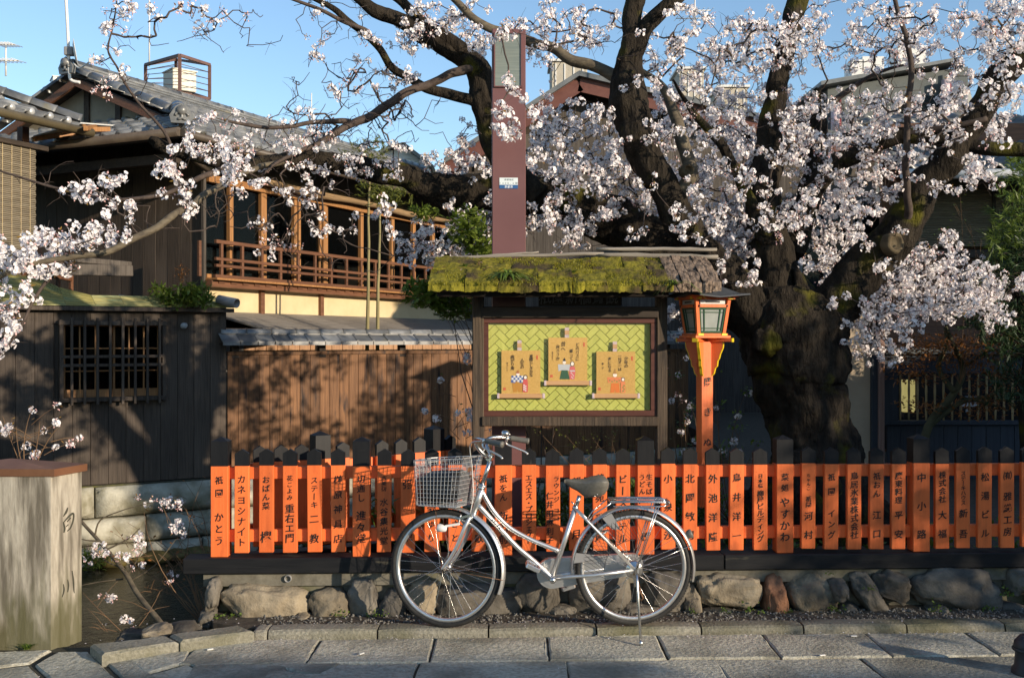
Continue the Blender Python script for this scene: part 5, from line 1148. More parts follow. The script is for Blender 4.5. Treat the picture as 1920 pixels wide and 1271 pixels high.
# walls
hb('lower_wall', .0, LH, -.05, 2.0, .06, .06, wood_dark, 0); hb('plaster_wall', .02, LH, 2.0, 2.38, .05, .05, cream, 0)
hb('upper_wall', .0, LH, 3.98, 4.5, .06, .05, plaster_dk, 0)
mb = MB(); mb.box((.03, WH / 2 + .05, 2.3), (.05, WH - .1, 4.6)); mb.box((LH - .03, WH / 2 + .05, 2.3), (.05, WH - .1, 4.6)); mb.box((LH / 2, WH, 2.3), (LH, .05, 4.6)); mb.build('gable_wall', black_room, th, local=True)
plank_wall(th, (0, WH), (0, .0), .0, 4.5, .21, wood_black, (-1, 0, 0))
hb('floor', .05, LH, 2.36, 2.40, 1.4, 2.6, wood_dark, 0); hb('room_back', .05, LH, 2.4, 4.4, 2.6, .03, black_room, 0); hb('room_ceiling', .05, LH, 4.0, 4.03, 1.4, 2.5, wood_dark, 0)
# sill, lintel, posts
hb('sill_beam', -.02, LH, 2.38, 2.47, -.06, .20, wood_rail); hb('sill_ledge', -.02, LH, 2.47, 2.50, -.10, .30, wood_warm); hb('lintel', .05, LH, 3.80, 3.90, .0, .10, wood_warm); hb('threshold', .05, LH, 2.50, 2.56, .03, .10, wood_warm)
hb('corner_post', -.05, .0, 0, 4.3, -.02, .05, wood_greyv)
for px, w in ((433, .075), (494, .12), (553.5, .07), (564, .05), (603, .05), (608.6, .08), (615, .05), (678, .08), (736, .09), (776, .09), (812, .09)):
    t = ht(px); hb('window_post', t - w / 2, t + w / 2, 2.5, 3.85, .02 if w > .06 else .05, .07, wood_warm)
gx = [ht(p) for p in (385, 433, 494, 553.5, 608.6, 678, 736, 776, 812)]
for i in range(len(gx) - 1):
    hb('pane', gx[i] + .04, gx[i + 1] - .04, 2.56, 3.80, .045, .004, glass_dk, 0)
# railing
for z0, z1 in ((2.96, 3.01), (2.735, 2.775), (2.645, 2.685)): hb('rail', .0, LH, z0, z1, -.20, .045, wood_rail)
t1, t8 = ht(415, -.2), ht(649.5, -.2); n = 7
for i in range(-1, 20):
    t = t1 + (t8 - t1) * i / n
    if t < LH: hb('baluster', t - .022, t + .022, 2.5, 2.97, -.2, .04, wood_rail)
hb('railing_foot', -.02, LH, 2.50, 2.545, -.2, .05, wood_rail)
for i in range(34): hb('fretwork', .1 + i * .25, .1 + i * .25 + .12, 2.43, 2.475, -.165, .02, wood_rail, 0)
for px in (501, 612): t = ht(px, -.1); hb('bracket_post', t - .04, t + .04, 2.0, 2.38, -.0, .06, wood_rail)
# rolled bamboo blind along the lintel
mb = MB(); pts = [(t, -.16, 3.93 + HZ + .02 * math.sin(t * 2.1)) for t in [1.0 + .25 * i for i in range(30)]]; mb.tube(pts, .066, 10, rough=.2, rs=9); mb.build('rolled_blind', M('rolled_blind', (.16, .105, .055), (.30, .20, .11), scale=4, stretch=(1, 14, 14), rough=.8, bump=.5, rnd=0), th, local=True)
# paper lantern indoors
mb = MB(); c = (ht(520) + .55, .75, 3.45 + HZ); mb.lathe(c, [(.06, .17)] + [(.16 * math.cos(t) + .04 + .006 * (i % 2), .16 * math.sin(t)) for i, t in enumerate([-1.2 + .2 * k for k in range(13)])][::-1] + [(.06, -.17)], 18); tag(mb.build('paper_lantern', M('paper_lantern', (.35, .16, .08), (.42, .2, .1), rough=.7, bump=0, rnd=0), th, local=True), 'dim reddish paper lantern hanging behind the glass')
# lower lean-to roof
zl0, zl1 = 1.80, 2.03
for i in range(15):
    x0, x1 = .05 + i * .58, .05 + (i + 1) * .58 - .006; mb = MB()
    mb.prism([(x0, -.95, zl0 + HZ), (x1, -.95, zl0 + HZ), (x1, .02, zl1 + HZ), (x0, .02, zl1 + HZ)], (0, 0, .025)); mb.build('lean_to_board', wood_grey, th, local=True, org=(x0, -.5, zl0))
mb = MB(); mb.tube([(.0, -.98, zl0 + .02), (LH, -.98, zl0 + .02)], .045, 10); mb.build('gutter', M('brown_gutter', (.06, .045, .035), (.10, .08, .06), rough=.5, bump=0, rnd=0), th, local=True)
# hip-and-gable roof
zE_, zR_, sl = 4.22 + HZ, 5.42 + HZ, .425; yE = -.72; xE = -1.2; yR = WH / 2; ang_s = math.atan(sl); cs = math.cos(ang_s)
zat = lambda y: zE_ + (y - yE) * sl
xg = 0.0; yb0 = yE + (xg - xE)                         # where the gable foot meets the slope
Lr = LH + .6
deck = MB(); dz = -.05
deck.prism([(xE, yE, zE_ + dz), (Lr, yE, zE_ + dz), (Lr, yR, zR_ + dz), (xg - .25, yR, zR_ + dz), (xg - .25, yb0 - .1, zat(yb0 - .1) + dz)], (0, 0, -.06))
deck.prism([(xE, WH - yE, zE_ + dz), (Lr, WH - yE, zE_ + dz), (Lr, yR, zR_ + dz), (xg - .25, yR, zR_ + dz), (xg - .25, WH - yb0 + .1, zat(yb0 - .1) + dz)], (0, 0, -.06))
deck.prism([(xE, yE, zE_ + dz - .002), (xE, WH - yE, zE_ + dz - .002), (xg + .2, WH - yb0, zat(yb0) + dz - .002), (xg + .2, yb0, zat(yb0) + dz - .002)], (0, 0, -.06))
roofo = deck.build('roof', wood_dark, th, local=True)
def keepA(u, v):
    x = u; y = yE + v * cs; 
    if y > yR - .02: return False
    lim = xE + (y - yE) if y < yb0 else xg - .25
    return xE + u > lim + .05 and x + xE < Lr
tile_roof(roofo, (xE, yE, zE_ - .03), (1, 0, 0), (0, cs, math.sin(ang_s)), int((Lr - xE) / .27), 13, keepA)
def keepB(u, v):
    # gable skirt; u runs from back to front
    x = xE + v * cs; return x < xg + .1 and v * cs < u < (WH - 2 * yE) - v * cs
tile_roof(roofo, (xE, WH - yE, zE_ - .03), (0, -1, 0), (cs, 0, math.sin(ang_s)), int((WH - 2 * yE) / .27), 6, keepB)
ridge(roofo, (xg - .3, yR, zR_ + .12), (Lr, yR, zR_ + .12), .07)
for k in range(4): mb = MB(); mb.bar((xg - .28, yR, zR_ - .02 + k * .042), (Lr, yR, zR_ - .02 + k * .042), .22 - .02 * k, .036, bev=.006); mb.build('ridge_course', tile_m, roofo, local=True)
ridge(roofo, (xE + .1, yE + .1, zE_ + .1), (xg - .1, yb0 - .12, zat(yb0) + .07), .10)
ridge(roofo, (xg - .22, yb0 - .1, zat(yb0 - .1) + .06), (xg - .22, yR, zR_ + .03), .085)
ridge(roofo, (xg - .22, WH - yb0 + .1, zat(yb0 - .1) + .06), (xg - .22, yR, zR_ + .03), .085)
def onigawara(c, d, s=1.0):
    mb = MB(); d = Vector(d).normalized(); sd = d.cross(Zv).normalized(); c = Vector(c)
    mb.lathe(c + Zv * .12 * s, [(.0, .10), (.055, .10), (.065, .05), (.065, 0), (.0, -.05)], 12, d)
    mb.prism([c + sd * (.17 * s) - Zv * .10 * s, c + sd * (.20 * s) + Zv * .02, c + sd * (.10 * s) + Zv * .18 * s, c + Zv * .24 * s, c - sd * (.10 * s) + Zv * .18 * s, c - sd * (.20 * s) + Zv * .02, c - sd * (.17 * s) - Zv * .10 * s], d * .06)
    for e in (-1, 1): mb.tube([c + d * .07 + sd * (e * (.05 + .055 * math.cos(t)) * s) + Zv * ((.055 * math.sin(t) + .02) * s) for t in [k * .5 for k in range(11)]], .022 * s, 7)
    mb.build('ridge_ornament', tile_m, roofo, local=True, org=c)
onigawara((xE + .02, yE + .02, zE_ + .14), (-1, -1, 0), .72); onigawara((xg - .36, yR, zR_ + .03), (-1, 0, 0), .7)
# eave ends: round tile caps, gutter, barge boards, gable plaster
for i in range(int((Lr - xE) / .27)): mb = MB(); mb.lathe((xE + (i + .5) * .27 - .06, yE - .03, zE_ + .03), [(.0, .012), (.036, .010), (.04, 0), (.04, -.05)], 10, (0, -1, 0)); mb.build('eave_cap', tile_m, roofo, local=True) if i < 14 else None
gut = M('brown_gutter', (.06, .045, .035), (.10, .08, .06))
mb = MB(); mb.tube([(xE - .1, WH - yE, zE_ - .06), (xE - .1, yE - .05, zE_ - .05)], .055, 10); mb.tube([(xE - .08, yE - .08, zE_ - .06), (Lr, yE - .08, zE_ - .10)], .05, 10); mb.tube([(xE - .02, yE - .05, zE_ - .10), (xE + .5, yE + .25, zE_ - .28), (xE + 1.1, yE + .5, zE_ - .34)], .035, 8); mb.build('gutter', gut, th, local=True)
mb = MB(); mb.prism([(xg - .02, yb0, zat(yb0) - .1), (xg - .02, WH - yb0, zat(yb0) - .1), (xg - .02, yR, zR_ - .12)], (.04, 0, 0)); mb.build('gable_plaster', plaster_dk, th, local=True)
for sg in (-1, 1):
    mb = MB(); mb.bar((xg - .24, yR + sg * (yR - yb0 + .15), zat(yb0 - .15) - .12), (xg - .24, yR, zR_ - .12), .04, .11, bev=.004); mb.build('barge_board', wood_rail, th, local=True)
for y in (yR, yR - .6, yR + .6): mb = MB(); mb.bar((xg - .04, y, zat(yb0) - .1), (xg - .04, y, zat(yR - abs(y - yR)) - .15), .03, .10, bev=.003); mb.build('gable_strut', wood_dark, th, local=True)
mb = MB(); mb.bar((xE + .3, -.4, 4.0), (xE + .3, WH, 4.0), .10, .12); mb.build('eave_purlin', wood_dark, th, local=True)
# ---- house at the left edge with bamboo blinds
E2 = Vector((-5.40, 13.0, -.06)); lh = thing('blind_house', 'timber house at the left edge with bamboo blind and silvery tiled eave', 'house', E2, HA)
zE2 = 4.40
deck = MB(); deck.prism([(-6, 0, zE2 - .05), (.05, 0, zE2 - .05), (-1.6, 1.65, zE2 + .62), (-6, 1.65, zE2 + .62)], (0, 0, -.05)); r2 = deck.build('roof', wood_dark, lh, local=True)
a2 = math.atan(.42); c2 = math.cos(a2)
tile_roof(r2, (-6, 0, zE2 - .03), (1, 0, 0), (0, c2, math.sin(a2)), 22, 7, lambda u, v: u < 6.0 - v * c2 - .05)
ridge(r2, (.05, .05, zE2 + .06), (-1.6, 1.65, zE2 + .76), .10); ridge(r2, (-1.55, 1.62, zE2 + .78), (-6, 1.62, zE2 + .80), .12)
for i in range(8): mb = MB(); mb.lathe((-.15 - i * .27 - .06, -.04, zE2 + .03), [(.0, .02), (.03, .016), (.045, .004), (.045, -.05)], 12, (0, -1, 0)); mb.build('eave_cap', M('silver_cap', (.34, .34, .33), (.44, .44, .43), rough=.35, metal=.3, bump=0, rnd=.05), r2, local=True)
mb = MB(); mb.tube([(-6, -.10, zE2 - .08), (.10, -.10, zE2 - .08)], .055, 10); mb.build('gutter', M('olive_gutter', (.09, .07, .035), (.13, .105, .06), rough=.45, bump=0, rnd=0), lh, local=True)
mb = MB(); mb.prism([(.0, -.06, zE2 - .07), (.35, .1, zE2 - .02), (.35, .1, zE2 + .04), (.0, -.06, zE2 + .02)], (0, .03, 0)); mb.build('carved_bracket', wood_warm, lh, local=True)
mb = MB(); mb.box((-3.4, 1.5, 2.2), (5.2, .05, 4.3)); mb.box((-.75, 2.4, 2.2), (.05, 1.8, 4.3)); mb.build('wall', black_room, lh, local=True)
mb = MB(); mb.bar((-6, .34, 4.13), (-.20, .34, 4.10), .06, .06, bev=.004); mb.build('head_beam', wood_dark, lh, local=True)
for x in (-.42, -1.9, -3.4): mb = MB(); mb.box((x, .5, 2.2), (.10, .10, 4.3), bev=.004); mb.build('post', wood_rail, lh, local=True)
bb = MB(); zb0, zb1 = 2.70, 4.10; n = 62
for i in range(n): z = zb0 + (zb1 - zb0) * i / n; bb.tube([(-6, .36 + .006 * math.sin(i * 1.7), z), (-.36, .36 + .006 * math.sin(i * 1.7), z)], .0105, 5, cap=False)
bl_ = bb.build('bamboo_blind', bamboo_m, lh, local=True)
mb = MB()
for i in range(30): mb.box((-.45 - i * .13, .345, (zb0 + zb1) / 2), (.006, .004, zb1 - zb0))
mb.build('blind_cord', cream, bl_, local=True)
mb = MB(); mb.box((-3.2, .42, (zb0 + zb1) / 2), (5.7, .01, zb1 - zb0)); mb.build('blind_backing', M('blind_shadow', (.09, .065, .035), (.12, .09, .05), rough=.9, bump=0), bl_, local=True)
# veranda rail between the two houses and a warm timber canopy
for z0 in (2.55, 2.72, 3.05): mb = MB(); mb.bar((-.35, .3, z0), (.85, 1.1, z0), .04, .045, bev=.003); mb.build('veranda_rail', wood_rail, lh, local=True)
for f in (.0, .35, .62): mb = MB(); mb.box((-.35 + 1.95 * f, .3 + 1.3 * f, 2.7), (.045, .045, .75), bev=.003); mb.build('veranda_post', wood_rail, lh, local=True)
mb = MB(); mb.bar(P(108, 505, 12.6), P(246, 508, 13.4), .10, .14, bev=.008); mb.bar(P(130, 486, 12.7), P(244, 496, 13.4), .08, .07, bev=.008); mb.build('veranda_beam', wood_greyv, lh)
cy = MB()
for (a, b) in (((60, 262, 13.0), (180, 243, 13.6)), ((118, 243, 12.8), (205, 243, 13.4)), ((160, 241, 12.7), (185, 236, 13.8))): cy.bar(P(*a), P(*b), .05, .06, bev=.004)
cy.build('canopy_beam', wood_warm, lh)
mb = MB(); mb.prism([P(62, 257, 13.0), P(152, 232, 13.0), P(220, 237, 14.0), P(130, 258, 14.0)], (0, 0, .015)); mb.build('canopy_sheet', metal_w, lh)
# ---- roof-top things
def roofpt(px, py, Y): return P(px, py, Y)
cg = thing('roof_cage', 'brown steel frame cage holding a white tank on the timber house roof', 'steel frame', roofpt(333, 185, 17.0))
yc = 17.0; fp = {}
crn = {'fl': (273, 168, 118), 'fm': (337, 183, 104), 'fr': (393, 185, 122), 'bl': (300, 168, 124)}
cage_m = M('rust_brown_steel', (.10, .055, .045), (.15, .085, .07), rough=.6, bump=0, rnd=0)
k_ = yc / F; base0 = P(275, 172, yc); sx = Vector((.55, -.75, 0)); sy = Vector((.5, .55, 0))
A_ = [P(273, 166, 17.4), P(337, 176, 16.6), P(393, 186, 17.4), P(330, 166, 18.3)]; T_ = [P(273, 122, 17.4), P(337, 104, 16.6), P(393, 122, 17.4), P(330, 112, 18.3)]
for i in range(4):
    j = (i + 1) % 4
    for a, b, n_ in ((A_[i], T_[i], 'upright'), (A_[i], A_[j], 'bottom_rail'), (T_[i], T_[j], 'top_rail')): mb = MB(); mb.bar(a, b, .045, .045); mb.build(n_, cage_m, cg)
    for f in (.22, .4, .58, .78): mb = MB(); mb.tube([A_[i].lerp(T_[i], f), A_[j].lerp(T_[j], f)], .006, 5); mb.build('wire', cage_m, cg)
tk = thing('water_tank', 'white box tank standing inside the roof cage', 'tank', P(334, 178, 17.2)); mb = MB(); c = P(337, 156, 17.3); mb.box(c, (.40, .42, .33), Matrix.Rotation(R(40), 3, 'Z'), bev=.01); mb.box(c + Vector((0, 0, .175)), (.43, .45, .02), Matrix.Rotation(R(40), 3, 'Z')); mb.build('tank_body', M('tank_white', (.55, .54, .46), (.62, .60, .52), rough=.6, bump=0, rnd=0), tk)
mb = MB(); mb.box(c - Vector((0, 0, .20)), (.30, .30, .06), Matrix.Rotation(R(40), 3, 'Z')); mb.build('tank_foot', cage_m, tk)
mb = MB(); c = P(124, 162, 17.5); mb.box(c, (.45, .4, .20), Matrix.Rotation(R(30), 3, 'Z'), bev=.008); mb.box(c + Vector((0, 0, .105)), (.47, .42, .012), Matrix.Rotation(R(30), 3, 'Z')); tag(mb.build('vent_box', metal_w, org=c), 'white metal vent box behind the ridge near the satellite dish', 'vent')
dish = thing('satellite_dish', 'white satellite dish on a bent pole above the ridge end', 'satellite dish', P(145, 155, 14.5))
Yd = 14.5; mb = MB(); mb.tube(catmull([P(150, 155, Yd), P(133, 150, Yd), P(130, 130, Yd), P(127, 60, Yd), P(123, -10, Yd)], 5), .022, 8); mb.build('mast', metal_w, dish)
mb = MB(); ax = Vector((.93, .33, .16)).normalized(); mb.lathe(P(140, 98, Yd), [(.0, -.02), (.10, -.012), (.18, .01), (.185, .014), (.175, .016), (.10, -.004), (.0, -.012)], 24, ax); mb.build('reflector', metal_w, dish)
mb = MB(); mb.tube(catmull([P(137, 118, Yd), P(148, 128, Yd - .1), P(160, 122, Yd - .25), P(170, 115, Yd - .35)], 4), .012, 6); mb.box(P(171, 114, Yd - .36), (.06, .06, .07), bev=.01); mb.build('feed_arm', metal_w, dish)
mb = MB(); mb.box(P(130, 97, Yd), (.12, .10, .12), bev=.01); mb.box(P(128, 112, Yd), (.03, .03, .18)); mb.build('mount', pipe_g, dish)
def antenna(px, py0, py1, Y, rods, label):
    t = thing('antenna', label, 'antenna', P(px, py1, Y)); mb = MB(); mb.tube([P(px, py1, Y), P(px, py0, Y)], .014, 6); mb.build('mast', metal_w, t)
    for (y, w, n) in rods:
        mb = MB(); k = Y / F; c = P(px, y, Y); mb.tube([c - Vector((w * k / 2, 0, 0)), c + Vector((w * k / 2, 0, 0))], .010, 5)
        for i in range(n): q = c + Vector(((i / max(1, n - 1) - .5) * w * k, 0, 0)); mb.tube([q - Vector((0, .25, .03)), q + Vector((0, .25, .03))], .006, 4)
        mb.build('boom', metal_w, t)
antenna(11, 80, 143, 16, [(84, 34, 7), (114, 48, 7)], 'pale aerial standing above the roof at the far left')
antenna(280, -20, 125, 19, [], 'thin whip aerial beside the roof cage')
antenna(1303, -10, 60, 19, [(20, 60, 8), (35, 70, 8)], 'aerial behind the blossom at the top centre right')
antenna(584, 175, 300, 24, [(205, 18, 4)], 'thin aerial standing beyond the tiled roof')
# ---- white house far behind, brown boarded house, grey house, right-hand house
wh = thing('white_house', 'small white clapboard house far behind between roof and sign post', 'house', P(760, 330, 30))
mb = MB(); mb.prism([P(712, 380, 30), P(755, 380, 30), P(755, 275, 30), P(712, 290, 30)], (0, 4, 0)); mb.prism([P(755, 380, 30), P(805, 380, 30), P(805, 308, 30), P(756.5, 272, 30), P(755, 275, 30)], (0, 4, 0)); mb.build('wall', plain('clapboard', (.62, .64, .62), .7), wh)
for i in range(9): mb = MB(); mb.bar(P(756, 290 + i * 8, 29.98), P(804, 290 + i * 8, 29.98), .02, .012); mb.build('clapboard', plain('clapboard_edge', (.55, .57, .56), .7), wh)
mb = MB(); mb.prism([P(752, 267, 29.7), P(758, 267, 29.7), P(812, 309, 29.7), P(808, 313, 29.7), P(755, 273, 29.7)], (0, 4.6, 0)); mb.prism([P(758, 267, 29.7), P(735, 270, 29.7), P(690, 292, 29.7), P(690, 297, 29.7), P(737, 275, 29.7), P(756, 273, 29.7)], (0, 4.6, 0)); mb.build('roof', M('grey_roof_sheet', (.10, .115, .11), (.14, .155, .15), rough=.5, bump=0, rnd=0), wh)
bh = thing('boarded_house', 'dark boarded house with red brown gable behind the cherry tree', 'house', P(1200, 640, 21))
Yb = 21.0; gp = [P(845, 700, Yb), P(1640, 700, Yb), P(1640, 290, Yb), P(1085, 160, Yb), P(845, 312, Yb)]
mb = MB(); mb.prism(gp, (0, 5, 0)); mb.build('wall', wood_dark, bh)
def zg(u): 
    x = 845 + u / (1640 - 845) ; return 0
ax_, bx_ = P(845, 0, Yb - .03), P(1640, 0, Yb - .03)
def ztop_(u):
    px = 845 + u * F / Yb; py = 318 + (px - 845) * (160 - 312) / 240 if px < 1085 else 166 + (px - 1085) * 130 / 555; return P(px, py + 26, Yb).z
plank_wall(bh, Vector(P(845, 0, Yb - .03) - Vector((bh.location[0], bh.location[1], 0)))[:2], Vector(P(1640, 0, Yb - .03) - Vector((bh.location[0], bh.location[1], 0)))[:2], -2.0, 5, .24, wood_greyv, (0, -1, 0), zt=lambda u: ztop_(u) - bh.location[2])
redb = M('red_brown_barge', (.10, .035, .026), (.14, .055, .04), rough=.5, bump=.05, rnd=0); roof_gs = M('grey_slate', (.085, .095, .10), (.15, .16, .165), scale=4, rough=.45, bump=.1, rnd=.1)
for (p0, p1) in (((832, 322), (1086, 158)), ((1086, 158), (1660, 294))):
    mb = MB(); mb.bar(P(p0[0], p0[1], Yb - .45), P(p1[0], p1[1], Yb - .45), .06, .30); mb.build('barge_board', redb, bh)
    mb = MB(); a, b = P(p0[0], p0[1] - 16, Yb - .6), P(p1[0], p1[1] - 16, Yb - .6); mb.prism([a, b, b + Vector((0, 6, 0)), a + Vector((0, 6, 0))], (0, 0, .10)); mb.build('roof', roof_gs, bh)
for (x0, y0, x1, y1, Y, nm, lab) in ((1032, 128, 1098, 210, 27, 'roof_box', 'pale concrete roof box behind the red brown gable, nearer the sign post'), (1266, 142, 1312, 225, 27, 'roof_box', 'tall pale concrete roof box behind the blossom right of the forked limb'), (1340, 175, 1392, 230, 28, 'roof_box', 'small pale concrete roof box between the upright cherry limbs')):
    a, b = P(x0, y0, Y), P(x1, y1, Y); t = thing(nm, lab, 'roof box', (a + b) / 2); mb = MB(); mb.box((a + b) / 2, (b.x - a.x, 1.2, a.z - b.z), bev=.02); mb.build('wall', M('pale_concrete', (.34, .31, .25), (.42, .385, .32), rough=.8, bump=0, rnd=.04), t)
    mb = MB(); mb.box(Vector(((a.x + b.x) / 2, Y, a.z + .04)), (b.x - a.x + .12, 1.3, .06)); mb.build('cap', metal_w, t)
    for i in range(4): mb = MB(); mb.box(Vector((a.x + (b.x - a.x) * (i + .5) / 4, Y - .61, (a.z + b.z) / 2)), (.03, .02, a.z - b.z - .1)); mb.build('rib', metal_w, t)
gh = thing('grey_house', 'modern grey house with flat sloping roof at upper right behind the tree', 'house', P(1700, 300, 25))
greyw = M('grey_render', (.085, .098, .10), (.115, .128, .13), scale=3, rough=.8, bump=.05, rnd=.03)
mb = MB(); mb.prism([P(1552, 560, 25), P(1815, 560, 25), P(1815, 125, 25), P(1552, 165, 25)], (0, 4, 0)); mb.build('wall', greyw, gh)
mb = MB(); mb.prism([P(1815, 560, 25), P(1836, 560, 25.6), P(1836, 240, 25.6), P(1806, 118, 25.6), P(1806, 118, 25)], (0, 3, 0)); mb.build('side_wall', plain('pale_render', (.34, .35, .33), .8), gh)
mb = MB(); mb.prism([P(1540, 160, 24.6), P(1806, 112, 24.6), P(1806, 106, 24.6), P(1540, 152, 24.6)], (0, 5, 0)); mb.build('roof', roof_gs, gh)
for (x0, y0, x1, y1) in ((1590, 118, 1612, 150), (1676, 92, 1728, 128), (1610, 112, 1650, 140)): mb = MB(); a, b = P(x0, y0, 27), P(x1, y1, 27); mb.box((a + b) / 2, (b.x - a.x, .6, a.z - b.z)); mb.build('roof_unit', metal_w, gh)
for x in (1566, 1773):
    mb = MB(); mb.lathe(P(x, 240 if x < 1600 else 190, 24.8), [(.0, -.85), (.11, -.85), (.10, .0), (.10, .5), (.0, .5)], 12); mb.build('column', plain('pink_white_cloth', (.55, .42, .44), .7), gh); mb = MB(); mb.box(P(x + 9, 215 if x < 1600 else 165, 24.86), (.05, .05, .75)); mb.build('red_strip', plain('crimson', (.16, .012, .025), .6), gh)
for (x0, y0, x1, y1) in ((1600, 235, 1640, 300), (1650, 215, 1690, 280), (1690, 180, 1760, 250)):
    a, b = P(x0, y0, 24.97), P(x1, y1, 24.97); mb = MB(); mb.box((a + b) / 2, (b.x - a.x, .05, a.z - b.z)); w_ = mb.build('window', glass_dk, gh); mb = MB(); mb.box(Vector(((a.x + b.x) / 2, 24.93, b.z)), (b.x - a.x + .1, .08, .05)); mb.build('sill', metal_w, w_)
rh = thing('tiled_house', 'house at the right edge with wavy tiled roof and bamboo blinds', 'house', P(1830, 640, 13.5))
Yr = 13.5; o_ = P(1690, 318, Yr - .9); 
deck = MB(); deck.prism([P(1690, 322, Yr - .9), P(2250, 322, Yr - .9), P(2250, 222, Yr + 1.6), P(1690, 222, Yr + 1.6)], (0, 0, -.05)); r3 = deck.build('roof', wood_dark, rh)
ey = P(1690, 222, Yr + 1.6) - P(1690, 322, Yr - .9); ey.x = 0
tile_roof(r3, P(1690, 320, Yr - .9) - Vector(rh.location), (1, 0, 0), ey, 14, int(ey.length / .25), lambda u, v: True)
mb = MB(); mb.tube([P(1690, 326, Yr - .98), P(2250, 326, Yr - .98)], .06, 10); mb.build('gutter', metal_w, rh)
mb = MB(); mb.box(P(1950, 560, Yr + .2) , (4.2, .1, 4.6)); mb.build('wall', wood_rail, rh)
bb = MB(); n = 40
for i in range(n): y = 336 + 128 * i / n; bb.tube([P(1706, y, Yr), P(2200, y, Yr)], .0115, 5, cap=False)
bl_ = bb.build('bamboo_blind', M('shaded_blind', (.12, .10, .065), (.20, .17, .115), scale=3, stretch=(1, 1, 14), rough=.8, bump=.2, rnd=.1), rh)
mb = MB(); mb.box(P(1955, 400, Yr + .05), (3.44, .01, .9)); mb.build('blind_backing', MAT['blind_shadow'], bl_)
for x in (1706, 1864, 2020): mb = MB(); mb.box(P(x, 400, Yr - .05), (.03, .03, .95)); mb.build('post', wood_dark, rh)
mb = MB(); mb.box(P(1950, 476, Yr - .1), (4.0, .12, .1)); mb.build('beam', wood_dark, rh)
# blue-grey glazed screen glimpsed behind the trunk
gs = thing('glazed_screen', 'dark glazed screen with metal posts seen between the cherry limbs', 'window', P(1600, 640, 14.5))
a, b = P(1500, 370, 14.5), P(1712, 700, 14.5); mb = MB(); mb.box((a + b) / 2 + Vector((0, .3, 0)), (b.x - a.x, .05, a.z - b.z)); mb.build('panel', M('blue_grey_panel', (.045, .06, .07), (.065, .08, .09), rough=.5, bump=0, rnd=0), gs)
for x in (1500, 1548, 1598, 1612, 1660): mb = MB(); mb.box(P(x, 535, 14.4), (.05, .06, 2.5)); mb.build('post', M('grey_steel', (.12, .12, .125), (.15, .15, .155), rough=.5, bump=0, rnd=0), gs)
mb = MB(); mb.box((a + b) / 2, (b.x - a.x, .01, a.z - b.z - .2)); mb.build('pane', glass_dk, gs)
# ---- navy screen wall with bamboo lattice, beige plaster wall end, at right
Yn = 11.0
nw = thing('navy_screen_wall', 'dark navy board wall with bamboo latticed window at right', 'wall', P(1780, 900, Yn))
zb_, zt_ = P(0, 662, Yn).z, P(0, 790, Yn).z
nav = M('navy_boards', (.020, .026, .036), (.034, .042, .056), scale=4, stretch=V_, rough=.6, bump=.3, rnd=.12)
loc0 = Vector(nw.location)
plank_wall(nw, ((P(1662, 0, Yn) - loc0).x, 0), ((P(2300, 0, Yn) - loc0).x, 0), -.3, P(0, 792, Yn).z - loc0.z, .15, nav, (0, -1, 0))
for (y0, y1, d, nm) in ((652, 664, .16, 'cap_beam'), (664, 700, .06, 'upper_board'), (788, 796, .10, 'lower_sill')):
    a, b = P(1655, y0, Yn), P(2300, y1, Yn); mb = MB(); mb.box((a + b) / 2, (b.x - a.x, d, a.z - b.z), bev=.004); mb.build(nm, nav if nm != 'cap_beam' else M('cap_grey', (.06, .068, .07), (.09, .098, .10), rough=.5, bump=0, rnd=0), nw)
a, b = P(1655, 700, Yn), P(1682, 790, Yn); mb = MB(); mb.box((a + b) / 2, (b.x - a.x, .06, a.z - b.z)); mb.build('side_board', nav, nw)
bam = M('lattice_bamboo', (.26, .19, .09), (.36, .27, .14), rough=.5, bump=0, rnd=.2)
for i in range(30):
    x = 1688 + i * 16.2; mb = MB(); pts = [P(x, 698 + 92 * k / 8, Yn) for k in range(9)]; mb.tube(pts, [.011 + (.003 if k % 3 == 0 else 0) for k in range(9)], 8); mb.build('bamboo_bar', bam, nw, org=pts[4])
mb = MB(); mb.box(P(1980, 745, Yn + 1.2), (4.2, .05, 1.2)); mb.build('room_back', black_room, nw)
t = thing('paper_lamp', 'tall glowing yellow paper lamp behind the bamboo lattice', 'lamp', P(1703, 775, Yn + .5)); lampm = bpy.data.materials.new('lit_paper'); lampm.use_nodes = True; b_ = lampm.node_tree.nodes['Principled BSDF']; b_.inputs['Base Color'].default_value = (.5, .42, .16, 1); b_.inputs['Emission Color'].default_value = (.75, .62, .22, 1); b_.inputs['Emission Strength'].default_value = .28
a, b = P(1692, 712, Yn + .5), P(1713, 772, Yn + .5); mb = MB(); mb.box((a + b) / 2, (b.x - a.x, .10, a.z - b.z), bev=.006); mb.build('shade', lampm, t)
mb = MB(); mb.box(P(1702.5, 777, Yn + .5), (.13, .11, .05)); mb.build('base', wood_dark, t)
a, b = P(1800, 743, Yn + .6), P(1834, 762, Yn + .6); mb = MB(); mb.box((a + b) / 2, (b.x - a.x, .01, a.z - b.z)); mb.bar((a + b) / 2 + Vector((0, .05, -.12)), (a + b) / 2 + Vector((0, .02, .0)), .03, .01); tag(mb.build('small_notice', plain('paper_white', (.6, .62, .66), .6), org=(a + b) / 2), 'small white paper notice behind the bamboo lattice', 'notice')
bz = thing('plaster_wall', 'beige plaster wall end standing right of the cherry trunk', 'wall', P(1612, 900, Yn))
a, b = P(1586, 480, Yn - .02), P(1634, 920, Yn - .02); mb = MB(); mb.box((a + b) / 2 + Vector((0, .08, 0)), (b.x - a.x, .16, a.z - b.z)); mb.build('plaster', beige, bz)
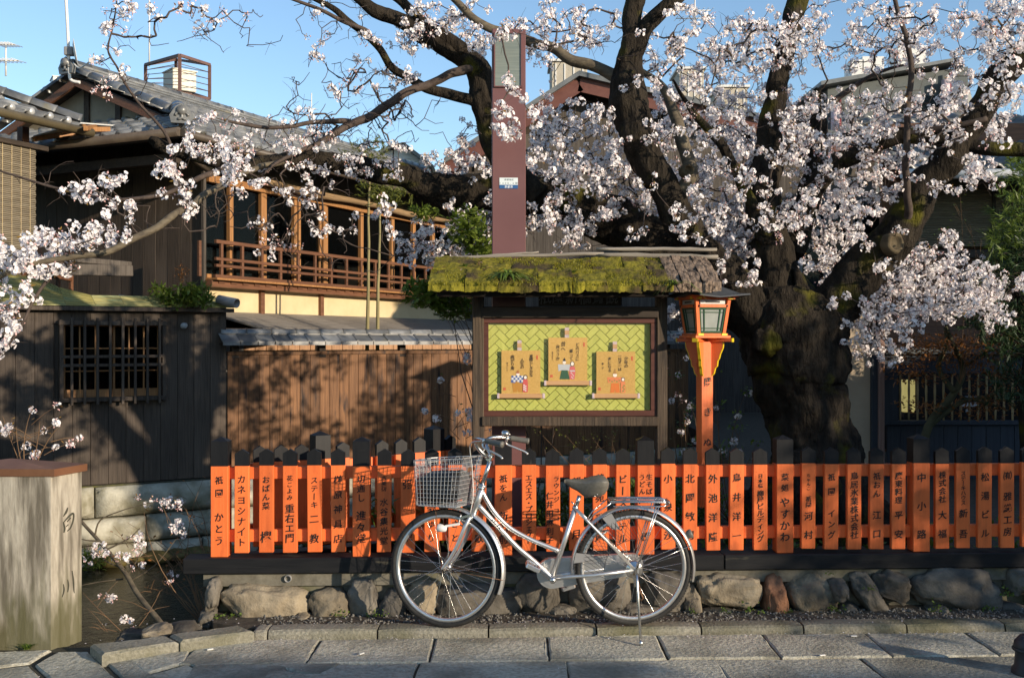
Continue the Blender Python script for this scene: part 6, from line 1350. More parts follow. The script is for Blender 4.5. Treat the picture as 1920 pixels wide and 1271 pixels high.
a, b = P(1634, 480, Yn - .06), P(1646, 920, Yn - .06); mb = MB(); mb.box((a + b) / 2 + Vector((0, .08, 0)), (b.x - a.x, .18, a.z - b.z), bev=.004); mb.build('dark_post', nav, bz)
a, b = P(1649, 560, Yn - .12), P(1660, 920, Yn - .12); mb = MB(); mb.box((a + b) / 2 + Vector((0, .05, 0)), (b.x - a.x, .07, a.z - b.z), bev=.006); mb.build('bark_post', M('pinkish_post', (.17, .10, .08), (.26, .17, .14), scale=5, stretch=V_, rough=.8, bump=.4, rnd=0), bz)
mb = MB(); mb.prism([P(1580, 482, Yn - .3), P(1700, 482, Yn - .3), P(1700, 470, Yn + .3), P(1580, 470, Yn + .3)], (0, 0, .03)); mb.build('cap', roof_gs, bz)
# ------------------------------------------------------------------ the great cherry tree
cherry = thing('cherry_tree', 'huge old cherry tree in full bloom spreading over the notice board', 'tree', (P(1520, 0, 8.05).x, 8.05, .18))
LIMBS = []      # sampled centre lines, for twigs
def limb(name, pts, n=14, rough=.16, rs=3.2, mat=None, sub=8, keep=True):
    q = [(*P(x, y, Y), w * (.88 if w > 40 and name == 'limb' else 1) * Y / F / 2) for (x, y, Y, w) in pts]; c = catmull(q, sub)
    wig = [Vector((noise.noise(Vector(p[:3]) * 5.1), noise.noise(Vector(p[:3]) * 5.1 + Vector((7, 0, 0))), noise.noise(Vector(p[:3]) * 5.1 + Vector((0, 9, 0))))) * (.7 * min(p[3], .035) + .006) * (1 if 0 < i < len(c) - 1 else 0) for i, p in enumerate(c)]
    c = [(p[0] + g.x, p[1] + g.y, p[2] + g.z, p[3]) for p, g in zip(c, wig)]
    mb = MB(); mb.tube([Vector(p[:3]) for p in c], [max(.0025, p[3]) for p in c], n, rough=rough, rs=rs)
    if keep: LIMBS.extend([(p[0], p[1], p[2], p[3]) for p in c])
    return mb.build(name, mat or bark, cherry)
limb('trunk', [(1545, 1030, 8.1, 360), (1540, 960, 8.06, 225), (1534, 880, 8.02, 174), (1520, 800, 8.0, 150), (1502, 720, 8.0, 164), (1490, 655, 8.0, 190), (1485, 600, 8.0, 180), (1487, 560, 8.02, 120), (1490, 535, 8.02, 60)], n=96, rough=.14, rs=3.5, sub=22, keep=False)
for (x0, x1, y1, w) in ((1500, 1480, 1045, 70), (1580, 1660, 1030, 70)): limb('root', [(1510, 850, 7.85, 70), ((x0 + 1510) / 2, 920, 7.72, 75), (x0, 985, 7.7, w), (x1, y1, 7.65, 20)], rough=.2, keep=False)
limb('limb', [(1470, 670, 7.95, 104), (1408, 575, 7.9, 92), (1345, 500, 7.85, 82), (1292, 440, 7.8, 70), (1262, 390, 7.75, 64), (1222, 312, 7.7, 70), (1190, 240, 7.7, 78), (1178, 175, 7.7, 80), (1180, 110, 7.7, 56), (1186, 40, 7.7, 44), (1196, -60, 7.7, 38), (1205, -160, 7.7, 30)], n=44, rough=.2, rs=4.5, sub=14)
limb('limb', [(1184, 100, 7.7, 34), (1205, 62, 7.65, 32), (1250, 15, 7.6, 28), (1310, -50, 7.6, 24)])
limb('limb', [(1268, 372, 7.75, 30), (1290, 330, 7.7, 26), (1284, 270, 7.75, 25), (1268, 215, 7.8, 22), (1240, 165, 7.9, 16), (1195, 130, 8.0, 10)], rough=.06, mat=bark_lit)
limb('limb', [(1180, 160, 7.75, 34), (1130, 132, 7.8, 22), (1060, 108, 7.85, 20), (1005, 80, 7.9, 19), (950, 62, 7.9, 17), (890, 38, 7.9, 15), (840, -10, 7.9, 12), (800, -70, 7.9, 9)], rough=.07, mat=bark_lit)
limb('limb', [(1490, 650, 8.05, 110), (1456, 560, 8.1, 98), (1442, 480, 8.15, 90), (1432, 400, 8.2, 80), (1434, 330, 8.2, 64), (1442, 250, 8.2, 50), (1458, 160, 8.2, 40), (1478, 80, 8.2, 42), (1498, 0, 8.2, 38), (1510, -90, 8.2, 32)], n=44, rough=.2, rs=4, sub=14)
limb('limb', [(1478, 480, 8.25, 70), (1508, 400, 8.3, 56), (1524, 320, 8.3, 46), (1534, 240, 8.35, 34), (1530, 170, 8.4, 12)], n=16, rough=.25, rs=5)
limb('limb', [(1515, 680, 7.95, 110), (1572, 568, 7.9, 104), (1632, 492, 7.85, 94), (1686, 432, 7.8, 84), (1728, 360, 7.75, 74), (1775, 300, 7.7, 66), (1838, 205, 7.6, 56), (1895, 125, 7.5, 56), (1960, 55, 7.4, 48), (2050, -60, 7.3, 40)], n=44, rough=.18, rs=4, sub=14)
limb('limb', [(1485, 420, 8.15, 46), (1550, 320, 8.05, 38), (1610, 285, 7.95, 32), (1680, 258, 7.8, 32), (1760, 264, 7.7, 28), (1840, 276, 7.6, 27), (1930, 281, 7.5, 27), (2030, 290, 7.4, 24)], rough=.07)
limb('limb', [(1698, 436, 7.76, 20), (1701, 392, 7.60, 15), (1701, 320, 7.5, 13), (1703, 220, 7.45, 12), (1707, 110, 7.45, 11), (1690, 40, 7.45, 9), (1672, -20, 7.45, 8)], n=10, rough=.05, mat=bark_thin)
limb('limb', [(1700, 255, 7.75, 16), (1780, 240, 7.6, 12), (1850, 222, 7.5, 10)], n=8, rough=.05, mat=bark_thin)
limb('limb', [(1440, 470, 8.1, 30), (1400, 360, 8.0, 22), (1350, 270, 7.9, 18), (1300, 215, 7.85, 12), (1262, 150, 7.8, 4)], n=10, rough=.06)
limb('limb', [(1430, 420, 8.3, 26), (1480, 260, 8.4, 16), (1560, 190, 8.5, 12), (1640, 140, 8.4, 8), (1700, 120, 8.3, 3)], n=10, rough=.06, mat=bark_thin)
# the long mossy limb reaching left
limb('limb', [(1450, 640, 8.15, 90), (1340, 540, 8.35, 96), (1220, 455, 8.5, 104), (1110, 398, 8.55, 96), (1010, 370, 8.55, 86), (920, 366, 8.5, 76), (840, 358, 8.4, 68), (770, 334, 8.3, 52), (700, 322, 8.2, 46), (630, 306, 8.05, 36), (550, 300, 7.9, 30), (470, 306, 7.75, 26), (400, 300, 7.65, 26), (330, 282, 7.6, 26), (286, 268, 7.55, 20)], n=36, rough=.17, rs=4, sub=12)
limb('limb', [(1010, 375, 8.5, 84), (962, 325, 8.45, 66), (925, 262, 8.4, 54), (908, 200, 8.35, 50), (892, 128, 8.3, 54), (846, 96, 8.25, 44), (800, 70, 8.2, 30), (745, 38, 8.1, 26), (690, 6, 8.0, 24), (620, -40, 7.9, 18)], n=18, rough=.18, rs=4.5)
limb('limb', [(868, 100, 8.25, 34), (820, 60, 8.2, 24), (770, 22, 8.15, 20), (720, -20, 8.1, 16)], n=10, rough=.08)
limb('limb', [(908, 215, 8.35, 26), (880, 190, 8.3, 22), (820, 172, 8.25, 20), (770, 150, 8.2, 16), (730, 120, 8.15, 15), (690, 72, 8.1, 14), (640, 28, 8.05, 12), (580, -5, 8.0, 9)], n=10, rough=.08)
limb('limb', [(890, 122, 8.25, 20), (848, 140, 8.2, 17), (800, 158, 8.2, 16), (760, 172, 8.1, 16), (715, 206, 8.0, 18), (660, 236, 7.9, 15), (600, 268, 7.75, 11), (540, 292, 7.6, 8), (490, 330, 7.5, 4)], n=10, rough=.08, mat=bark_thin)
limb('limb', [(660, 232, 7.9, 12), (600, 228, 7.8, 9), (540, 238, 7.7, 8), (480, 238, 7.6, 7), (420, 226, 7.5, 5)], n=8, rough=.05, mat=bark_thin)
# sunlit branch nearest the camera
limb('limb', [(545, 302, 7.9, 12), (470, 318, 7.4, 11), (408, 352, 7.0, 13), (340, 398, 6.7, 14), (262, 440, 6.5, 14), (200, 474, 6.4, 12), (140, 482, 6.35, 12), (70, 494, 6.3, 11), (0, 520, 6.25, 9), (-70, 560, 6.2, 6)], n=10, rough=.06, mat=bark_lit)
limb('limb', [(120, 486, 6.35, 8), (88, 530, 6.3, 7), (62, 570, 6.25, 6), (40, 612, 6.2, 5), (14, 650, 6.2, 3)], n=8, rough=.03, mat=bark_thin)
limb('limb', [(325, 285, 7.58, 7), (308, 246, 7.5, 6), (262, 196, 7.5, 5), (236, 158, 7.45, 4.5), (222, 128, 7.42, 4), (204, 96, 7.4, 3.5), (212, 52, 7.4, 3), (218, 0, 7.4, 2.5)], n=8, rough=.03, mat=bark_thin)
limb('limb', [(690, 60, 8.05, 9), (600, 20, 7.9, 7), (500, -20, 7.8, 5)], n=8, rough=.03, mat=bark_thin)
limb('limb', [(0, 320, 7.2, 4), (80, 345, 7.2, 5), (180, 372, 7.2, 6), (280, 372, 7.3, 8), (360, 340, 7.45, 10), (440, 306, 7.7, 12)], n=8, rough=.03, mat=bark_thin)
def knot(x, y, Y, r, d):
    d = Vector(d).normalized(); c = P(x, y, Y); mb = MB(); mb.lathe(c, [(r * 1.25, -.06), (r * 1.2, .0), (r * .95, .02), (r * .75, .012), (r * .6, -.006), (r * .2, -.004), (.0, -.002)], 20, d)
    mb.v = [tuple(Vector(v) + Vector((noise.noise(Vector(v) * 14), noise.noise(Vector(v) * 14 + Vector((5, 0, 0))), noise.noise(Vector(v) * 14 + Vector((9, 3, 0))))) * .014) for v in mb.v]; mb.build('knot', M('cut_wood', (.05, .038, .022), (.115, .088, .05), scale=14, rough=.9, bump=.8, rnd=0), cherry, org=c)
knot(1678, 456, 7.60, .066, (.3, -1, .05)); knot(1290, 320, 7.60, .04, (.4, -1, 0))
def burl(x, y, Y, r, sd):
    c_ = P(x, y, Y); mb = MB(); mb.add([c_ + Vector((v.x * r, v.y * r * .8, v.z * r * 1.1)) * (1 + .3 * noise.noise(v * 1.6 + Vector((sd, 0, 0))) + .14 * noise.noise(v * 4 + Vector((0, sd, 0)))) - c_ * (.3 * 0) if False else c_ + Vector((v.x * r, v.y * r * .8, v.z * r * 1.1)) * (1 + .3 * noise.noise(v * 1.6 + Vector((sd, 0, 0))) + .14 * noise.noise(v * 4 + Vector((0, sd, 0)))) for v in ICO3[0]], ICO3[1], 0, True); mb.build('burl', bark, cherry, org=c_)
for i, (x, y, Y, r) in enumerate(((1508, 872, 7.74, .13), (1552, 840, 7.78, .10), (1500, 690, 7.70, .10), (1440, 640, 7.70, .11), (1440, 430, 8.04, .11))): burl(x, y, Y, r, i * 3.3)
mb = MB(); mb.lathe(P(1455, 428, 7.93), [(.0, .003), (.020, .003), (.022, .0), (.022, -.01)], 14, (.2, -1, 0)); mb.build('number_tag', plain('teal_tag', (.01, .22, .16), .5), cherry)
# blossom clusters
def flower_cluster(seed, nf, R_=.034, buds=2):
    rr = random.Random(seed); mb = MB()
    def petalset(c, d, r, openness):
        x = d.orthogonal().normalized(); y = d.cross(x); a0 = rr.uniform(0, 6.28); m = 5
        for k in range(m):
            a = a0 + k * 6.2832 / m; e = x * math.cos(a) + y * math.sin(a); s = d.cross(e); tip = e * (r * openness) + d * (r * (1.05 - openness) * .9)
            b = c + e * r * .10; w = r * .46
            mid = c + tip * .62
            mb.add([b, mid - s * w + d * r * .06, c + tip * 1.0 - s * w * .45, c + tip * .90, c + tip * 1.0 + s * w * .45, mid + s * w + d * r * .06], [(0, 1, 2, 3), (0, 3, 4, 5)])
        mb.add([c + d * r * .10 + x * r * .16, c + d * r * .10 - x * r * .08 + y * r * .14, c + d * r * .10 - x * r * .08 - y * r * .14], [(0, 1, 2)], 1)
    for i in range(nf):
        d = Vector((rr.gauss(0, 1), rr.gauss(0, 1) - .25, rr.gauss(0, 1) * .8)).normalized(); c = d * R_ * rr.uniform(.72, 1.08); d2 = (d + Vector((rr.gauss(0, .35), rr.gauss(0, .35), rr.gauss(0, .35)))).normalized()
        petalset(c, d2, rr.uniform(.0120, .0152), rr.uniform(.7, .98))
    for i in range(buds):
        d = Vector((rr.gauss(0, 1), rr.gauss(0, 1), rr.gauss(0, 1) - .3)).normalized(); c = d * R_ * rr.uniform(.8, 1.25); r = .0055; x = d.orthogonal().normalized() * r; y = d.cross(x).normalized() * r
        mb.add([c + d * r * 1.9, c + x, c + y, c - x, c - y, c - d * r * 1.3], [(0, 1, 2), (0, 2, 3), (0, 3, 4), (0, 4, 1), (5, 2, 1), (5, 3, 2), (5, 4, 3), (5, 1, 4)], 2)
    for i in range(rr.choice((0, 1, 2))):
        d = Vector((rr.gauss(0, 1), rr.gauss(0, 1), rr.gauss(0, 1) + .3)).normalized(); s = d.orthogonal().normalized(); c = d * R_ * .6; l = rr.uniform(.02, .035)
        mb.add([c, c + d * l * .5 + s * l * .2, c + d * l, c + d * l * .5 - s * l * .2], [(0, 1, 2, 3)], 3)
    return mb
MATS_B = [petal, petal_c, bud_m, young_leaf]
CLB = [flower_cluster(i, 14 + i % 6, .028 + .0035 * (i % 4), 1 + i % 3) for i in range(10)]
CLM = [c.mesh('blossoms', MATS_B) for c in CLB]
BUDB = [flower_cluster(50 + i, 2 + i % 2, .030, 7) for i in range(4)]; BUDM = [c.mesh('blossoms', MATS_B) for c in BUDB]
E_ = [  # ellipses of bloom as seen: centre, radii, count, nearest and farthest distance, share of buds
 (1085, 285, 110, 85, 140, 7.3, 8.8, .05), (1100, 370, 120, 60, 110, 7.4, 9.0, .05), (1050, 435, 80, 40, 30, 7.5, 9, .1), (1300, 290, 140, 80, 120, 7.3, 8.8, .04), (1400, 375, 140, 80, 135, 7.2, 9.0, .04), (1480, 240, 120, 70, 85, 7.2, 8.6, .04), (1340, 195, 150, 70, 80, 7.2, 8.6, .06), (1393, 500, 45, 66, 80, 7.4, 9.0, .05), (1330, 430, 70, 50, 50, 7.5, 9.0, .05), (1545, 500, 40, 40, 26, 8.6, 9.6, .05), (1540, 430, 80, 50, 60, 8.5, 9.6, .05),
 (1600, 330, 110, 80, 115, 7.2, 8.6, .04), (1560, 225, 100, 60, 60, 7.0, 8.5, .06), (1060, 50, 100, 50, 55, 7.4, 8.6, .1), (1000, 110, 70, 50, 20, 7.4, 8.6, .3), (1300, 75, 130, 70, 75, 7.2, 8.6, .06), (1450, 85, 130, 60, 80, 7.2, 8.6, .06), (1600, 55, 130, 55, 75, 7.0, 8.4, .12), (1750, 60, 100, 60, 42, 6.9, 8.2, .15), (1880, 60, 60, 60, 60, 6.6, 7.8, .05), (1850, 200, 75, 80, 55, 6.7, 8, .05), (1700, 225, 100, 60, 65, 7, 8.4, .05), (1790, 320, 70, 45, 35, 7, 8.2, .05), (1240, 430, 60, 40, 25, 7.4, 8.6, .05),
 (1640, 555, 100, 55, 130, 7.5, 9.8, .03), (1750, 540, 130, 66, 200, 7.5, 9.9, .03), (1850, 545, 70, 55, 90, 7.5, 9.8, .03), (1640, 630, 75, 42, 50, 7.5, 9, .05), (1720, 470, 110, 40, 50, 7.4, 9, .05), (1490, 545, 60, 35, 10, 7.4, 7.6, .05), (1500, 440, 50, 50, 8, 7.6, 7.9, .05),
 (830, 460, 85, 48, 80, 7.8, 9.2, .06), (880, 400, 50, 40, 22, 7.8, 9, .1), (905, 285, 60, 50, 45, 7.8, 8.8, .06), (830, 310, 45, 25, 18, 7.8, 8.8, .15), (950, 420, 60, 40, 20, 7.8, 9, .1),
 (480, 255, 140, 45, 34, 7.2, 8.2, .25), (600, 285, 85, 50, 46, 7.3, 8.4, .15), (720, 300, 60, 35, 22, 7.6, 8.4, .2), (540, 345, 100, 40, 16, 7.0, 8.0, .2), (400, 290, 60, 40, 18, 6.9, 7.8, .15), (700, 170, 90, 60, 26, 7.6, 8.4, .6), (640, 60, 70, 50, 16, 7.6, 8.3, .5), (800, 55, 70, 55, 36, 7.7, 8.5, .15), (880, 55, 45, 50, 34, 7.7, 8.5, .1), (690, 400, 90, 60, 12, 7.2, 8.2, .3), (560, 440, 120, 60, 12, 7.2, 8, .5),
 (55, 490, 75, 30, 26, 6.15, 6.6, .08), (165, 440, 95, 34, 26, 6.2, 6.7, .12), (255, 350, 90, 40, 9, 6.4, 7.0, .2), (332, 320, 40, 40, 9, 6.5, 7.0, .1), (430, 320, 42, 32, 10, 6.7, 7.2, .1), (28, 585, 30, 50, 14, 6.1, 6.4, .08), (152, 352, 20, 28, 5, 6.3, 6.6, .05), (340, 372, 22, 26, 5, 6.5, 6.8, .05), (10, 650, 20, 20, 5, 6.1, 6.3, .1),
 (215, 25, 45, 30, 8, 7.2, 7.5, .7), (300, 18, 110, 22, 12, 7.2, 7.6, .6), (205, 130, 25, 60, 9, 7.3, 7.5, .8), (420, 40, 60, 30, 5, 7.3, 7.8, .8),
 (1268, 605, 26, 40, 14, 8.4, 9.4, .05), (952, 176, 22, 10, 4, 6.7, 6.95, 0), (962, 215, 40, 8, 3, 6.7, 6.95, 0), (955, 250, 34, 8, 4, 6.7, 6.95, 0), (950, 62, 30, 12, 5, 6.8, 7.0, 0)]
E_ += [(1085, 330, 115, 105, 80, 8.8, 10.0, .03), (1300, 335, 150, 110, 120, 8.9, 10.0, .03), (1450, 330, 140, 110, 100, 8.9, 10.0, .03), (1610, 330, 120, 85, 70, 8.7, 9.8, .03), (1060, 220, 80, 50, 30, 8.6, 9.6, .05), (1700, 150, 130, 90, 40, 8.0, 9.0, .08), (1280, 160, 110, 50, 30, 8.4, 9.2, .06)]
rr = random.Random(21); NODES = []
for (cx, cy, rx, ry, n, y0, y1, bs) in E_:
    n = int(n * (1.75 if cx > 740 else 1.5))
    front = 0.0
    if 1150 < cx < 1560 and cy > 150: y0, y1, front = max(y0, 8.0), max(y1, 9.3), .13
    elif 1150 < cx < 1420: y0, front = max(y0, 7.85), .2
    i = 0
    while i < n:                                        # blooms come in bunches of one to four
        a = rr.uniform(0, 6.2832); q = math.sqrt(rr.random()); x, y = cx + rx * q * math.cos(a), cy + ry * q * math.sin(a); Y = rr.uniform(y0, y1) if rr.random() > front else rr.uniform(7.1, 7.5)
        p = P(x, y, Y); bud = rr.random() < bs
        for _ in range(rr.choice((1, 2, 2, 3, 4)) if not bud else rr.choice((1, 2))):
            NODES.append((p + Vector((rr.gauss(0, .040), rr.gauss(0, .035), rr.gauss(0, .032))), 1 if bud else 0)); i += 1
for (cx, cy, rx, ry, n, y0, y1) in ((650, 190, 130, 80, 150, 7.6, 8.3), (700, 240, 110, 40, 60, 7.6, 8.2), (240, 90, 60, 90, 36, 7.3, 7.6), (420, 60, 130, 50, 26, 7.3, 7.8), (620, 40, 80, 60, 30, 7.7, 8.2), (520, 380, 140, 60, 60, 7.0, 8.0), (640, 470, 120, 50, 26, 7.2, 8.0), (330, 400, 110, 40, 26, 6.6, 7.2), (1450, 130, 350, 110, 90, 7.2, 8.5), (1080, 420, 120, 50, 22, 7.6, 8.6), (1750, 120, 160, 100, 40, 7.0, 8.2), (120, 340, 110, 40, 18, 7.0, 7.4), (840, 230, 70, 50, 18, 7.8, 8.5)):
    for i in range(n):
        a = rr.uniform(0, 6.2832); q = math.sqrt(rr.random()); NODES.append((P(cx + rx * q * math.cos(a), cy + ry * q * math.sin(a), rr.uniform(y0, y1)), 2))
# grow twigs: each blossom joins the nearest wood already grown
pos = np.array([list(n[0]) for n in NODES]); root = np.array([l[:3] for l in LIMBS]); N = len(pos)
best = np.full(N, 1e9); par = np.zeros(N, int)
for i0 in range(0, N, 256):
    d = np.linalg.norm(pos[i0:i0 + 256, None] - root[None], axis=2); par[i0:i0 + 256] = -1 - d.argmin(1); best[i0:i0 + 256] = d.min(1) * 1.05
done = np.zeros(N, bool); order = []
for _ in range(N):
    i = int(np.where(done, 1e9, best).argmin()); done[i] = True; order.append(i)
    d = np.linalg.norm(pos - pos[i], axis=1) * 1.0 + .02; up = (~done) & (d < best); best[up] = d[up]; par[up] = i
cnt = np.ones(N)
for i in order[::-1]:
    if par[i] >= 0: cnt[par[i]] += cnt[i]
tw = MB(); rr = random.Random(8)
for i in order:
    b = Vector(pos[i]); a = Vector(root[-1 - par[i]]) if par[i] < 0 else Vector(pos[par[i]]); L = (b - a).length
    r1 = min(.0075, .0016 + .0009 * math.sqrt(cnt[i])); r0 = r1 * 1.15; r1 = max(.0014, r1 * .85); k = max(2, min(7, int(L / .09) + 1)); bow = Vector((rr.gauss(0, 1), rr.gauss(0, 1), rr.gauss(0, 1) - .3)) * L * .10
    pts = []
    for j in range(k + 1):
        t = j / k; pts.append(a.lerp(b, t) + bow * (4 * t * (1 - t)) + Vector((rr.gauss(0, 1), rr.gauss(0, 1), rr.gauss(0, 1))) * (.012 * L if 0 < j < k else 0))
    tw.tube(pts, [r0 + (r1 - r0) * j / k for j in range(k + 1)], 5, cap=False)
    for e in range(rr.choice((0, 0, 1, 2))):
        q = a.lerp(b, rr.random()) + bow * .5; d = Vector((rr.gauss(0, 1), rr.gauss(0, 1), rr.gauss(0, 1))).normalized() * rr.uniform(.04, .13); tw.tube([q, q + d * .5 + Vector((0, 0, .006)), q + d], [.0016, .0012, .0008], 4, cap=False)
tag(tw.build('twigs', bark_thin, cherry), None, None, None, 'stuff')
blo = []
for i, (p, kd) in enumerate(NODES):
    if kd == 2: continue
    blo.append((p.y + (1.2 if kd else 0), i, p, kd))
blo.sort(key=lambda t: t[0]); rest = MB(); rr = random.Random(77); Mc = MW[cherry.name].inverted()
for j, (_, i, p, kd) in enumerate(blo):
    k = rr.randrange(4 if kd else 10); s = rr.uniform(.68, 1.08) * (1.25 if p.y < 7 else 1.0); m = Matrix.Translation(p) @ Matrix.Rotation(rr.uniform(0, 6.28), 4, 'Z') @ Matrix.Rotation(rr.gauss(0, .35), 4, 'X') @ Matrix.Scale(s, 4)
    if j < 300: link('blossoms', (BUDM if kd else CLM)[k], cherry, mat=Mc @ m)
    else:
        src = (BUDB if kd else CLB)[k]; b0 = len(rest.v); A = np.array(m); v = np.array(src.v) @ A[:3, :3].T + A[:3, 3]
        rest.v.extend(map(tuple, v.tolist())); rest.f.extend([tuple(q + b0 for q in f) for f in src.f]); rest.m.extend(src.m); rest.s.extend(src.s)
tag(rest.build('crown', MATS_B, cherry), None, None, None, 'stuff')
# ------------------------------------------------------------------ other plants
def leaf_cloud(mb, c, rad, n, l, w, rr, mi=0, up=.3, flat=.0):
    for i in range(n):
        q = Vector((rr.gauss(0, 1), rr.gauss(0, 1), rr.gauss(0, 1))); q = q.normalized() * rr.random() ** .45; p = Vector(c) + Vector((q.x * rad[0], q.y * rad[1], q.z * rad[2]))
        d = Vector((rr.gauss(0, 1), rr.gauss(0, 1), rr.gauss(0, .6) + up)).normalized(); s = d.cross(Vector((rr.gauss(0, .4), rr.gauss(0, .4), 1))); s = s.normalized() if s.length > 1e-3 else Vector((1, 0, 0)); ll = l * rr.uniform(.6, 1.2); ww = w * rr.uniform(.7, 1.2)
        mb.add([p, p + d * ll * .45 + s * ww, p + d * ll, p + d * ll * .45 - s * ww], [(0, 1, 2, 3)], mi)
def stems(mb, base, tips, r, rr, n=5, bow=.1):
    for t in tips:
        b = Vector(base); t = Vector(t); L = (t - b).length; bw = Vector((rr.gauss(0, 1), rr.gauss(0, 1), rr.gauss(0, .5))) * L * bow
        mb.tube([b.lerp(t, k / n) + bw * (4 * (k / n) * (1 - k / n)) for k in range(n + 1)], [r * (1 - .75 * k / n) for k in range(n + 1)], 5, cap=False)
def bush(name, label, cat, base, clouds, leafm, stemm, l, w, seed, r=.008, up=.3, part='foliage'):
    rr = random.Random(seed); t = thing(name, label, cat, base); mb = MB(); tips = []
    for (c, rad, n) in clouds:
        leaf_cloud(mb, c, rad, n, l, w, rr, up=up)
        for _ in range(2 if n > 200 else 1): tips.append(Vector(c) + Vector((rr.uniform(-.7, .7) * rad[0], rr.uniform(-.7, .7) * rad[1], rr.uniform(-.7, .7) * rad[2])))
    tag(mb.build(part, leafm, t), None, None, None, 'stuff'); sm = MB(); stems(sm, base, tips, r, rr); sm.build('stems', stemm, t); return t
def px_c(x, y, Y, rx, ry, ryy=None): k = Y / F; return (P(x, y, Y), (rx * k, (ryy or (rx + ry) / 2 * k), ry * k))
c = lambda x, y, Y, rx, ry, n: (*px_c(x, y, Y, rx, ry), n)
bush('nandina', 'bright green nandina bush growing over the edge of the copper roof', 'bush', P(355, 585, 12.85), [c(335, 560, 12.7, 50, 22, 420), (*px_c(365, 550, 12.7, 34, 22), 260), c(300, 545, 12.7, 22, 9, 70), c(380, 565, 12.6, 22, 18, 120)], leaf_n, dry_stem, .10, .019, 1)
bush('nandina_flower_head', 'reddish brown dry plume above the nandina bush', 'plant', P(345, 560, 12.8), [c(342, 515, 12.8, 14, 22, 160)], leaf_o, dry_stem, .03, .008, 2)
bush('evergreen_bush', 'green bush with small leaves behind the notice board post', 'bush', Vector((.12, 7.5, .19)), [c(880, 430, 7.9, 42, 44, 620), c(808, 550, 7.7, 54, 32, 760), c(850, 575, 7.7, 44, 28, 520), c(905, 480, 7.9, 30, 44, 420), c(795, 400, 8.0, 28, 16, 160)], leaf_n, bark_thin, .062, .015, 3, r=.006)
for (x0, x1, tops, lab, sd) in ((688, 693, [(690, 283, 36, 26, 420), (668, 300, 22, 10, 120)], 'left one of two slender cedar stems with green top before the teahouse', 5), (707, 713, [(728, 368, 50, 22, 520), (700, 345, 26, 12, 160)], 'right one of two slender cedar stems with tufted top before the teahouse', 6)):
    Y = 14.3; t = thing('cedar', lab, 'tree', P(x0, 640, Y), group='slender cedars before the house'); rr = random.Random(sd); mb = MB(); yt = tops[0][1] + 8
    mb.tube([P(x0 + (x1 - x0) * k / 9 + rr.uniform(-1, 1), 660 + (yt - 660) * k / 9, Y) for k in range(10)], [.027 - .0016 * k for k in range(10)], 8, rough=.1, rs=9); mb.build('trunk', M('cedar_bark', (.16, .135, .06), (.27, .23, .11), scale=6, stretch=(1, 1, .3), rough=.8, bump=.4, rnd=0), t)
    mb = MB()
    for (x, y, rx, ry, n) in tops:
        for _ in range(n // 9):
            a = rr.uniform(0, 6.28); p = P(x + rx * rr.uniform(-.9, .9), y + ry * rr.uniform(-.6, .9), Y + rr.uniform(-.25, .25)); d = Vector((rr.gauss(0, .8), rr.gauss(0, .8), rr.uniform(.1, 1))).normalized() * rr.uniform(.10, .22)
            for j in range(16):
                q = p + d * (j / 15); e = (d.normalized() + Vector((rr.gauss(0, .7), rr.gauss(0, .7), rr.gauss(0, .7)))).normalized() * .06; s = e.cross(d).normalized() * .006; mb.add([q - s, q + s, q + e], [(0, 1, 2)])
    tag(mb.build('crown', leaf_y, t), None, None, None, 'stuff')
# podocarpus at the right edge
t = thing('podocarpus', 'dark green long-needled podocarpus at the right edge', 'tree', P(1930, 900, 9.6)); rr = random.Random(12); mb = MB()
mb.tube([P(1935, 900, 9.6), P(1925, 760, 9.6), P(1940, 600, 9.6), P(1925, 420, 9.6), P(1935, 260, 9.6)], [.09, .075, .06, .04, .02], 10, rough=.15); mb.build('trunk', bark, t)
mb = MB(); sm = MB()
for (x, y, rx, ry, n, lit) in ((1880, 560, 70, 70, 150, 0), (1905, 480, 60, 50, 90, 0), (1900, 640, 60, 40, 80, 0), (1905, 400, 38, 46, 70, 1), (1880, 455, 26, 30, 40, 1), (1915, 320, 30, 30, 40, 1), (1960, 500, 60, 150, 120, 0), (1850, 600, 40, 30, 40, 0), (1895, 720, 40, 40, 40, 0)):
    for _ in range(n):
        a = rr.uniform(0, 6.28); q = math.sqrt(rr.random()); p = P(x + rx * q * math.cos(a), y + ry * q * math.sin(a), rr.uniform(9.1, 10.0)); d = Vector((rr.gauss(0, .7), rr.gauss(0, .7), rr.gauss(.2, .7))).normalized()
        for j in range(14):
            e = (d + Vector((rr.gauss(0, .6), rr.gauss(0, .6), rr.gauss(0, .6)))).normalized() * rr.uniform(.06, .11); s = e.cross(d); s = s.normalized() * .0055 if s.length > 1e-4 else Vector((.005, 0, 0)); b = p + d * (j * .008); mb.add([b - s * .4, b + e * .5 - s, b + e, b + e * .5 + s], [(0, 1, 2, 3)], 1 if lit else 0)
        if _ % 5 == 0: sm.tube([Vector(P(1935, y + 40, 9.6)).lerp(p, k / 4) + Vector((0, 0, .05 * math.sin(k * .78))) for k in range(5)], [.012, .009, .007, .005, .003], 5, cap=False)
tag(mb.build('crown', [leaf_d, leaf_g], t), None, None, None, 'stuff'); sm.build('branches', bark, t)
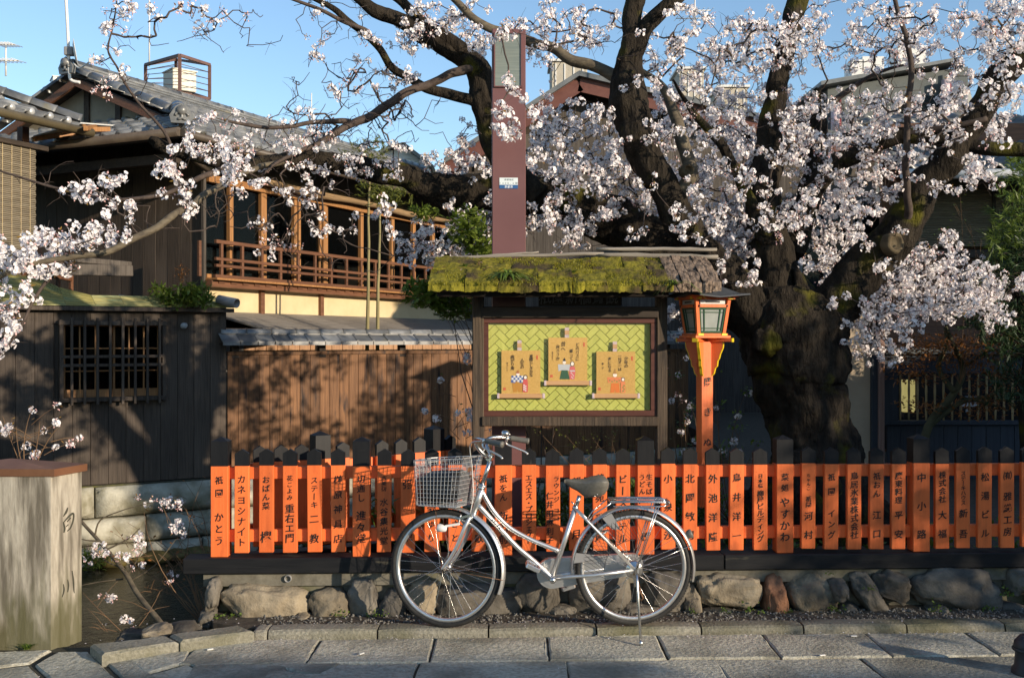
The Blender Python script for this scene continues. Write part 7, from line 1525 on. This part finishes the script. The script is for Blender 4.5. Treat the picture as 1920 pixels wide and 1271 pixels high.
# bronze-leaved maple before the navy wall
t = thing('maple', 'small maple with bronze young leaves in front of the bamboo lattice', 'tree', P(1735, 900, 10.3)); mb = MB(); Y = 10.3; rr = random.Random(31)
for pts, r in (([(1725, 900), (1740, 800), (1790, 735), (1805, 690), (1785, 640), (1768, 600)], .05), ([(1790, 735), (1760, 690), (1775, 640), (1762, 575), (1750, 560)], .03), ([(1745, 795), (1800, 755), (1860, 740), (1900, 700)], .035), ([(1800, 745), (1850, 755), (1890, 770)], .02), ([(1805, 690), (1850, 660), (1890, 650)], .016)):
    cc_ = catmull([P(x, y, Y + rr.uniform(-.1, .1)) for x, y in pts], 5); mb.tube(cc_, [r * (1 - .7 * k / (len(cc_) - 1)) for k in range(len(cc_))], 8, rough=.15, rs=8)
mb.build('trunk', M('maple_bark', (.035, .035, .018), (.085, .08, .04), rough=.85, bump=.5, rnd=0), t); mb = MB()
for (x, y, rx, ry, n) in ((1740, 640, 90, 18, 420), (1810, 660, 100, 30, 700), (1870, 700, 60, 40, 520), (1720, 700, 60, 24, 300), (1840, 760, 70, 34, 420), (1700, 660, 50, 24, 220), (1900, 640, 40, 30, 240), (1730, 760, 50, 20, 140)):
    leaf_cloud(mb, P(x, y, Y), (rx * Y / F, .5, ry * Y / F), n, .055, .012, rr, up=-.1)
tag(mb.build('crown', leaf_o, t), None, None, None, 'stuff')
# thin shoots at right with a few leaves, kerria and ferns behind the fence
def shrub_shoots(label, base, tips, seed, leafm, n_leaf, mat=dry_stem, r=.004, lsize=.03, name='shrub_shoot', cat='shrub', bl=0):
    rr = random.Random(seed); t = thing(name, label, cat, base); sm = MB(); stems(sm, base, tips, r, rr, 6, .08)
    side = []
    for tp in tips:
        for _ in range(3):
            a = Vector(base).lerp(Vector(tp), rr.uniform(.4, .95)); b = a + Vector((rr.gauss(0, .12), rr.gauss(0, .1), rr.uniform(.0, .16))); sm.tube([a, (a + b) / 2 + Vector((0, 0, .01)), b], [r * .5, r * .4, r * .2], 4, cap=False); side.append(b)
    sm.build('stems', mat, t)
    if n_leaf:
        mb = MB()
        for tp in list(tips) + side: leaf_cloud(mb, tp, (.06, .06, .06), max(1, n_leaf // (len(tips) * 4)), lsize, lsize * .28, rr)
        tag(mb.build('foliage', leafm, t), None, None, None, 'stuff')
    for k in range(bl):
        p = Vector(rr.choice(side)); link('blossoms', rr.choice(CLM + BUDM + BUDM), t, mat=Matrix.Translation(p - Vector(base)) @ Matrix.Rotation(rr.uniform(0, 6.28), 4, 'Z') @ Matrix.Scale(rr.uniform(.65, .95), 4))
    return t
shrub_shoots('thin bare shoots with few leaves before the right-hand blinds', P(1800, 720, 10.2), [P(x, y, 10.1 + .05 * i) for i, (x, y) in enumerate(((1750, 440), (1775, 430), (1790, 380), (1800, 360), (1818, 420), (1840, 450), (1765, 470)))], 3, leaf_g, 90)
shrub_shoots('kerria with fine green sprays behind the notice board foot', P(1160, 960, 8.6), [P(x, y, 8.6) for x, y in ((1010, 808), (1060, 815), (1110, 820), (1150, 815), (1190, 840), (1180, 880))], 4, leaf_y, 260, r=.004, lsize=.022)
shrub_shoots('leafy shrub with pale blossom between lantern post and trunk', P(1370, 980, 8.3), [P(x, y, 8.5) for x, y in ((1275, 800), (1300, 760), (1290, 840), (1350, 760), (1390, 800), (1420, 830), (1400, 730), (1265, 700), (1340, 700))], 5, leaf_g, 420, r=.005, lsize=.04, bl=34)
shrub_shoots('cherry shoot with pale blossom left of the notice board post', Vector((-.30, 7.32, .2)), [P(x, y, 7.6) for x, y in ((850, 690), (838, 720), (870, 705), (862, 560), (828, 575))], 25, leaf_g, 20, r=.005, bl=26)
shrub_shoots('blossoming cherry shoot left of the lantern post', P(1290, 950, 9.0), [P(x, y, 9.0) for x, y in ((1270, 640), (1262, 690), (1280, 730), (1270, 830), (1300, 860))], 15, leaf_g, 30, r=.006, bl=26)
for i, (x, y, n, L) in enumerate(((1060, 985, 60, .42), (1108, 980, 60, .46), (1150, 985, 50, .4), (985, 985, 40, .36), (1240, 990, 40, .36), (1390, 990, 40, .34))):
    tuft('lilyturf', ['broad clump of dark grass leaves behind the fence below the saddle, first of two', 'tall clump of grass leaves behind the fence right under the saddle', 'grass clump behind the fence over the rear wheel', 'small grass clump behind the fence near the sign post foot', 'grass clump behind the fence left of the lantern post', 'grass clump behind the fence right of the lantern post'][i], 'plant', G(x, y + 60, .2) if False else Vector((P(x, y, 7.3).x, 7.3 + .1 * (i % 3), .19)), n, L, .55, grass_g, .009, .9, 60 + i)
rr = random.Random(88); mb = MB()
for i in range(60):
    f = rr.random(); X = -1.0 + 2.6 * f; Yb_ = 6.95 + max(0, X + .6) * .62; leaf_cloud(mb, (X, Yb_ + rr.uniform(-.12, .12), .30 + rr.uniform(-.08, .26)), (.16, .12, .12), 46, .085, .013, rr, up=.6)
for i in range(50):
    leaf_cloud(mb, (rr.uniform(1.0, 5.2), rr.uniform(7.0, 8.6), .24), (.2, .2, .07), 26, .07, .014, rr, up=.5)
tag(mb.build('ground_cover', leaf_g), 'low green ground cover on the soil behind the fence', 'ground cover', None, 'stuff')
# weeds at the foot of the boulders
for i, (x, y, s) in enumerate(((1418, 1148, 1.2), (1358, 1165, .7), (1568, 1142, 1.0), (1475, 1152, .8), (1760, 1150, 1.2), (1632, 1100, .7), (700, 1165, .9), (640, 1163, .9), (720, 1160, .7), (425, 1165, 1.2), (1890, 1110, 1.2), (1300, 1160, .6), (1855, 1150, .9), (1555, 1072, .6))):
    p = PL(x, y, 6.22); p.z = max(.03, p.z - .02); rr = random.Random(100 + i); mb = MB()
    for k in range(26): 
        q = p + Vector((rr.gauss(0, .03), rr.gauss(0, .012) - .01, abs(rr.gauss(0, .022)))) * s; a = rr.uniform(0, 6.28); d = Vector((math.cos(a), math.sin(a) - .3, rr.uniform(0, .7))).normalized() * .016 * s; sd = d.orthogonal().normalized() * .007 * s; mb.add([q, q + d * .5 + sd, q + d, q + d * .5 - sd], [(0, 1, 2, 3)])
    o = mb.build('weed', leaf_g, org=p); tag(o, ['weed between the tan and the red boulder', 'weed under the flat tan boulder beside the rear wheel', 'weed at the right of the round pale boulder', 'weed at the foot of the red boulder', 'weed under the long dark boulder at right', 'weed high between two boulders right of the pale one', 'weed left of the front tyre by the tilted boulder', 'weed under the round tan boulder', 'weed just left of the front tyre on the gravel', 'weed at the left end of the boulder wall', 'weed at the far right of the boulder wall', 'tiny weed right of the rear tyre', 'weed low at the right under the small dark boulder', 'curled weed hanging from the fence beam above the boulders'][i], 'weed', 'weeds along the boulder wall')
tuft('grass_tuft', 'bright grass tuft at the foot of the bridge pillar', 'grass', G(52, 1216), 40, .07, .9, grass_g, .004, .6, 200)
# shoots over the canal: leaning cherry sucker with pale blossom, dry stems, pillar sprig
rr = random.Random(41)
t = thing('cherry_sucker', 'leaning grey cherry sucker with pale blossom over the canal', 'branch', P(307, 1171, 6.15)); mb = MB()
main = catmull([P(312, 1180, 6.1), P(260, 1116, 6.3), P(238, 1078, 6.4), P(219, 1053, 6.45), P(186, 1014, 6.6), P(150, 974, 6.7), P(120, 930, 6.8)], 5); mb.tube(main, [.017 - .0003 * k for k in range(len(main))], 9, rough=.08, rs=12)
sub = [[(178, 1004), (188, 975), (225, 958), (270, 945), (330, 932)], [(238, 1080), (252, 1058), (268, 1030)], [(232, 1085), (190, 1090), (152, 1097)], [(186, 1014), (160, 1012), (130, 1005)], [(245, 1088), (290, 1060), (330, 1010)], [(200, 1030), (240, 1010), (262, 990)], [(228, 1064), (200, 1052), (176, 1030)]]
for pts in sub: cc_ = catmull([P(x, y, 6.45) for x, y in pts], 4); mb.tube(cc_, [.006 - .004 * k / (len(cc_) - 1) for k in range(len(cc_))], 6, cap=False)
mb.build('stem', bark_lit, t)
for (x, y, rx, ry, n) in ((300, 942, 50, 10, 13), (185, 1030, 30, 12, 10), (262, 1022, 18, 22, 10), (225, 1042, 18, 6, 5), (330, 975, 12, 14, 4), (320, 1080, 8, 8, 3), (200, 1115, 12, 8, 4), (240, 1170, 14, 12, 5), (258, 1062, 12, 6, 3), (160, 1060, 10, 14, 3), (330, 1000, 16, 8, 3)):
    for _ in range(n): p = P(x + rx * rr.uniform(-1, 1), y + ry * rr.uniform(-1, 1), rr.uniform(6.3, 6.6)); link('blossoms', rr.choice(CLM + BUDM + BUDM), t, mat=Matrix.Translation(p - Vector(t.location)) @ Matrix.Rotation(rr.uniform(0, 6.28), 4, 'Z') @ Matrix.Scale(rr.uniform(.55, .8), 4))
shrub_shoots('tangle of thin dry stems rising from the canal edge', P(385, 1175, 6.4), [P(x, y, rr.uniform(6.4, 6.9)) for x, y in ((345, 900), (330, 930), (300, 940), (270, 960), (240, 980), (360, 960), (380, 900), (290, 1010), (330, 1040), (250, 1060), (310, 1080), (365, 1030), (215, 1000), (400, 1000), (345, 1070), (270, 1100))], 8, leaf_o, 26, r=.004, name='dry_shrub')
shrub_shoots('reddish bent twig beside the bridge pillar over the canal', P(240, 1195, 6.0), [P(155, 1110, 6.0), P(170, 1175, 6.0), P(300, 1110, 6.1)], 9, leaf_o, 0, r=.003)
shrub_shoots('upright cherry sprig with small blossom behind the bridge pillar', P(55, 905, 6.6), [P(60, 765, 6.6), P(5, 780, 6.6), P(30, 800, 6.6), P(110, 800, 6.6), P(75, 790, 6.6)], 10, young_leaf, 20, r=.005, name='cherry_sprig', cat='branch', bl=22)
rr = random.Random(6); t = thing('bank_fern', 'green fern patch at the waterline below the canal wall', 'plant', P(165, 1062, 11.8)); mb = MB(); leaf_cloud(mb, P(170, 1050, 11.9), (.25, .15, .14), 300, .06, .015, rr); tag(mb.build('foliage', leaf_g, t), None, None, None, 'stuff')
mb = MB(); rr = random.Random(15)
for i in range(26):
    tt = Lt(160) + rr.uniform(0, 3.4); p = LP(tt, -.94, .16 + rr.uniform(0, .12))
    r = rr.uniform(.06, .16); vs_ = [p + Vector((v.x * r * 1.4, v.y * r, v.z * r * .55 + .02)) * 1.0 for v in [q * (1 + .2 * noise.noise(q * 2 + Vector((i, 0, 0)))) for q in ICO2[0]]]; mb.add(vs_, ICO2[1], 0, True)
tag(mb.build('mossy_rubble', M('wet_moss_stone', (.05, .04, .012), (.14, .11, .03), scale=9, rough=.7, bump=.8, rnd=0)), 'mossy brown rubble along the waterline of the canal wall', 'rubble', None, 'stuff')
# petals and litter on the stones
pt = MB(); rr = random.Random(17)
for i in range(420):
    X, a = rr.uniform(-2.4, 4.2), rr.uniform(4.6, 6.3); z = .004 if a < 5.88 else .05; 
    if rr.random() < .6: a = rr.uniform(5.80, 5.88) if rr.random() < .6 else rr.uniform(6.0, 6.1)
    z = .006 if a < 5.88 else (.05 if a < 6.01 else .038); p = fl(X, a, z); an = rr.uniform(0, 6.28); d = Vector((math.cos(an), math.sin(an), .15)) * rr.uniform(.004, .008); s = Vector((-d.y, d.x, 0)) * .7; pt.add([p - d, p + s, p + d, p - s], [(0, 1, 2, 3)])
tag(pt.build('fallen_petals', petal), 'pale fallen petals scattered over kerb and paving', 'petals', None, 'stuff')
for i, (x, y) in enumerate(((1601, 1193), (1542, 1229), (394, 1218), (678, 1226))):
    p = G(x, y, .004); mb = MB(); mb.box(p + Vector((0, 0, .004)), (.035, .012, .006), Matrix.Rotation(.3 * i, 3, 'Z'), bev=.002); tag(mb.build('paper_scrap', plain('paper_scrap', (.65, .64, .6), .7), org=p), ['white paper scrap at the kerb foot right of the bicycle', 'white paper scrap on the paving right of the bicycle stand', 'white paper scrap beside the left kerb stones', 'white paper scrap on the paving left of the front tyre'][i], 'litter')
# dark iron bollard at the right edge
p = G(1930, 1262); t = thing('bollard', 'dark iron bollard cut by the right edge of the picture', 'bollard', p); mb = MB(); mb.lathe(p, [(.085, 0), (.085, .02), (.07, .04), (.065, .11), (.075, .13), (.07, .16), (.045, .19), (.0, .20)], 20); mb.build('body', iron, t)
mb = MB(); mb.lathe(p, [(.078, .115), (.082, .122), (.078, .13)], 20); mb.build('band', iron, t)
# ------------------------------------------------------------------ out of view: houses and trees added and shaped to shade the scene
for (x0, x1, ye, ze, lab) in ((4.0, 8.3, -2.9, 2.50, 'first low house added across the lane, outside the picture, to shape the street shade'), (8.95, 11.2, -2.5, 3.06, 'second tall house added across the lane, outside the picture, to shape the street shade'), (11.75, 14.9, -2.5, 2.98, 'third house added across the lane, outside the picture, to shape the street shade'), (15.5, 24, -2.6, 2.95, 'fourth wide house added across the lane, outside the picture, to shape the street shade')):  # unseen row; eave heights and gaps set for paving shade and sun streaks
    oh = thing('added_opposite_house', lab, 'house', ((x0 + x1) / 2, ye - 3, 0), group='houses across the lane'); xm = (x0 + x1) / 2; w = x1 - x0
    mb = MB(); mb.box((xm, ye - 3.2, ze / 2 - .05), (w - .05, 5.6, ze - .1)); mb.build('wall', wood_black, oh)
    mb = MB(); mb.prism([(x0, ye, ze - .1), (x1, ye, ze - .1), (x1, ye - 3.2, ze + .55), (x0, ye - 3.2, ze + .55)], (0, 0, .1)); mb.prism([(x0, ye - 6.4, ze - .1), (x1, ye - 6.4, ze - .1), (x1, ye - 3.2, ze + .55), (x0, ye - 3.2, ze + .55)], (0, 0, .1)); mb.build('roof', tile_m, oh)
    for i in range(int(w / 2.2)):
        x = x0 + 1.2 + i * 2.2; mb = MB(); mb.box((x, ye - .37, 1.4), (1.2, .06, 1.3)); w_ = mb.build('window', glass_dk, oh); mb = MB(); mb.box((x, ye - .33, .7), (1.4, .1, .08)); mb.build('sill', wood_rail, w_)
for (x0, x1, y0, y1, h, lab) in ((14.2, 20, -1.8, 6.4, 4.35, 'corner house added outside the picture at right to shade the trunk and navy wall'), (13.6, 20, 6.6, 18, 6.9, 'taller house added behind the corner house, outside the picture at right, to shade the blinds')):  # unseen houses invented to keep sun off the trunk and right background
    oh = thing('added_corner_house', lab, 'house', ((x0 + x1) / 2, (y0 + y1) / 2, 0)); mb = MB(); mb.box(((x0 + x1) / 2, (y0 + y1) / 2, h / 2), (x1 - x0 - .5, y1 - y0, h - .02)); mb.build('wall', beige, oh)
    mb = MB(); mb.prism([(x0, y0, h - .1), (x0, y1, h - .1), ((x0 + x1) / 2, y1, h + .4), ((x0 + x1) / 2, y0, h + .4)], (0, 0, .1)); mb.prism([(x1, y0, h - .1), (x1, y1, h - .1), ((x0 + x1) / 2, y1, h + .4), ((x0 + x1) / 2, y0, h + .4)], (0, 0, .1)); mb.build('roof', tile_m, oh)
    for i in range(3):
        y = y0 + (y1 - y0) * (i + .5) / 3; mb = MB(); mb.box((x0 + .22, y, h * .5), (.06, 1.1, 1.2)); w_ = mb.build('window', glass_dk, oh); mb = MB(); mb.box((x0 + .18, y, h * .5 - .66), (.1, 1.3, .08)); mb.build('sill', wood_rail, w_)
ot = thing('added_evergreen_tree', 'evergreen tree added down the lane, outside the picture to the right, to shade the fence', 'tree', (9.2, 1.65, 0)); mb = MB()  # unseen tree put in to shade the right end of the fence
mb.tube([(9.2, 1.65, -.05), (9.15, 1.65, 1.0), (9.25, 1.68, 2.0), (9.2, 1.65, 3.0)], [.13, .10, .08, .04], 10, rough=.15)
rr = random.Random(71)
for i in range(10): a = rr.uniform(0, 6.28); mb.tube([(9.2, 1.65, 1.3 + i * .12), (9.2 + .4 * math.cos(a), 1.65 + .4 * math.sin(a), 1.7 + i * .14), (9.2 + .8 * math.cos(a), 1.65 + .8 * math.sin(a), 2.0 + i * .13)], [.04, .028, .010], 6)
mb.build('trunk', bark, ot); mb = MB()
for i in range(20):
    a = rr.uniform(0, 6.28); q = rr.random() ** .5; leaf_cloud(mb, (9.2 + .95 * q * math.cos(a), 1.65 + .9 * q * math.sin(a), 2.5 + rr.uniform(-.75, .7)), (.34, .34, .30), 170, .10, .03, rr)
tag(mb.build('crown', leaf_g, ot), None, None, None, 'stuff')
ot = thing('added_young_evergreen', 'young slender evergreen added outside the picture to the right to shade the cherry trunk', 'tree', (9.6, 2.2, 0)); mb = MB()  # unseen tree put in to block the sun from the cherry trunk
mb.tube([(9.6, 2.2, -.05), (9.62, 2.2, 1.5), (9.58, 2.2, 3.0), (9.6, 2.2, 4.1)], [.10, .08, .06, .02], 10, rough=.15); mb.build('trunk', bark, ot); mb = MB()
for i in range(22):
    a = rr.uniform(0, 6.28); q = rr.random() ** .5; leaf_cloud(mb, (9.6 + .45 * q * math.cos(a), 2.2 + .5 * q * math.sin(a), 3.0 + rr.uniform(-1.0, .9)), (.26, .26, .26), 150, .10, .03, rr)
tag(mb.build('crown', leaf_g, ot), None, None, None, 'stuff')
col_o = bpy.data.objects.get('glyph_source')
if col_o: bpy.data.objects.remove(col_o)
# carved characters on the bridge pillar
A_, pr_, D__, pl_ = PILLAR; nrm_ = Vector((pr_.y, -pr_.x, 0)); kp = A_.y / F
def carve(strokes):
    mb = MB()
    for pts in strokes:
        q = catmull([((x - 95) / 56 * D__, A_.z + (1214 - y) * kp, r * kp) for x, y, r in pts], 4)
        mb.tube([A_ + pr_ * u + nrm_ * .001 + Vector((0, 0, z)) for u, z, r in q], [r for u, z, r in q], 6)
    return mb.build('carved_character', M('carved_shadow', (.035, .035, .025), (.06, .058, .04), rough=.9, bump=0, rnd=0), pl)
carve([[(125, 958, 1), (122, 966, 2.4), (117, 973, .8)], [(117, 984, 1.2), (119, 996, 2.2), (118, 1004, 1.4)], [(118, 984, 1), (128, 975, 2.2), (135, 972, 2), (135, 984, 1.8), (130, 998, 1.6), (124, 1003, 1)], [(124, 985, 1.2), (130, 979, 1.6)], [(122, 994, .8), (126, 991, 1.3)]])
carve([[(117, 1102, .8), (118, 1114, 1.8), (115, 1126, .8)], [(125, 1096, 1), (126, 1108, 1.9), (125, 1120, 1)], [(133, 1082, 1), (135, 1100, 1.7), (136, 1118, 1.5), (137, 1126, .7)]])
